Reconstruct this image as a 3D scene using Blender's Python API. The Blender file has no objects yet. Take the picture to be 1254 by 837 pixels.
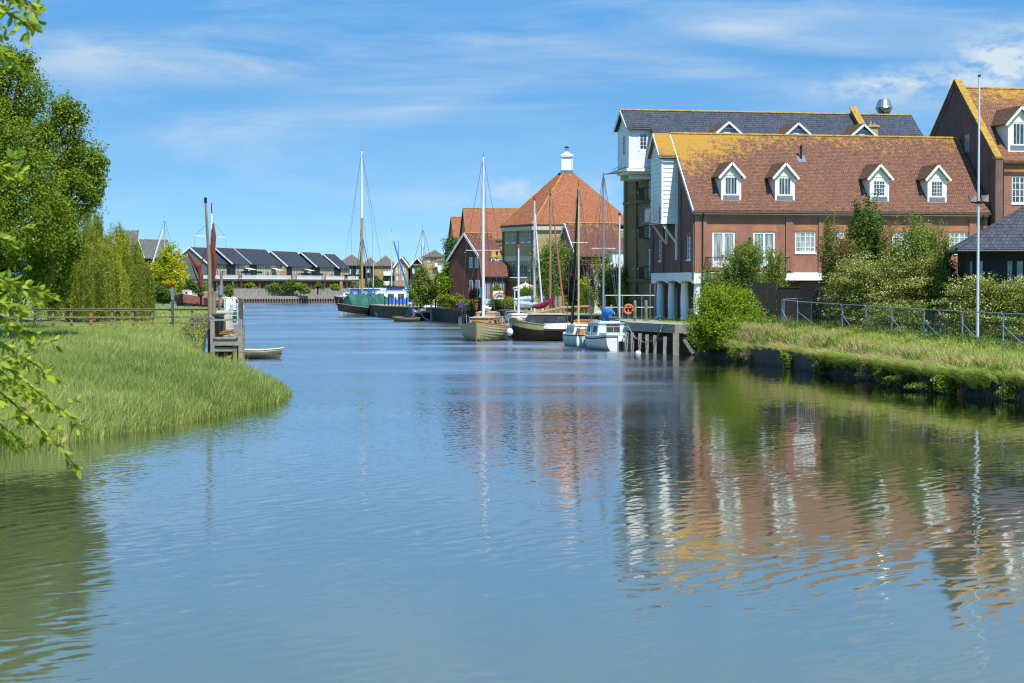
import bpy, math, random
import numpy as np
from mathutils import Vector, Matrix
random.seed(11); rng = np.random.default_rng(11)
SC = bpy.context.scene; COL = SC.collection
R = math.radians
# ---------------------------------------------------------------- camera geometry of the place
FPX, CX, CY, HOR, HC = 2400.0, 627.0, 418.5, 348.0, 5.0
TH = math.atan((CY-HOR)/FPX); cT, sT = math.cos(TH), math.sin(TH)
def P(x, y, Y):
    d = Vector((x-CX, FPX*cT+(CY-y)*sT, -FPX*sT+(CY-y)*cT)); k = Y/d.y
    return Vector((d.x*k, Y, HC+d.z*k))
def XX(x, Y): return (x-CX)/FPX*Y
def ZZ(y, Y): return HC-(y-HOR)/FPX*Y
# ---------------------------------------------------------------- nodes and materials
def newmat(name):
    m = bpy.data.materials.new(name); m.use_nodes = True
    nt = m.node_tree; nt.nodes.clear()
    return m, nt
class N:
    def __init__(s, nt): s.nt = nt
    def n(s, typ, **kw):
        nd = s.nt.nodes.new(typ)
        for k, v in kw.items():
            if k.startswith('i_'): 
                key = k[2:]; key = int(key) if key.isdigit() else key.replace('_', ' ')
                nd.inputs[key].default_value = v
            else: setattr(nd, k, v)
        return nd
    def l(s, a, b): s.nt.links.new(a, b)
    def sepx(s, v):
        q = s.n('ShaderNodeSeparateXYZ'); s.l(v, q.inputs[0]); return q.outputs[0]
    def sepz(s, v):
        q = s.n('ShaderNodeSeparateXYZ'); s.l(v, q.inputs[0]); return q.outputs[1]
    def math(s, op, a, b=None, c=None, clamp=False):
        nd = s.nt.nodes.new('ShaderNodeMath'); nd.operation = op; nd.use_clamp = clamp
        for i, v in enumerate((a, b, c)):
            if v is None: continue
            if isinstance(v, (int, float)): nd.inputs[i].default_value = v
            else: s.l(v, nd.inputs[i])
        return nd.outputs[0]
    def mix(s, f, a, b, mode='MIX'):
        nd = s.nt.nodes.new('ShaderNodeMix'); nd.data_type = 'RGBA'; nd.blend_type = mode
        for k, v in ((0, f), (6, a), (7, b)):
            if isinstance(v, (int, float)): nd.inputs[k].default_value = v
            elif isinstance(v, tuple): nd.inputs[k].default_value = (*v[:3], 1)
            else: s.l(v, nd.inputs[k])
        return nd.outputs[2]
    def noise(s, vec, scale, detail=3, rough=.55, out='Fac', dist=0):
        nd = s.n('ShaderNodeTexNoise'); nd.inputs['Scale'].default_value = scale
        nd.inputs['Detail'].default_value = detail; nd.inputs['Roughness'].default_value = rough
        nd.inputs['Distortion'].default_value = dist
        if vec is not None: s.l(vec, nd.inputs['Vector'])
        return nd.outputs[out]
    def rng(s, v, a, b, c=0., d=1., smooth=True):
        nd = s.n('ShaderNodeMapRange'); nd.interpolation_type = 'SMOOTHSTEP' if smooth else 'LINEAR'
        s.l(v, nd.inputs[0])
        for i, q in enumerate((a, b, c, d)): nd.inputs[i+1].default_value = q
        return nd.outputs[0]
    def map(s, vec, sc=(1, 1, 1), rot=(0, 0, 0), loc=(0, 0, 0)):
        nd = s.n('ShaderNodeMapping'); s.l(vec, nd.inputs[0])
        nd.inputs['Location'].default_value = loc; nd.inputs['Rotation'].default_value = rot; nd.inputs['Scale'].default_value = sc
        return nd.outputs[0]
    def bsdf(s, col, rough=.7, spec=.3, metal=0, bump=None, bstr=.5, bdist=.02, normal=None):
        p = s.n('ShaderNodeBsdfPrincipled')
        for k, v in (('Base Color', col), ('Roughness', rough)):
            if isinstance(v, (int, float)): p.inputs[k].default_value = v
            elif isinstance(v, tuple): p.inputs[k].default_value = (*v[:3], 1)
            else: s.l(v, p.inputs[k])
        p.inputs['Specular IOR Level'].default_value = spec; p.inputs['Metallic'].default_value = metal
        if bump is not None:
            b = s.n('ShaderNodeBump'); b.inputs['Strength'].default_value = bstr; b.inputs['Distance'].default_value = bdist
            s.l(bump, b.inputs['Height']); s.l(b.outputs[0], p.inputs['Normal'])
        o = s.n('ShaderNodeOutputMaterial'); s.l(p.outputs[0], o.inputs[0]); return p
MAT = {}
def mk(name, col, rough=.7, var=.25, scale=2.0, spec=.3, metal=0, bump=.0, dirt=None, stretch=(1, 1, 1), dscale=1.2, damt=.5):
    m, nt = newmat(name); g = N(nt)
    tc = g.n('ShaderNodeTexCoord').outputs['Object']
    v = g.map(tc, stretch)
    a = g.noise(v, scale, 5, .65)
    f = g.rng(a, .3, .7, 1-var, 1+var*.6, False)
    c = g.mix(1, (*col,), g.n('ShaderNodeCombineColor').outputs[0], 'MULTIPLY')
    cc = nt.nodes[-2] if False else None
    comb = [n for n in nt.nodes if n.type == 'COMBINE_COLOR'][0]
    for i in range(3): g.l(f, comb.inputs[i])
    if dirt:
        dn = g.noise(g.map(tc, (1, 1, .35)), dscale, 5, .7)
        c = g.mix(g.math('MULTIPLY', g.rng(dn, .5, .72), damt), c, dirt)
    g.bsdf(c, rough, spec, metal, a if bump else None, .6, bump)
    MAT[name] = m; return m
def wallvec(g, tc):
    """object-space wall coordinates: along the wall, up the wall"""
    s = g.n('ShaderNodeSeparateXYZ'); g.l(tc.outputs['Object'], s.inputs[0])
    n = g.n('ShaderNodeSeparateXYZ'); g.l(tc.outputs['Normal'], n.inputs[0])
    ax = g.math('ABSOLUTE', n.outputs[0]); ay = g.math('ABSOLUTE', n.outputs[1])
    t = g.math('ADD', g.math('ADD', ax, ay), .0001)
    w = g.math('DIVIDE', ay, t)
    u = g.math('ADD', g.math('MULTIPLY', s.outputs[0], w), g.math('MULTIPLY', s.outputs[1], g.math('SUBTRACT', 1., w)))
    c = g.n('ShaderNodeCombineXYZ'); g.l(u, c.inputs[0]); g.l(s.outputs[2], c.inputs[1])
    return c.outputs[0], s
def brickmat(name, c1, c2, mortar, dark=None, bw=.225, bh=.075, ms=.011, var=.3, header=.5):
    m, nt = newmat(name); g = N(nt); tc = g.n('ShaderNodeTexCoord')
    v, s = wallvec(g, tc)
    b = g.n('ShaderNodeTexBrick'); g.l(v, b.inputs['Vector'])
    b.inputs['Scale'].default_value = 1; b.inputs['Brick Width'].default_value = bw; b.inputs['Row Height'].default_value = bh
    b.inputs['Mortar Size'].default_value = ms; b.inputs['Color1'].default_value = (*c1, 1); b.inputs['Color2'].default_value = (*c2, 1)
    b.inputs['Mortar'].default_value = (*mortar, 1); b.inputs['Bias'].default_value = -.15
    a = g.noise(tc.outputs['Object'], .8, 5, .7)
    comb = g.n('ShaderNodeCombineColor'); f = g.rng(a, .3, .7, 1-var, 1+var*.5, False)
    for i in range(3): g.l(f, comb.inputs[i])
    c = g.mix(1, b.outputs['Color'], comb.outputs[0], 'MULTIPLY')
    row = g.math('FLOOR', g.math('DIVIDE', g.sepz(v), bh)); hd = g.math('FRACT', g.math('ADD', g.math('DIVIDE', g.sepx(v), bw*1.5), g.math('MULTIPLY', row, .5)))
    c = g.mix(g.math('MULTIPLY', g.rng(hd, .36, .30), header), c, tuple(q*.9+.03 for q in mortar))
    s2_ = g.noise(tc.outputs['Object'], 13, 1, .5); c = g.mix(g.math('MULTIPLY', g.rng(s2_, .54, .66), header*.7), c, tuple(q*.95 for q in mortar))
    sp_ = g.noise(tc.outputs['Object'], 7, 2, .8); c = g.mix(g.math('MULTIPLY', g.rng(sp_, .55, .75), .4), c, tuple(q*.45 for q in c1))
    if dark:   # weathering streaks
        dn = g.noise(g.map(tc.outputs['Object'], (1.2, 1.2, .25)), 1.0, 4, .7)
        c = g.mix(g.math('MULTIPLY', g.rng(dn, .5, .75), .55), c, dark)
    g.bsdf(c, .9, .15, 0, b.outputs['Fac'], -.5, .01)
    MAT[name] = m; return m
def tilemat(name, c1, c2, lichen=(.42, .22, .03), lz=(0, 1), amt=1.0, base=.25, tw=.17, th=.12, pale=(.45, .40, .33), lx=None, var=.35):
    """roof covering: courses, colour changes tile by tile, lichen thickest towards the ridge (lz = local heights)"""
    m, nt = newmat(name); g = N(nt); tc = g.n('ShaderNodeTexCoord')
    v, s = wallvec(g, tc)
    b = g.n('ShaderNodeTexBrick'); g.l(v, b.inputs['Vector'])
    b.inputs['Scale'].default_value = 1; b.inputs['Brick Width'].default_value = tw; b.inputs['Row Height'].default_value = th
    b.inputs['Mortar Size'].default_value = .012; b.inputs['Color1'].default_value = (*c1, 1); b.inputs['Color2'].default_value = (*c2, 1)
    b.inputs['Mortar'].default_value = (*[q*.35 for q in c2], 1)
    n1 = g.noise(tc.outputs['Object'], .7, 6, .7); n2 = g.noise(tc.outputs['Object'], 4.5, 4, .7)
    comb = g.n('ShaderNodeCombineColor'); f = g.rng(n2, .3, .7, 1-var, 1+var, False)
    for i in range(3): g.l(f, comb.inputs[i])
    c = g.mix(1, b.outputs['Color'], comb.outputs[0], 'MULTIPLY')
    grad = g.rng(s.outputs[2], lz[0], lz[1], base-.35, amt*.55, False)
    if lx: grad = g.math('ADD', grad, g.rng(s.outputs[0], lx[0], lx[1], lx[2], 0))
    n3 = g.noise(tc.outputs['Object'], 2.2, 6, .75)
    lic = g.math('MULTIPLY', g.rng(g.math('ADD', g.math('ADD', g.math('MULTIPLY', n1, .45), g.math('ADD', g.math('MULTIPLY', n2, .45), g.math('MULTIPLY', n3, .7))), grad), 1.02, 1.28), .85)
    c = g.mix(lic, c, lichen)
    pn = g.noise(tc.outputs['Object'], 9, 3, .6)
    c = g.mix(g.math('MULTIPLY', g.rng(pn, .66, .74), .5), c, pale)
    g.bsdf(c, .85, .2, 0, g.math('ADD', g.math('MULTIPLY', b.outputs['Fac'], -1.), g.math('MULTIPLY', n2, .8)), .6, .02)
    MAT[name] = m; return m
def boardmat(name, col, pitch=.15, vertical=False, dark=.45, rough=.7, var=.3, spec=.3):
    m, nt = newmat(name); g = N(nt); tc = g.n('ShaderNodeTexCoord'); v, s = wallvec(g, tc)
    sv = g.n('ShaderNodeSeparateXYZ'); g.l(v, sv.inputs[0])
    h = g.math('FRACT', g.math('DIVIDE', sv.outputs[0 if vertical else 1], pitch))
    gap = g.rng(h, 0, .12, 1-dark*.0-.0, 0.)
    a = g.noise(g.map(tc.outputs['Object'], (3, 3, .4) if vertical else (.5, .5, 4)), 2.5, 4, .7)
    comb = g.n('ShaderNodeCombineColor'); f = g.rng(a, .3, .7, 1-var, 1+var, False)
    for i in range(3): g.l(f, comb.inputs[i])
    c = g.mix(1, (*col,), comb.outputs[0], 'MULTIPLY')
    c = g.mix(gap, c, tuple(q*(1-dark) for q in col))
    g.bsdf(c, rough, spec, 0, h, .6, .02)
    MAT[name] = m; return m
def leafmat(name, ca, cb, cc=None, transl=.35, gloss=.02, thr=.86):
    m, nt = newmat(name); g = N(nt)
    at = g.n('ShaderNodeAttribute'); at.attribute_name = 'tint'
    c = g.mix(at.outputs['Fac'], ca, cb)
    if cc: c = g.mix(g.rng(at.outputs['Fac'], thr, thr+.05), c, cc)
    d = g.n('ShaderNodeBsdfDiffuse'); g.l(c, d.inputs[0])
    t = g.n('ShaderNodeBsdfTranslucent'); g.l(g.mix(1, c, (1.0, 1.0, .55), 'MULTIPLY'), t.inputs[0])
    gl = g.n('ShaderNodeBsdfGlossy'); gl.inputs['Roughness'].default_value = .45; gl.inputs['Color'].default_value = (.8, .85, .8, 1)
    m1 = g.n('ShaderNodeMixShader'); m1.inputs[0].default_value = transl; g.l(d.outputs[0], m1.inputs[1]); g.l(t.outputs[0], m1.inputs[2])
    m2 = g.n('ShaderNodeMixShader'); m2.inputs[0].default_value = gloss; g.l(m1.outputs[0], m2.inputs[1]); g.l(gl.outputs[0], m2.inputs[2])
    o = g.n('ShaderNodeOutputMaterial'); g.l(m2.outputs[0], o.inputs[0]); MAT[name] = m; return m
# ---------------------------------------------------------------- mesh builder
class MB:
    def __init__(s): s.v = []; s.f = []; s.m = []
    def add(s, vs, fs, mi=0):
        o = len(s.v); s.v += [tuple(q) for q in vs]; s.f += [tuple(i+o for i in f) for f in fs]; s.m += [mi]*len(fs); return s
    def box(s, x0, x1, y0, y1, z0, z1, mi=0):
        v = [(x, y, z) for z in (z0, z1) for y in (y0, y1) for x in (x0, x1)]
        return s.add(v, [(0, 2, 3, 1), (4, 5, 7, 6), (0, 1, 5, 4), (2, 6, 7, 3), (0, 4, 6, 2), (1, 3, 7, 5)], mi)
    def poly(s, pts, mi=0): return s.add(pts, [tuple(range(len(pts)))], mi)
    def slab(s, pts, d, mi=0, ms=None):
        """polygon pts extruded by vector d"""
        n = len(pts); a = [Vector(p) for p in pts]; b = [p+Vector(d) for p in a]; ms = mi if ms is None else ms
        s.add(a, [tuple(range(n))], mi); s.add(b, [tuple(reversed(range(n)))], ms)
        for i in range(n): j = (i+1) % n; s.add([a[i], b[i], b[j], a[j]], [(0, 1, 2, 3)], ms)
        return s
    def bar(s, p0, p1, w, h, mi=0):
        p0, p1 = Vector(p0), Vector(p1); d = (p1-p0).normalized()
        up = Vector((0, 0, 1)) if abs(d.z) < .95 else Vector((0, 1, 0))
        a = d.cross(up).normalized()*(w/2); b = a.cross(d).normalized()*(h/2)
        v = [p+q for p in (p0, p1) for q in (-a-b, a-b, a+b, -a+b)]
        return s.add(v, [(0, 3, 2, 1), (4, 5, 6, 7), (0, 1, 5, 4), (1, 2, 6, 5), (2, 3, 7, 6), (3, 0, 4, 7)], mi)
    def tube(s, pts, r, n=6, mi=0):
        pts = [Vector(p) for p in pts]; rs = r if isinstance(r, (list, tuple)) else [r]*len(pts)
        o = len(s.v); k = len(pts)
        for i, p in enumerate(pts):
            d = (pts[min(i+1, k-1)]-pts[max(i-1, 0)]).normalized()
            up = Vector((0, 0, 1)) if abs(d.z) < .9 else Vector((1, 0, 0))
            a = d.cross(up).normalized(); b = d.cross(a)
            for q in range(n):
                t = 2*math.pi*q/n; s.v.append(tuple(p+(a*math.cos(t)+b*math.sin(t))*rs[i]))
        for i in range(k-1):
            for q in range(n):
                q2 = (q+1) % n; s.f.append((o+i*n+q, o+i*n+q2, o+(i+1)*n+q2, o+(i+1)*n+q)); s.m.append(mi)
        s.f.append(tuple(o+q for q in reversed(range(n)))); s.m.append(mi)
        s.f.append(tuple(o+(k-1)*n+q for q in range(n))); s.m.append(mi); return s
    def lathe(s, prof, c=(0, 0, 0), n=12, mi=0, sx=1, sy=1):
        return_o = len(s.v)
        for r, z in prof:
            for q in range(n):
                t = 2*math.pi*q/n; s.v.append((c[0]+r*sx*math.cos(t), c[1]+r*sy*math.sin(t), c[2]+z))
        for i in range(len(prof)-1):
            for q in range(n):
                q2 = (q+1) % n; s.f.append((return_o+i*n+q, return_o+i*n+q2, return_o+(i+1)*n+q2, return_o+(i+1)*n+q)); s.m.append(mi)
        s.f.append(tuple(return_o+q for q in reversed(range(n)))); s.m.append(mi)
        s.f.append(tuple(return_o+(len(prof)-1)*n+q for q in range(n))); s.m.append(mi); return s
    def ball(s, c, rx, ry=None, rz=None, n=12, k=8, mi=0):
        ry = ry or rx; rz = rz or rx
        return s.lathe([(math.sin(math.pi*(i+.02)/(k+.04)), -rz*math.cos(math.pi*(i+.02)/(k+.04))) for i in range(k+1)], c, n, mi, rx, ry)
    def build(s, name, mats, parent=None, smooth=False, zb=0):
        me = bpy.data.meshes.new(name)
        v = [(a, b, c-zb) for a, b, c in s.v] if zb else s.v
        me.from_pydata(v, [], s.f)
        for mm in (mats if isinstance(mats, (list, tuple)) else [mats]): me.materials.append(MAT[mm] if isinstance(mm, str) else mm)
        me.polygons.foreach_set('material_index', s.m)
        if smooth: me.polygons.foreach_set('use_smooth', [True]*len(s.f))
        me.update(); o = bpy.data.objects.new(name, me); COL.objects.link(o)
        if parent is not None: o.parent = parent
        return o
def npmesh(name, V, Fs, mats, parent=None, tint=None, loc=None, smooth=False):
    """V (n,3), Fs (m,k) all of the same size"""
    me = bpy.data.meshes.new(name); k = Fs.shape[1]
    me.vertices.add(len(V)); me.vertices.foreach_set('co', V.astype(np.float32).ravel())
    me.loops.add(Fs.size); me.loops.foreach_set('vertex_index', Fs.astype(np.int32).ravel())
    me.polygons.add(len(Fs)); me.polygons.foreach_set('loop_start', np.arange(0, Fs.size, k, dtype=np.int32))
    me.polygons.foreach_set('loop_total', np.full(len(Fs), k, dtype=np.int32))
    if tint is not None:
        at = me.attributes.new('tint', 'FLOAT', 'POINT'); at.data.foreach_set('value', tint.astype(np.float32))
    for mm in (mats if isinstance(mats, (list, tuple)) else [mats]): me.materials.append(MAT[mm] if isinstance(mm, str) else mm)
    me.update(calc_edges=True)
    if smooth: me.polygons.foreach_set('use_smooth', [True]*len(Fs))
    o = bpy.data.objects.new(name, me); COL.objects.link(o)
    if parent is not None: o.parent = parent
    return o
def tag(o, label=None, cat=None, group=None, kind=None):
    if label: o['label'] = label
    if cat: o['category'] = cat
    if group: o['group'] = group
    if kind: o['kind'] = kind
    return o
def thing(name, label, cat, loc=(0, 0, 0), rz=0, group=None):
    o = bpy.data.objects.new(name, None); COL.objects.link(o); o.location = loc; o.rotation_euler = (0, 0, rz)
    o.empty_display_size = .5
    return tag(o, label, cat, group)
def dup(root, loc, rz=0, label=None, group=None, scale=1):
    r = root.copy(); COL.objects.link(r); r.location = loc; r.rotation_euler = (0, 0, rz); r.scale = (scale,)*3
    if label: r['label'] = label
    if group: r['group'] = group
    for ch in list(root.children):
        c = ch.copy(); COL.objects.link(c); c.parent = r
        for g in ch.children:
            d = g.copy(); COL.objects.link(d); d.parent = c
    return r
# ---------------------------------------------------------------- foliage
def leafset(pts, L, Wd, up=.5, out=None, outw=.6):
    n = len(pts); nr = rng.normal(size=(n, 3)); nr[:, 2] += up*1.4
    if out is not None: nr += out*outw
    nr /= np.linalg.norm(nr, axis=1)[:, None]+1e-9
    t = rng.normal(size=(n, 3)); a = np.cross(nr, t); a /= np.linalg.norm(a, axis=1)[:, None]+1e-9
    b = np.cross(nr, a); s = rng.uniform(.6, 1.25, (n, 1))
    V = np.stack([pts-a*L/2*s, pts-b*Wd/2*s+a*L*.05*s, pts+a*L/2*s, pts+b*Wd/2*s+a*L*.05*s], 1).reshape(-1, 3)
    return V, np.arange(4*n).reshape(n, 4)
def clump_points(clumps, n, sub=26, sig=.2, floor=None, hollow=.45):
    """clumps (cx,cy,cz,rx,ry,rz): leaves gather in many small tufts on and inside each ellipsoid"""
    vol = np.array([c[3]*c[5]+c[4]*c[5]*.3 for c in clumps]); vol = vol/vol.sum(); P_ = []; O_ = []; T_ = []
    for c, w in zip(clumps, vol):
        c = np.array(c, float); k = max(6, int(sub)); nn = max(40, int(n*w))
        d = rng.normal(size=(k, 3)); d /= np.linalg.norm(d, axis=1)[:, None]
        rad = rng.uniform(hollow, 1.0, (k, 1))**.6; cen = d*rad*rng.uniform(.82, 1.12, (k, 1))
        idx = rng.integers(0, k, nn); sg = rng.uniform(.6, 1.3, k)[idx][:, None]*sig
        q = cen[idx]+rng.normal(size=(nn, 3))*sg
        T = rng.uniform(-.18, .18, k)[idx]
        p = c[:3]+q*c[3:]; o = q/(np.linalg.norm(q, axis=1)[:, None]+1e-6)
        P_.append(p); O_.append(o); T_.append(T)
    p = np.concatenate(P_); o = np.concatenate(O_); t = np.concatenate(T_)
    if floor is not None: k = p[:, 2] > floor; p, o, t = p[k], o[k], t[k]
    return p, o, t
def crown(name, mat, parent, clumps, n, L, Wd, sub=26, sig=.2, floor=None, up=.5, hollow=.45):
    p, o, t = clump_points(clumps, n, sub, sig, floor, hollow)
    ns = int(n/450)                                   # stray shoots that break the outline
    if ns > 4:
        k = 16; ci = rng.integers(0, len(clumps), ns); C = np.array(clumps)[ci]; d = rng.normal(size=(ns, 3)); d[:, 2] = np.abs(d[:, 2])*.9; d /= np.linalg.norm(d, axis=1)[:, None]
        s0 = C[:, :3]+d*C[:, 3:]*rng.uniform(.8, 1.05, (ns, 1)); dv = d+np.array([0, 0, .5])+rng.normal(0, .35, (ns, 3)); ln = C[:, 5:6]*rng.uniform(.18, .5, (ns, 1)); f = np.linspace(0, 1, k)
        q = (s0[:, None, :]+dv[:, None, :]*(ln*f)[:, :, None]+rng.normal(0, .35*L, (ns, k, 3))).reshape(-1, 3)
        if floor is not None: q[:, 2] = np.maximum(q[:, 2], floor)
        p = np.concatenate([p, q]); o = np.concatenate([o, np.repeat(d, k, 0)]); t = np.concatenate([t, np.full(len(q), .08)])
    V, Fq = leafset(p, L, Wd, up, o)
    tint = np.repeat(np.clip(.45+t+rng.normal(0, .2, len(p)), 0, 1), 4)
    return npmesh(name, V, Fq, mat, parent, tint)
def bent(p0, p1, sag, k=5):
    p0, p1 = Vector(p0), Vector(p1); r = []
    for i in range(k+1):
        t = i/k; q = p0.lerp(p1, t); q.z += sag*math.sin(math.pi*t)
        q.x += random.uniform(-.05, .05)*(p1-p0).length*.5*math.sin(math.pi*t); r.append(q)
    return r
def tree(name, label, cat, base, clumps, n, leaf, L=.2, Wd=.1, tr=.25, th=3, sub=26, sig=.2, group=None, bark='bark', floor=.05, up=.5, hollow=.45, trunkname='trunk'):
    T = thing(name, label, cat, base, 0, group); mb = MB()
    mb.tube(bent((0, 0, -.3), (0, 0, th), 0), [tr*1.25, tr, tr*.9, tr*.8, tr*.7, tr*.55], 8)
    for c in clumps:
        s = min(c[2], th)*random.uniform(.6, .98); e = (c[0], c[1], max(c[2]+c[5]*.3, .2))
        mb.tube(bent((0, 0, s), e, .2), [tr*.5, tr*.42, tr*.35, tr*.26, tr*.18, tr*.08], 5)
        for _ in range(5):
            d = Vector((random.gauss(0, 1), random.gauss(0, 1), random.gauss(.3, .7))).normalized()
            mb.tube(bent(Vector(e)*.6+Vector((0, 0, s*.4)), (c[0]+d.x*c[3]*.8, c[1]+d.y*c[4]*.8, max(c[2]+d.z*c[5]*.8, .1)), .1, 3), [tr*.2, tr*.15, tr*.1, tr*.04], 4)
    mb.build(trunkname, bark, T)
    crown('crown', leaf, T, clumps, n, L, Wd, sub, sig, floor, up, hollow)
    return T
def autoclumps(w, d, h, k, z0=0, squash=.55):
    """k clumps filling an ellipsoid w x d x h standing on z0"""
    out = []
    for i in range(k):
        a = random.uniform(0, 2*math.pi); r = random.uniform(.25, .80); z = random.uniform(.25, .84)
        s = math.sqrt(max(.1, 1-(2*z-1)**2*.8)); q = random.uniform(.32, .46)
        out.append((w/2*r*s*math.cos(a)*1.1, d/2*r*s*math.sin(a), z0+h*z, w*q*.62, d*q*.62, h*q*squash))
    return out
def plant(name, label, cat, x0, x1, y0, y1, Y, leaf, n, L=.16, Wd=.09, k=6, group=None, zb=None, sub=22, sig=.22, tr=None, depth=None, up=.5, hollow=.4, trunk=True):
    """a shrub or tree that fills the pixel box at distance Y"""
    zt = ZZ(y0, Y); zb = ZZ(y1, Y) if zb is None else zb
    w = (x1-x0)/FPX*Y; h = zt-zb; c = XX((x0+x1)/2, Y); d = depth or w*.8
    cl = autoclumps(w, d, h, k, 0)
    cl.append((0, 0, h*.5, w*.34, d*.34, h*.38)); cl.append((0, 0, h*.72, w*.2, d*.2, h*.22))
    for sx in (-1, 1): cl.append((sx*w*.27, 0, h*.4, w*.2, d*.25, h*.25))
    return tree(name, label, cat, (c, Y, zb), cl, n, leaf, L, Wd, tr or max(.04, h*.018), h*.55, sub, sig, group, up=up, hollow=hollow, trunkname='trunk' if trunk else 'stem')
def blades(name, pts, h, w, mat, lean=.25, kind='stuff', seg=2, tintf=None, windx=0, label=None, cat=None, parent=None):
    n = len(pts); hh = h*rng.uniform(.55, 1.25, n) if np.isscalar(h) else h
    ang = rng.uniform(0, 2*np.pi, n); dx = np.cos(ang)*w/2; dy = np.sin(ang)*w/2*.4
    lx = rng.normal(0, lean, n)*hh+windx*hh; ly = rng.normal(0, lean, n)*hh
    b = np.stack([dx, dy, np.zeros(n)], 1); mid = pts+np.stack([lx*.3, ly*.3, hh*.55], 1); top = pts+np.stack([lx, ly, hh*(1-.25*np.minimum(1, np.hypot(lx, ly)/hh))], 1)
    V = np.stack([pts-b, pts+b, mid+b*.75, mid-b*.75, top], 1).reshape(-1, 3); i = np.arange(n)*5
    F1 = np.stack([i, i+1, i+2, i+3], 1); F2 = np.stack([i+3, i+2, i+4, i+4], 1)
    t = np.repeat(np.clip((tintf if tintf is not None else .5)+rng.normal(0, .23, n), 0, 1), 5)
    me = bpy.data.meshes.new(name)
    F3 = np.stack([i+3, i+2, i+4], 1)
    me.vertices.add(len(V)); me.vertices.foreach_set('co', V.astype(np.float32).ravel())
    li = np.concatenate([F1.ravel(), F3.ravel()]); me.loops.add(len(li)); me.loops.foreach_set('vertex_index', li.astype(np.int32))
    me.polygons.add(2*n); me.polygons.foreach_set('loop_start', np.concatenate([np.arange(n)*4, 4*n+np.arange(n)*3]).astype(np.int32))
    me.polygons.foreach_set('loop_total', np.concatenate([np.full(n, 4), np.full(n, 3)]).astype(np.int32))
    at = me.attributes.new('tint', 'FLOAT', 'POINT'); at.data.foreach_set('value', t.astype(np.float32))
    me.materials.append(MAT[mat]); me.update(calc_edges=True)
    o = bpy.data.objects.new(name, me); COL.objects.link(o)
    if parent is not None: o.parent = parent; return o
    return tag(o, label, cat, None, kind)
SKYR, SKYG, SKYB = .74, 1.0, .98
CLR, CLG, CLB = 3.0, 3.55, 4.0
EXPO = 0.55
WA, WB, WC = .15, .022, .012
WCOL1, WCOL2 = (.125, .14, .075), (.15, .165, .09)
# ---------------------------------------------------------------- materials
mk('bark', (.10, .08, .055), .9, .4, 6)
mk('timber_pole', (.25, .21, .15), .85, .4, 3, dirt=(.10, .085, .06), stretch=(1, 1, .5))
mk('timber', (.31, .28, .225), .85, .45, 3, dirt=(.09, .08, .06), stretch=(1, 1, 4))
mk('timber_dark', (.10, .085, .07), .85, .45, 3, dirt=(.04, .035, .03))
mk('timber_wet', (.20, .185, .14), .6, .5, 2.5, dirt=(.06, .06, .035))
mk('weed_stain', (.30, .22, .05), .8, .5, 5)
mk('black_paint', (.012, .012, .013), .55, .4, 2)
mk('black_metal', (.018, .018, .02), .45, .3, 3)
mk('white_paint', (.78, .77, .74), .55, .06, 1.5, dirt=(.55, .53, .47), damt=.3)
mk('cream_paint', (.80, .77, .69), .6, .08, 1.5, dirt=(.5, .47, .38), damt=.35)
mk('blue_white', (.74, .76, .78), .55, .08, 1.5)
mk('render_blue', (.50, .57, .66), .7, .08, 1.5)
mk('render_white', (.80, .79, .76), .7, .06, 1.0, dirt=(.6, .58, .53), damt=.25)
mk('concrete', (.34, .31, .25), .9, .3, 3, dirt=(.14, .125, .10), bump=.02)
mk('concrete_dark', (.07, .062, .05), .85, .4, 1.5, dirt=(.03, .03, .022), stretch=(1, 1, .4))
mk('galv', (.30, .345, .38), .42, .25, 3, .5, .55)
mk('steel', (.45, .47, .5), .3, .2, 2, .5, .9)
mk('lead', (.16, .19, .23), .6, .2, 3)
mk('alu', (.66, .68, .70), .4, .1, 3, .5, .3)
mk('wire', (.16, .17, .18), .5, .1, 3, .4, .5)
mk('varnish', (.42, .20, .055), .35, .3, 3, stretch=(3, 3, .5), spec=.5)
mk('spar_wood', (.40, .26, .10), .45, .25, 3)
mk('spar_pale', (.50, .45, .27), .5, .2, 3)
mk('red_spar', (.42, .13, .11), .6, .2, 3)
mk('grey_spar', (.24, .26, .30), .4, .15, 3, .4, .3)
mk('sail_red', (.17, .045, .032), .85, .35, 3)
mk('sail_maroon', (.17, .012, .03), .8, .3, 3)
mk('sail_white', (.74, .74, .76), .8, .15, 3)
mk('tarp_green', (.018, .115, .085), .65, .35, 1.6, bump=.08)
mk('tarp_blue', (.015, .10, .50), .55, .3, 2, bump=.08)
mk('cloth_blue', (.03, .17, .48), .7, .3, 3)
mk('navy', (.02, .035, .13), .6, .3, 2)
mk('hull_tan', (.42, .38, .24), .55, .15, 2, dirt=(.22, .19, .11), stretch=(.5, .5, 6), bump=.03)
mk('hull_tan_low', (.30, .27, .17), .6, .25, 2)
mk('hull_black', (.02, .018, .015), .5, .5, 1.5, dirt=(.08, .05, .03))
mk('hull_ochre', (.36, .31, .15), .6, .25, 2, dirt=(.16, .13, .07))
mk('hull_white', (.72, .72, .68), .4, .10, 1.2, dirt=(.30, .27, .18), dscale=2.2, damt=.75)
mk('hull_mint', (.56, .68, .66), .4, .08, 1.2, dirt=(.40, .42, .36), damt=.4)
mk('hull_blue', (.40, .50, .58), .4, .1, 1.5, dirt=(.2, .2, .16), damt=.6)
mk('hull_teal', (.03, .10, .12), .45, .3, 1.5)
mk('hull_green', (.03, .14, .09), .45, .2, 2)
mk('hull_redbrown', (.30, .10, .075), .7, .35, 1.5, dirt=(.10, .05, .04))
mk('cabin_dark', (.05, .04, .035), .5, .3, 2)
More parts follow.
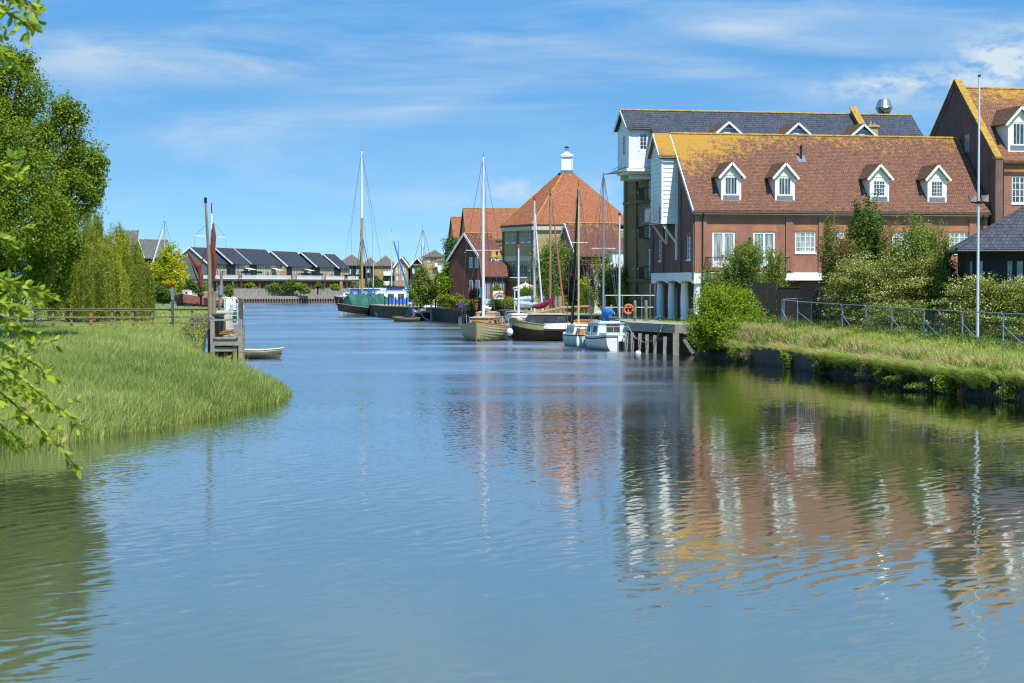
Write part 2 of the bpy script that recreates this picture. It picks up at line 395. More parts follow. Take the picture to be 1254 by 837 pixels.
mk('roof_cream', (.58, .53, .36), .7, .12, 2)
mk('deck_cream', (.50, .47, .38), .8, .2, 2)
mk('rope', (.42, .37, .28), .9, .2, 5)
mk('orange_plastic', (.60, .12, .04), .5, .1, 4)
mk('red_plastic', (.7, .02, .04), .5, .1, 4)
mk('green_plastic', (.02, .16, .09), .5, .2, 4)
mk('green_paint', (.02, .30, .16), .5, .1, 4)
mk('blue_plastic', (.01, .08, .55), .4, .1, 4)
mk('terracotta', (.42, .15, .07), .8, .2, 4)
mk('parasol_cloth', (.66, .50, .45), .85, .08, 3)
mk('skin', (.45, .26, .19), .6, .08, 6); mk('hair', (.06, .04, .03), .8, .2, 9)
mk('denim', (.03, .06, .16), .85, .2, 6); mk('shirt_blue', (.03, .085, .26), .85, .15, 6)
mk('curtain', (.55, .56, .54), .9, .3, 4, stretch=(8, 8, .3))
mk('soil', (.075, .055, .035), .95, .4, 2, bump=.05)
mk('paving', (.34, .29, .21), .9, .2, 2, dirt=(.17, .16, .07), damt=.6)
m, nt = newmat('glass'); g = N(nt); tc = g.n('ShaderNodeTexCoord').outputs['Object']
a = g.noise(g.map(tc, (1, 1, 1)), 1.3, 3, .6)
g.bsdf(g.mix(g.rng(a, .35, .65), (.018, .022, .028), (.09, .10, .105)), .06, .8); MAT['glass'] = m
m, nt = newmat('glass_pale'); g = N(nt); tc = g.n('ShaderNodeTexCoord').outputs['Object']
a = g.noise(g.map(tc, (6, 6, .5)), 1.3, 3, .6)
g.bsdf(g.mix(g.rng(a, .35, .65), (.16, .18, .17), (.42, .44, .41)), .15, .6); MAT['glass_pale'] = m
m, nt = newmat('glass_green'); g = N(nt); tc = g.n('ShaderNodeTexCoord').outputs['Object']
a = g.noise(tc, 1.3, 3, .6)
g.bsdf(g.mix(g.rng(a, .35, .65), (.05, .12, .10), (.16, .27, .24)), .1, .8); MAT['glass_green'] = m
brickmat('brick_red', (.32, .062, .034), (.27, .085, .06), (.36, .22, .16), (.17, .055, .035), ms=.012, header=.62)
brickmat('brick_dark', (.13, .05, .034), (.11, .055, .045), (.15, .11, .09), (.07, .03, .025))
brickmat('brick_red_shaded', (.19, .06, .045), (.13, .055, .05), (.2, .16, .14), (.09, .035, .03))  # red brick darkened for the gables turned from the sun, shade put into colour
brickmat('brick_arch', (.50, .145, .05), (.44, .12, .045), (.38, .22, .13), None, .075, .3)
brickmat('brick_yellow', (.23, .16, .06), (.18, .12, .05), (.20, .16, .09), (.10, .075, .035))
brickmat('brick_buff', (.48, .36, .17), (.40, .27, .12), (.44, .36, .22), (.30, .21, .10), .3, .1)
brickmat('brick_far', (.40, .26, .12), (.34, .20, .10), (.42, .32, .20), (.28, .17, .08), .3, .1)
brickmat('brick_orange', (.42, .12, .045), (.38, .10, .04), (.36, .17, .09), None)
brickmat('brick_gablehouse', (.24, .06, .035), (.19, .05, .03), (.22, .11, .08), None)
tilemat('tiles_brown', (.24, .113, .066), (.155, .074, .052), (.43, .235, .035), (9.8, 14.9), .58, .17, lx=(-1, 10.5, .28))
tilemat('tiles_brown_tall', (.27, .13, .07), (.19, .085, .05), (.46, .25, .03), (13, 19.2), .7, .2)
tilemat('tiles_orange', (.43, .16, .075), (.35, .12, .058), (.46, .23, .03), (11, 18.5), .72, .0)
tilemat('tiles_far', (.37, .145, .07), (.29, .105, .055), (.46, .24, .04), (8.5, 13.5), .55, .02)
tilemat('tiles_maroon', (.22, .09, .058), (.15, .062, .045), (.46, .25, .04), (4.2, 9.4), .48, .08)
tilemat('tiles_dormer', (.17, .10, .055), (.12, .07, .045), (.45, .26, .03), (0, 20), .35, .32)
tilemat('slate', (.070, .080, .105), (.048, .055, .075), (.42, .27, .05), (11, 18.1), .30, -.02, .25, .2, pale=(.17, .18, .20))
tilemat('slate_low', (.075, .08, .095), (.055, .058, .07), (.30, .20, .07), (3, 10), .2, .06, .25, .2, pale=(.2, .2, .2))
tilemat('slate_far', (.050, .058, .078), (.036, .042, .058), (.40, .24, .05), (8, 14), .28, -.1, .3, .25, pale=(.12, .12, .14))
tilemat('slate_old', (.15, .14, .135), (.10, .095, .095), (.40, .24, .07), (8, 14), .4, .05, .3, .25, pale=(.25, .24, .22))
tilemat('ridge_lichen', (.34, .20, .06), (.24, .13, .06), (.48, .28, .04), (0, 1), .7, .35, .3, .3, var=.5)
boardmat('boards_black', (.022, .022, .025), .18)
boardmat('boards_blackv', (.020, .018, .017), .16, True)
boardmat('boards_grey', (.15, .15, .145), .2, var=.5)
boardmat('boards_white', (.72, .72, .70), .16, dark=.35, var=.07)
boardmat('boards_fence', (.26, .235, .20), .16, True, var=.5)
boardmat('shed_white', (.66, .67, .68), .2, True, dark=.3, var=.1)
# leaves
leafmat('leaf_big', (.075, .13, .008), (.27, .35, .02), transl=.3)
leafmat('leaf_dark', (.06, .11, .018), (.16, .24, .03))
leafmat('leaf_willow', (.13, .18, .02), (.46, .48, .05), transl=.4)
leafmat('leaf_bright', (.13, .22, .010), (.37, .47, .025), transl=.38)
leafmat('leaf_mid', (.13, .19, .025), (.28, .35, .06), (.45, .42, .22))
leafmat('leaf_blossom', (.12, .16, .02), (.36, .40, .06), (.66, .60, .30), thr=.77)
leafmat('leaf_rusty', (.15, .17, .035), (.30, .20, .06), (.40, .18, .07))
leafmat('leaf_purple', (.030, .014, .022), (.075, .035, .045), (.2, .12, .12))
leafmat('leaf_yellow', (.38, .42, .02), (.62, .60, .03), transl=.45)
leafmat('leaf_gold', (.5, .33, .02), (.6, .42, .03))
leafmat('leaf_near', (.17, .27, .02), (.48, .56, .04), transl=.5, gloss=.02)
leafmat('leaf_hedge', (.16, .22, .02), (.33, .38, .035))
leafmat('leaf_palm', (.08, .12, .03), (.20, .22, .06))
leafmat('flower_violet', (.16, .12, .34), (.28, .22, .5))
leafmat('flower_pink', (.55, .03, .2), (.7, .08, .3))
leafmat('flower_red', (.45, .12, .05), (.5, .2, .1))
leafmat('reed', (.13, .20, .025), (.57, .62, .19), (.62, .52, .28), transl=.4, thr=.9)
mk('fence_brown', (.23, .18, .135), .85, .35, 3, dirt=(.12, .085, .07))
leafmat('grass_bank', (.20, .29, .03), (.52, .58, .12), (.60, .46, .23), transl=.38)
leafmat('grass_dry', (.38, .28, .13), (.52, .42, .22))
# ---------------------------------------------------------------- light, sky, camera
SUN = Vector((.50, -.866, 0)).normalized(); EL = R(57); SUNV = Vector((SUN.x*math.cos(EL), SUN.y*math.cos(EL), math.sin(EL)))
w = bpy.data.worlds.new('World'); SC.world = w; w.use_nodes = True; nt = w.node_tree; nt.nodes.clear(); g = N(nt)
tc = g.n('ShaderNodeTexCoord').outputs['Generated']
s = g.n('ShaderNodeSeparateXYZ'); g.l(tc, s.inputs[0])
zz = g.math('ADD', g.math('MULTIPLY', g.math('MINIMUM', g.math('MAXIMUM', s.outputs[2], 0.), .115), 2.6), .18)
cv = g.n('ShaderNodeCombineXYZ'); g.l(s.outputs[0], cv.inputs[0]); g.l(s.outputs[1], cv.inputs[1]); g.l(zz, cv.inputs[2])
nv = g.n('ShaderNodeVectorMath', operation='NORMALIZE'); g.l(cv.outputs[0], nv.inputs[0])
sky = g.n('ShaderNodeTexSky'); sky.sky_type = 'NISHITA'; sky.sun_disc = False; sky.sun_elevation = EL; sky.sun_rotation = R(150)
sky.air_density = 1.0; sky.dust_density = .25; sky.ozone_density = 1.2; sky.altitude = 0
g.l(nv.outputs[0], sky.inputs[0])
hs = g.n('ShaderNodeHueSaturation'); hs.inputs['Saturation'].default_value = 1.0; hs.inputs['Value'].default_value = 1.0; g.l(sky.outputs[0], hs.inputs['Color'])
base = g.mix(1, hs.outputs[0], g.mix(g.rng(s.outputs[2], 0., .13, 0, 1, False), (.76, .96, .90), (.47, .92, 1.08)), 'MULTIPLY')
# clouds: direction coordinates azimuth = x/y, height = z/y
yy = g.math('MAXIMUM', s.outputs[1], .02); az = g.math('DIVIDE', s.outputs[0], yy); el = g.math('DIVIDE', s.outputs[2], yy)
front = g.rng(s.outputs[1], .1, .4)
cl = g.n('ShaderNodeCombineXYZ'); g.l(az, cl.inputs[0]); g.l(el, cl.inputs[1])
def blob(x, y, sx, sy, rot=0):
    u0, w0 = (x-CX)/FPX, (HOR-y)/FPX
    dx = g.math('SUBTRACT', az, u0); dy = g.math('SUBTRACT', el, w0); c, q = math.cos(rot), math.sin(rot)
    a = g.math('DIVIDE', g.math('ADD', g.math('MULTIPLY', dx, c), g.math('MULTIPLY', dy, q)), sx/FPX)
    b = g.math('DIVIDE', g.math('SUBTRACT', g.math('MULTIPLY', dy, c), g.math('MULTIPLY', dx, q)), sy/FPX)
    r2 = g.math('ADD', g.math('MULTIPLY', a, a), g.math('MULTIPLY', b, b))
    return g.math('EXPONENT', g.math('MULTIPLY', r2, -1.))
cir = g.noise(g.map(cl.outputs[0], (9, 60, 1), (0, 0, R(4))), 1.0, 6, .62, dist=.6)
cum = g.noise(g.map(cl.outputs[0], (38, 75, 1)), 1.0, 6, .62)
veil = g.noise(g.map(cl.outputs[0], (5, 26, 1), (0, 0, R(-8))), 1.0, 5, .6, dist=1.0)
def add(*q):
    r = q[0]
    for k in q[1:]: r = g.math('ADD', r, k)
    return r
def sc(b, k): return g.math('MULTIPLY', b, k)
m1 = add(sc(blob(190, 72, 210, 30, R(-2)), .50), sc(blob(520, 62, 260, 22, R(5)), .30), sc(blob(330, 150, 230, 22, R(8)), .28), sc(blob(930, 40, 90, 14, R(-6)), .45),
         sc(blob(560, 120, 150, 14, R(14)), .25), sc(blob(860, 85, 330, 16, R(-9)), .30), sc(blob(1000, 20, 260, 14, R(-4)), .15), sc(blob(700, 20, 200, 14, R(8)), .2))
mc = g.math('MULTIPLY', g.math('MULTIPLY', m1, g.rng(cir, .28, .72)), 1.15)
m2 = add(sc(blob(1235, 75, 62, 34), 1.25), sc(blob(1105, 104, 95, 18, R(4)), .95), sc(blob(640, 234, 42, 15), .75), sc(blob(745, 236, 50, 16), .45), sc(blob(560, 246, 60, 12), .2))
mu = g.math('MULTIPLY', m2, g.rng(cum, .36, .62))
vl = g.math('MULTIPLY', g.rng(veil, .42, .75), .34)
mask = g.math('MULTIPLY', add(mc, mu, vl), front, clamp=True)
col = g.mix(mask, base, (CLR, CLG, CLB))
bg = g.n('ShaderNodeBackground'); bg.inputs[1].default_value = .15; g.l(col, bg.inputs[0])
o = g.n('ShaderNodeOutputWorld'); g.l(bg.outputs[0], o.inputs[0])
L = bpy.data.lights.new('sun', 'SUN'); L.energy = 4.3; L.angle = R(.53); L.color = (1, .955, .88)
lo = bpy.data.objects.new('sun', L); COL.objects.link(lo); lo.rotation_euler = SUNV.to_track_quat('Z', 'Y').to_euler(); lo.location = (40, -40, 60)
cam = bpy.data.cameras.new('camera'); co = bpy.data.objects.new('camera', cam); COL.objects.link(co); SC.camera = co
co.location = (0, 0, HC); co.rotation_euler = (math.pi/2-TH, 0, 0); cam.sensor_width = 36; cam.lens = 36*FPX/1254; cam.clip_end = 6000; cam.clip_start = .3; cam.dof.use_dof = True; cam.dof.focus_distance = 150; cam.dof.aperture_fstop = 10
SC.view_settings.view_transform = 'Standard'; SC.view_settings.look = 'None'; SC.view_settings.exposure = EXPO; SC.view_settings.gamma = 1
SC.cycles.filter_width = 1.2; SC.cycles.max_bounces = 5; SC.cycles.diffuse_bounces = 2; SC.cycles.glossy_bounces = 3; SC.cycles.transmission_bounces = 3; SC.cycles.caustics_reflective = False
# ---------------------------------------------------------------- river outline and terrain
RIGHT = [(18, -60), (18, 0), (20, 30), (21.5, 60), (21.9, 82.8), (20.1, 88.2), (19.3, 96), (17.1, 114.6), (15.7, 123), (13.0, 133), (12.9, 139.0), (10.2, 146.6), (9.8, 158), (9.4, 181), (3.4, 193.5), (.6, 229), (-8, 260), (-18, 290), (-22, 310), (-33, 400), (-40.5, 523)]
LEFT = [(-72.5, 508.5), (-90, 500), (-100, 440), (-74, 372), (-60, 300), (-38, 243), (-33.5, 236), (-28, 180), (-22, 141), (-19.6, 128), (-18.2, 120), (-16.9, 112), (-13.8, 101.7), (-10.8, 92), (-9.7, 87.5), (-9.7, 84), (-10.2, 79), (-10.9, 74), (-12.06, 67.8), (-13.7, 62.5), (-15.3, 58.5), (-15, 45), (-11, 20), (-8, 6), (-8, -60)]
RIV = RIGHT+LEFT
def sdist(X, Y):
    """distance to the river outline, positive on land"""
    px = np.array(RIV); d = np.full(X.shape, 1e9); ins = np.zeros(X.shape, bool); n = len(px)
    for i in range(n):
        a = px[i]; b = px[(i+1) % n]; e = b-a; L2 = e@e
        t = np.clip(((X-a[0])*e[0]+(Y-a[1])*e[1])/L2, 0, 1)
        d = np.minimum(d, np.hypot(X-a[0]-t*e[0], Y-a[1]-t*e[1]))
        c = ((a[1] > Y) != (b[1] > Y)) & (X < (b[0]-a[0])*(Y-a[1])/(b[1]-a[1]+1e-12)+a[0]); ins ^= c
    return np.where(ins, -d, d)
def height(X, Y, d=None):
    if d is None: d = sdist(X, Y)
    mid = np.interp(Y, [0, 60, 100, 200, 500], [2, 2, -2, -20, -60])
    left = X < mid
    topL = np.interp(Y, [30, 50, 60, 75, 100, 135, 150, 500, 520], [1.6, .6, .38, .62, 1.12, 1.95, 2.1, 2.1, 1.6])
    topR = np.interp(Y, [60, 83, 100, 125, 134, 138, 220, 300], [1.2, 1.15, 1.35, 1.8, 2.0, 2.12, 1.9, 1.75])
    top = np.where(left, topL, topR)
    slopeL = np.interp(Y, [45, 50, 120, 150], [1.2, .38, .45, 1.2])
    slope = np.where(left, slopeL, 2.2)
    bumps = .05*np.sin(X*1.3+Y*.7)+.05*np.sin(X*.47-Y*.9)
    h = np.where(d > 0, np.minimum(top, -.12+d*slope)+np.minimum(d, 1)*bumps, np.maximum(-1.6, -.12+d*1.0))
    # right bank climbs gently away from the fence
    return h
def axis(segs):
    r = [segs[0][0]]
    for a, b, st in segs:
        k = max(1, round((b-a)/st)); r += [a+(b-a)*(i+1)/k for i in range(k)]
    return np.array(r)
xs = axis([(-3000, -400, 400), (-400, -110, 30), (-110, -35, 1.5), (-35, 30, .6), (30, 80, 4), (80, 400, 40), (400, 3000, 400)])
ys = axis([(-300, -60, 30), (-60, 50, 4), (50, 150, .6), (150, 310, 1.2), (310, 520, 3), (520, 900, 40), (900, 5000, 500)])
GX, GY = np.meshgrid(xs, ys); GZ = height(GX, GY)
nx, ny = len(xs), len(ys); idx = np.arange(nx*ny).reshape(ny, nx)
Fq = np.stack([idx[:-1, :-1], idx[:-1, 1:], idx[1:, 1:], idx[1:, :-1]], -1).reshape(-1, 4)
m, nt = newmat('ground'); g = N(nt); tc = g.n('ShaderNodeTexCoord').outputs['Object']; ge = g.n('ShaderNodeNewGeometry')
n1 = g.noise(tc, .12, 5, .6); n2 = g.noise(tc, 1.7, 5, .7)
c = g.mix(g.rng(n1, .35, .65), (.13, .19, .03), (.26, .30, .075)); c = g.mix(g.rng(n2, .3, .7), c, (.18, .24, .05))
sn = g.n('ShaderNodeSeparateXYZ'); g.l(ge.outputs['Normal'], sn.inputs[0])
c = g.mix(g.rng(sn.outputs[2], .93, .75), c, (.06, .045, .03))
sp = g.n('ShaderNodeSeparateXYZ'); g.l(tc, sp.inputs[0])
c = g.mix(g.rng(sp.outputs[2], .35, .1), c, (.06, .05, .03))
g.bsdf(c, .95, .1, 0, n2, .8, .15); MAT['ground'] = m
go = npmesh('ground', np.stack([GX.ravel(), GY.ravel(), GZ.ravel()], 1), Fq, 'ground', smooth=True); tag(go, 'grassy river banks and open land beyond', 'ground', kind='structure')
# ---------------------------------------------------------------- water
m, nt = newmat('water'); g = N(nt); tc = g.n('ShaderNodeTexCoord').outputs['Object']
sp = g.n('ShaderNodeSeparateXYZ'); g.l(tc, sp.inputs[0])
def slopes(scale, amt, vec=tc, det=2):
    c = g.noise(vec, scale, det, .5, 'Color'); s3 = g.n('ShaderNodeSeparateColor'); g.l(c, s3.inputs[0])
    return [g.math('MULTIPLY', g.math('SUBTRACT', s3.outputs[i], .5), amt) for i in (0, 1)]
def train(ang, lam, amp, mask=None, off=0):
    """a train of ripples: crests run along direction ang, wavelength lam, slope amplitude amp"""
    nxn, nyn = -math.sin(ang), math.cos(ang)
    wob = g.noise(g.map(tc, (.35, .35, 1), loc=(off, off*2, 0)), 1.0, 3, .55)
    ph = g.math('ADD', g.math('ADD', g.math('MULTIPLY', sp.outputs[0], nxn), g.math('MULTIPLY', sp.outputs[1], nyn)), g.math('MULTIPLY', wob, 2.2))
    sn_ = g.math('SINE', g.math('MULTIPLY', ph, 2*math.pi/lam))
    pat = g.rng(g.noise(g.map(tc, (.8, .8, 1), loc=(off*3, 9, 0)), .55, 3, .6), .38, .68)
    v = g.math('MULTIPLY', g.math('MULTIPLY', sn_, amp), pat)
    if mask is not None: v = g.math('MULTIPLY', v, mask)
    return g.math('MULTIPLY', v, nxn), g.math('MULTIPLY', v, nyn)
# wind-ruffled in mid-river, calmer in the lee of the right bank and close in
Yp = sp.outputs[1]; Xp = sp.outputs[0]
lee = g.rng(g.math('SUBTRACT', Xp, g.math('MULTIPLY', Yp, .055)), -1.5, 7.5, 1, 0)       # 1 in open water
farm = g.rng(Yp, 38, 75)
big = g.noise(g.map(tc, (.05, .03, 1)), 1.0, 3, .6)
ruff = g.math('MULTIPLY', g.math('MULTIPLY', g.math('ADD', g.math('MULTIPLY', lee, .85), .15), g.math('ADD', g.math('MULTIPLY', farm, .8), .2)), g.rng(big, .3, .65, .65, 1.1))
A = slopes(7.5, 1.0); B = slopes(2.4, 1.0); C2 = slopes(.45, 1.0, g.map(tc, (1, 2, 1)))
near = g.rng(Yp, 95, 40)
t1 = train(R(50), .58, .022, near, 0); t2 = train(R(38), .33, .016, near, 4.1); t3 = train(R(-6), .8, .006, None, 8.3); t4 = train(R(66), .85, .012, near, 2.7)
def comb(i, aniso):
    r = g.math('MULTIPLY', g.math('MULTIPLY', A[i], ruff), g.math('MULTIPLY', g.rng(Yp, 50, 130, 1.0, 2.6), WA*aniso))
    r = g.math('ADD', r, g.math('MULTIPLY', g.math('MULTIPLY', B[i], g.math('ADD', g.math('MULTIPLY', ruff, .8), .2)), WB*aniso))
    r = g.math('ADD', r, g.math('MULTIPLY', C2[i], WC))
    for t in (t1, t2, t3, t4): r = g.math('ADD', r, t[i])
    return r
cn = g.n('ShaderNodeCombineXYZ'); g.l(comb(0, .7), cn.inputs[0]); g.l(comb(1, 1.0), cn.inputs[1]); cn.inputs[2].default_value = 1
nn = g.n('ShaderNodeVectorMath', operation='NORMALIZE'); g.l(cn.outputs[0], nn.inputs[0])
mud = g.noise(g.map(tc, (.03, .015, 1)), 1, 3, .5)
df = g.n('ShaderNodeBsdfDiffuse'); g.l(g.mix(mud, WCOL1, WCOL2), df.inputs[0])
frn = g.n('ShaderNodeFresnel'); frn.inputs[0].default_value = 1.333; g.l(nn.outputs[0], frn.inputs['Normal'])
gs = g.n('ShaderNodeBsdfGlossy'); wnd = g.rng(g.noise(g.map(tc, (.035, .11, 1)), 1.0, 4, .6), .35, .65, .45, 1.2); g.l(g.math('ADD', g.math('MULTIPLY', g.math('MULTIPLY', g.math('MULTIPLY', ruff, wnd), g.rng(Yp, 55, 120, .25, 1.0)), .25), .04), gs.inputs['Roughness']); g.l(nn.outputs[0], gs.inputs['Normal'])
p = g.n('ShaderNodeMixShader'); g.l(g.math('ADD', g.math('MULTIPLY', frn.outputs[0], 1.45), .08, clamp=True), p.inputs[0]); g.l(df.outputs[0], p.inputs[1]); g.l(gs.outputs[0], p.inputs[2])
o = g.n('ShaderNodeOutputMaterial'); g.l(p.outputs[0], o.inputs[0]); MAT['water'] = m
wm = MB(); wm.poly([(-400, -300, 0), (400, -300, 0), (400, 900, 0), (-400, 900, 0)]); tag(wm.build('water', 'water'), 'calm tidal creek with fine ripples', 'water', kind='structure')
# ---------------------------------------------------------------- building kit
class Bld:
    def __init__(s, name, label, cat, loc, ang, group=None):
        s.e = thing(name, label, cat, loc, ang, group); s.o = Vector(loc); s.a = ang; s.zb = loc[2]
    def part(s, name, mb, mats, parent=None, smooth=False):
        return mb.build(name, mats, parent or s.e, smooth, s.zb)
    def u_at(s, px, v):
        """position along the facade seen at column px, at depth v"""
        c, q = math.cos(s.a), math.sin(s.a); k = (px-CX)/FPX
        # (ox + u c - v q) = k (oy + u q + v c)
        return (k*(s.o.y+v*c)-s.o.x+v*q)/(c-k*q)
    def v_at(s, px, u):
        c, q = math.cos(s.a), math.sin(s.a); k = (px-CX)/FPX
        return (s.o.x+u*c-k*(s.o.y+u*q))/(q+k*c)
    def z_at(s, py, u, v): return ZZ(py, s.o.y+u*math.sin(s.a)+v*math.cos(s.a))
class Wall:
    """a wall plane: p0 start, ud direction, nd outward normal (2-vectors in the building's frame)"""
    def __init__(s, p0, ud, nd): s.p, s.u, s.n = p0, ud, nd
    def pt(s, u, z, d=0): return (s.p[0]+s.u[0]*u+s.n[0]*d, s.p[1]+s.u[1]*u+s.n[1]*d, z)
    def cube(s, mb, u0, u1, z0, z1, d0, d1, mi=0):
        v = [s.pt(u, z, d) for z in (z0, z1) for d in (d0, d1) for u in (u0, u1)]
        mb.add(v, [(0, 2, 3, 1), (4, 5, 7, 6), (0, 1, 5, 4), (2, 6, 7, 3), (0, 4, 6, 2), (1, 3, 7, 5)], mi)
    def face(s, mb, u0, u1, z0, z1, holes=(), mi=0, reveal=.12, mr=None, d=0):
        us = sorted({u0, u1} | {q for h in holes for q in h[:2]}); zs = sorted({z0, z1} | {q for h in holes for q in h[2:4]})
        for i in range(len(us)-1):
            for j in range(len(zs)-1):
                a, b, c, e = us[i], us[i+1], zs[j], zs[j+1]
                if any(h[0] <= (a+b)/2 <= h[1] and h[2] <= (c+e)/2 <= h[3] for h in holes): continue
                mb.poly([s.pt(a, c, d), s.pt(b, c, d), s.pt(b, e, d), s.pt(a, e, d)], mi)
        mr = mi if mr is None else mr
        for h in holes:
            for (a, c, b, e) in ((h[0], h[2], h[0], h[3]), (h[1], h[2], h[1], h[3]), (h[0], h[2], h[1], h[2]), (h[0], h[3], h[1], h[3])):
                mb.poly([s.pt(a, c, d), s.pt(b, e, d), s.pt(b, e, d-reveal), s.pt(a, c, d-reveal)], mr)
FRONT = lambda v=0, u=0: Wall((u, v), (1, 0), (0, -1))
LEFTW = lambda u=0, v=0: Wall((u, v), (0, 1), (-1, 0))
def window(B, W, u0, u1, z0, z1, cols=2, rows=3, mat='white_paint', glass='glass', inset=.1, fw=.07, gb=.035, arch=0, parent=None, name='window', sill=True, panels=0):
    mb = MB(); d0, d1 = -inset, -inset+.05
    W.cube(mb, u0, u0+fw, z0, z1, d0, d1); W.cube(mb, u1-fw, u1, z0, z1, d0, d1)
    W.cube(mb, u0+fw, u1-fw, z1-fw, z1, d0, d1); W.cube(mb, u0+fw, u1-fw, z0, z0+fw, d0, d1)
    for i in range(1, cols):
        x = u0+(u1-u0)*i/cols; t = gb*1.8 if (cols % 2 == 0 and i == cols//2) else gb
        W.cube(mb, x-t/2, x+t/2, z0+fw, z1-fw, d0+.004, d1-.004)
    for j in range(1, rows):
        z = z0+(z1-z0)*j/rows; W.cube(mb, u0+fw, u1-fw, z-gb/2, z+gb/2, d0+.006, d1-.006)
    if panels: W.cube(mb, u0+fw, u1-fw, z0+fw, z0+panels, d0+.002, d1-.002)
    if sill: W.cube(mb, u0-.06, u1+.06, z0-.12, z0-.002, -inset, .06)
    fr = B.part(name, mb, mat, parent)
    pb = MB(); a = W.pt(u0+.01, z0+.01, d0+.012); 
    pb.poly([a, W.pt(u1-.01, z0+.01, d0+.012), W.pt(u1-.01, z1-.01, d0+.012), W.pt(u0+.01, z1-.01, d0+.012)])
    B.part('pane', pb, glass, fr if parent is None else parent)
    return fr
def archband(W, mb, u0, u1, z, rise, h, mi=0, d=.012, n=8):
    for i in range(n):
        a, b = u0+(u1-u0)*i/n, u0+(u1-u0)*(i+1)/n
        f = lambda q: z+rise*(1-((q-(u0+u1)/2)/((u1-u0)/2))**2)
        vs = [W.pt(a, f(a), d), W.pt(b, f(b), d), W.pt(b, f(b)+h, d), W.pt(a, f(a)+h, d), W.pt(a, f(a), -.05), W.pt(b, f(b), -.05), W.pt(b, f(b)+h, -.05), W.pt(a, f(a)+h, -.05)]
        mb.add(vs, [(0, 1, 2, 3), (0, 4, 5, 1), (3, 2, 6, 7), (0, 3, 7, 4), (1, 5, 6, 2)], mi)
def lapboards(W, mb, u0, u1, z0, z1, pitch=.33, th=.035, mi=0, skip=()):
    """real lapped boards: each one leans out at its foot"""
    k = max(1, round((z1-z0)/pitch)); p = (z1-z0)/k
    for i in range(k):
        a, b = z0+i*p, z0+(i+1)*p
        segs = [(u0, u1)]
        for h in skip:
            if h[2] < (a+b)/2 < h[3]: segs = [q for s0, s1 in segs for q in ((s0, min(s1, h[0])), (max(s0, h[1]), s1)) if q[1]-q[0] > .02]
        for s0, s1 in segs:
            v = [W.pt(s0, a, 0), W.pt(s1, a, 0), W.pt(s1, a, th), W.pt(s0, a, th), W.pt(s1, b, .004), W.pt(s0, b, .004)]
            mb.add(v, [(0, 1, 2, 3), (3, 2, 4, 5), (0, 3, 5), (1, 4, 2)], mi)
def dormer(B, uc, w, zb, ze, za, vf, vroof, wz0, wz1, ww, cols, rows, roofmat='tiles_dormer', body='cream_paint', over=.26, truss=False, name='dormer', label=None):
    """gabled dormer; vroof(z) = depth of the main roof at height z"""
    W = FRONT(vf, 0); h = w/2; mb = MB()
    if not truss:
        hole = (uc-ww/2, uc+ww/2, wz0, wz1); W.face(mb, uc-h, uc+h, zb, ze, [hole], reveal=.08)
        for sgn in (-1, 1): mb.poly([(uc+sgn*h, vf, zb), (uc+sgn*h, vf, ze), (uc+sgn*h, vroof(ze), ze)][::sgn])
        mb.poly([(uc-h, vf, ze), (uc+h, vf, ze), (uc, vf, za-.12)])
        W.cube(mb, uc-h-.03, uc+h+.03, zb-.06, zb+.06, -.05, .08)
        W.cube(mb, uc-h-.002, uc-h+.13, zb+.06, ze, -.03, .03); W.cube(mb, uc+h-.13, uc+h+.002, zb+.06, ze, -.03, .03); W.cube(mb, uc-h+.13, uc+h-.13, ze-.12, ze-.002, -.03, .028)
    else:
        mb.poly([(uc-h, vf+.3, zb), (uc+h, vf+.3, zb), (uc+h, vf+.3, ze), (uc, vf+.3, za-.1), (uc-h, vf+.3, ze)])
        for sgn in (-1, 1): mb.poly([(uc+sgn*h, vf+.3, zb), (uc+sgn*h, vf+.3, ze), (uc+sgn*h, vroof(ze), ze)][::sgn])
        mb.bar((uc-h*.8, vf, ze+.05), (uc+h*.8, vf, ze+.05), .09, .14); mb.bar((uc-h*.45, vf, (ze+za)/2-.05), (uc+h*.45, vf, (ze+za)/2-.05), .09, .1)
    D = B.part(name, mb, body)
    if label: D['label'] = label
    r = MB(); k = (za-ze)/h; zo = ze-k*over
    for sgn in (-1, 1):
        pts = [(uc, vf-over, za), (uc+sgn*(h+over), vf-over, zo), (uc+sgn*(h+over), vroof(zo)+.05, zo), (uc, vroof(za)+.1, za)]
        r.slab(pts, (0, 0, .09))
    B.part('dormer_roof', r, roofmat, D)
    b = MB()
    for sgn in (-1, 1): b.bar((uc, vf-over-.03, za-.06), (uc+sgn*(h+over), vf-over-.03, zo-.06), .05, .18)
    B.part('bargeboard', b, body, D)
    if not truss:
        window(B, W, uc-ww/2, uc+ww/2, wz0, wz1, cols, rows, 'white_paint', 'glass', .06, .05, .03, parent=D, name='window_frame', sill=False)
        a = MB(); W.cube(a, uc-h*.8, uc+h*.8, zb-.02+.09, wz0-.06, -.01, .02); B.part('lead_apron', a, 'lead', D)
    return D
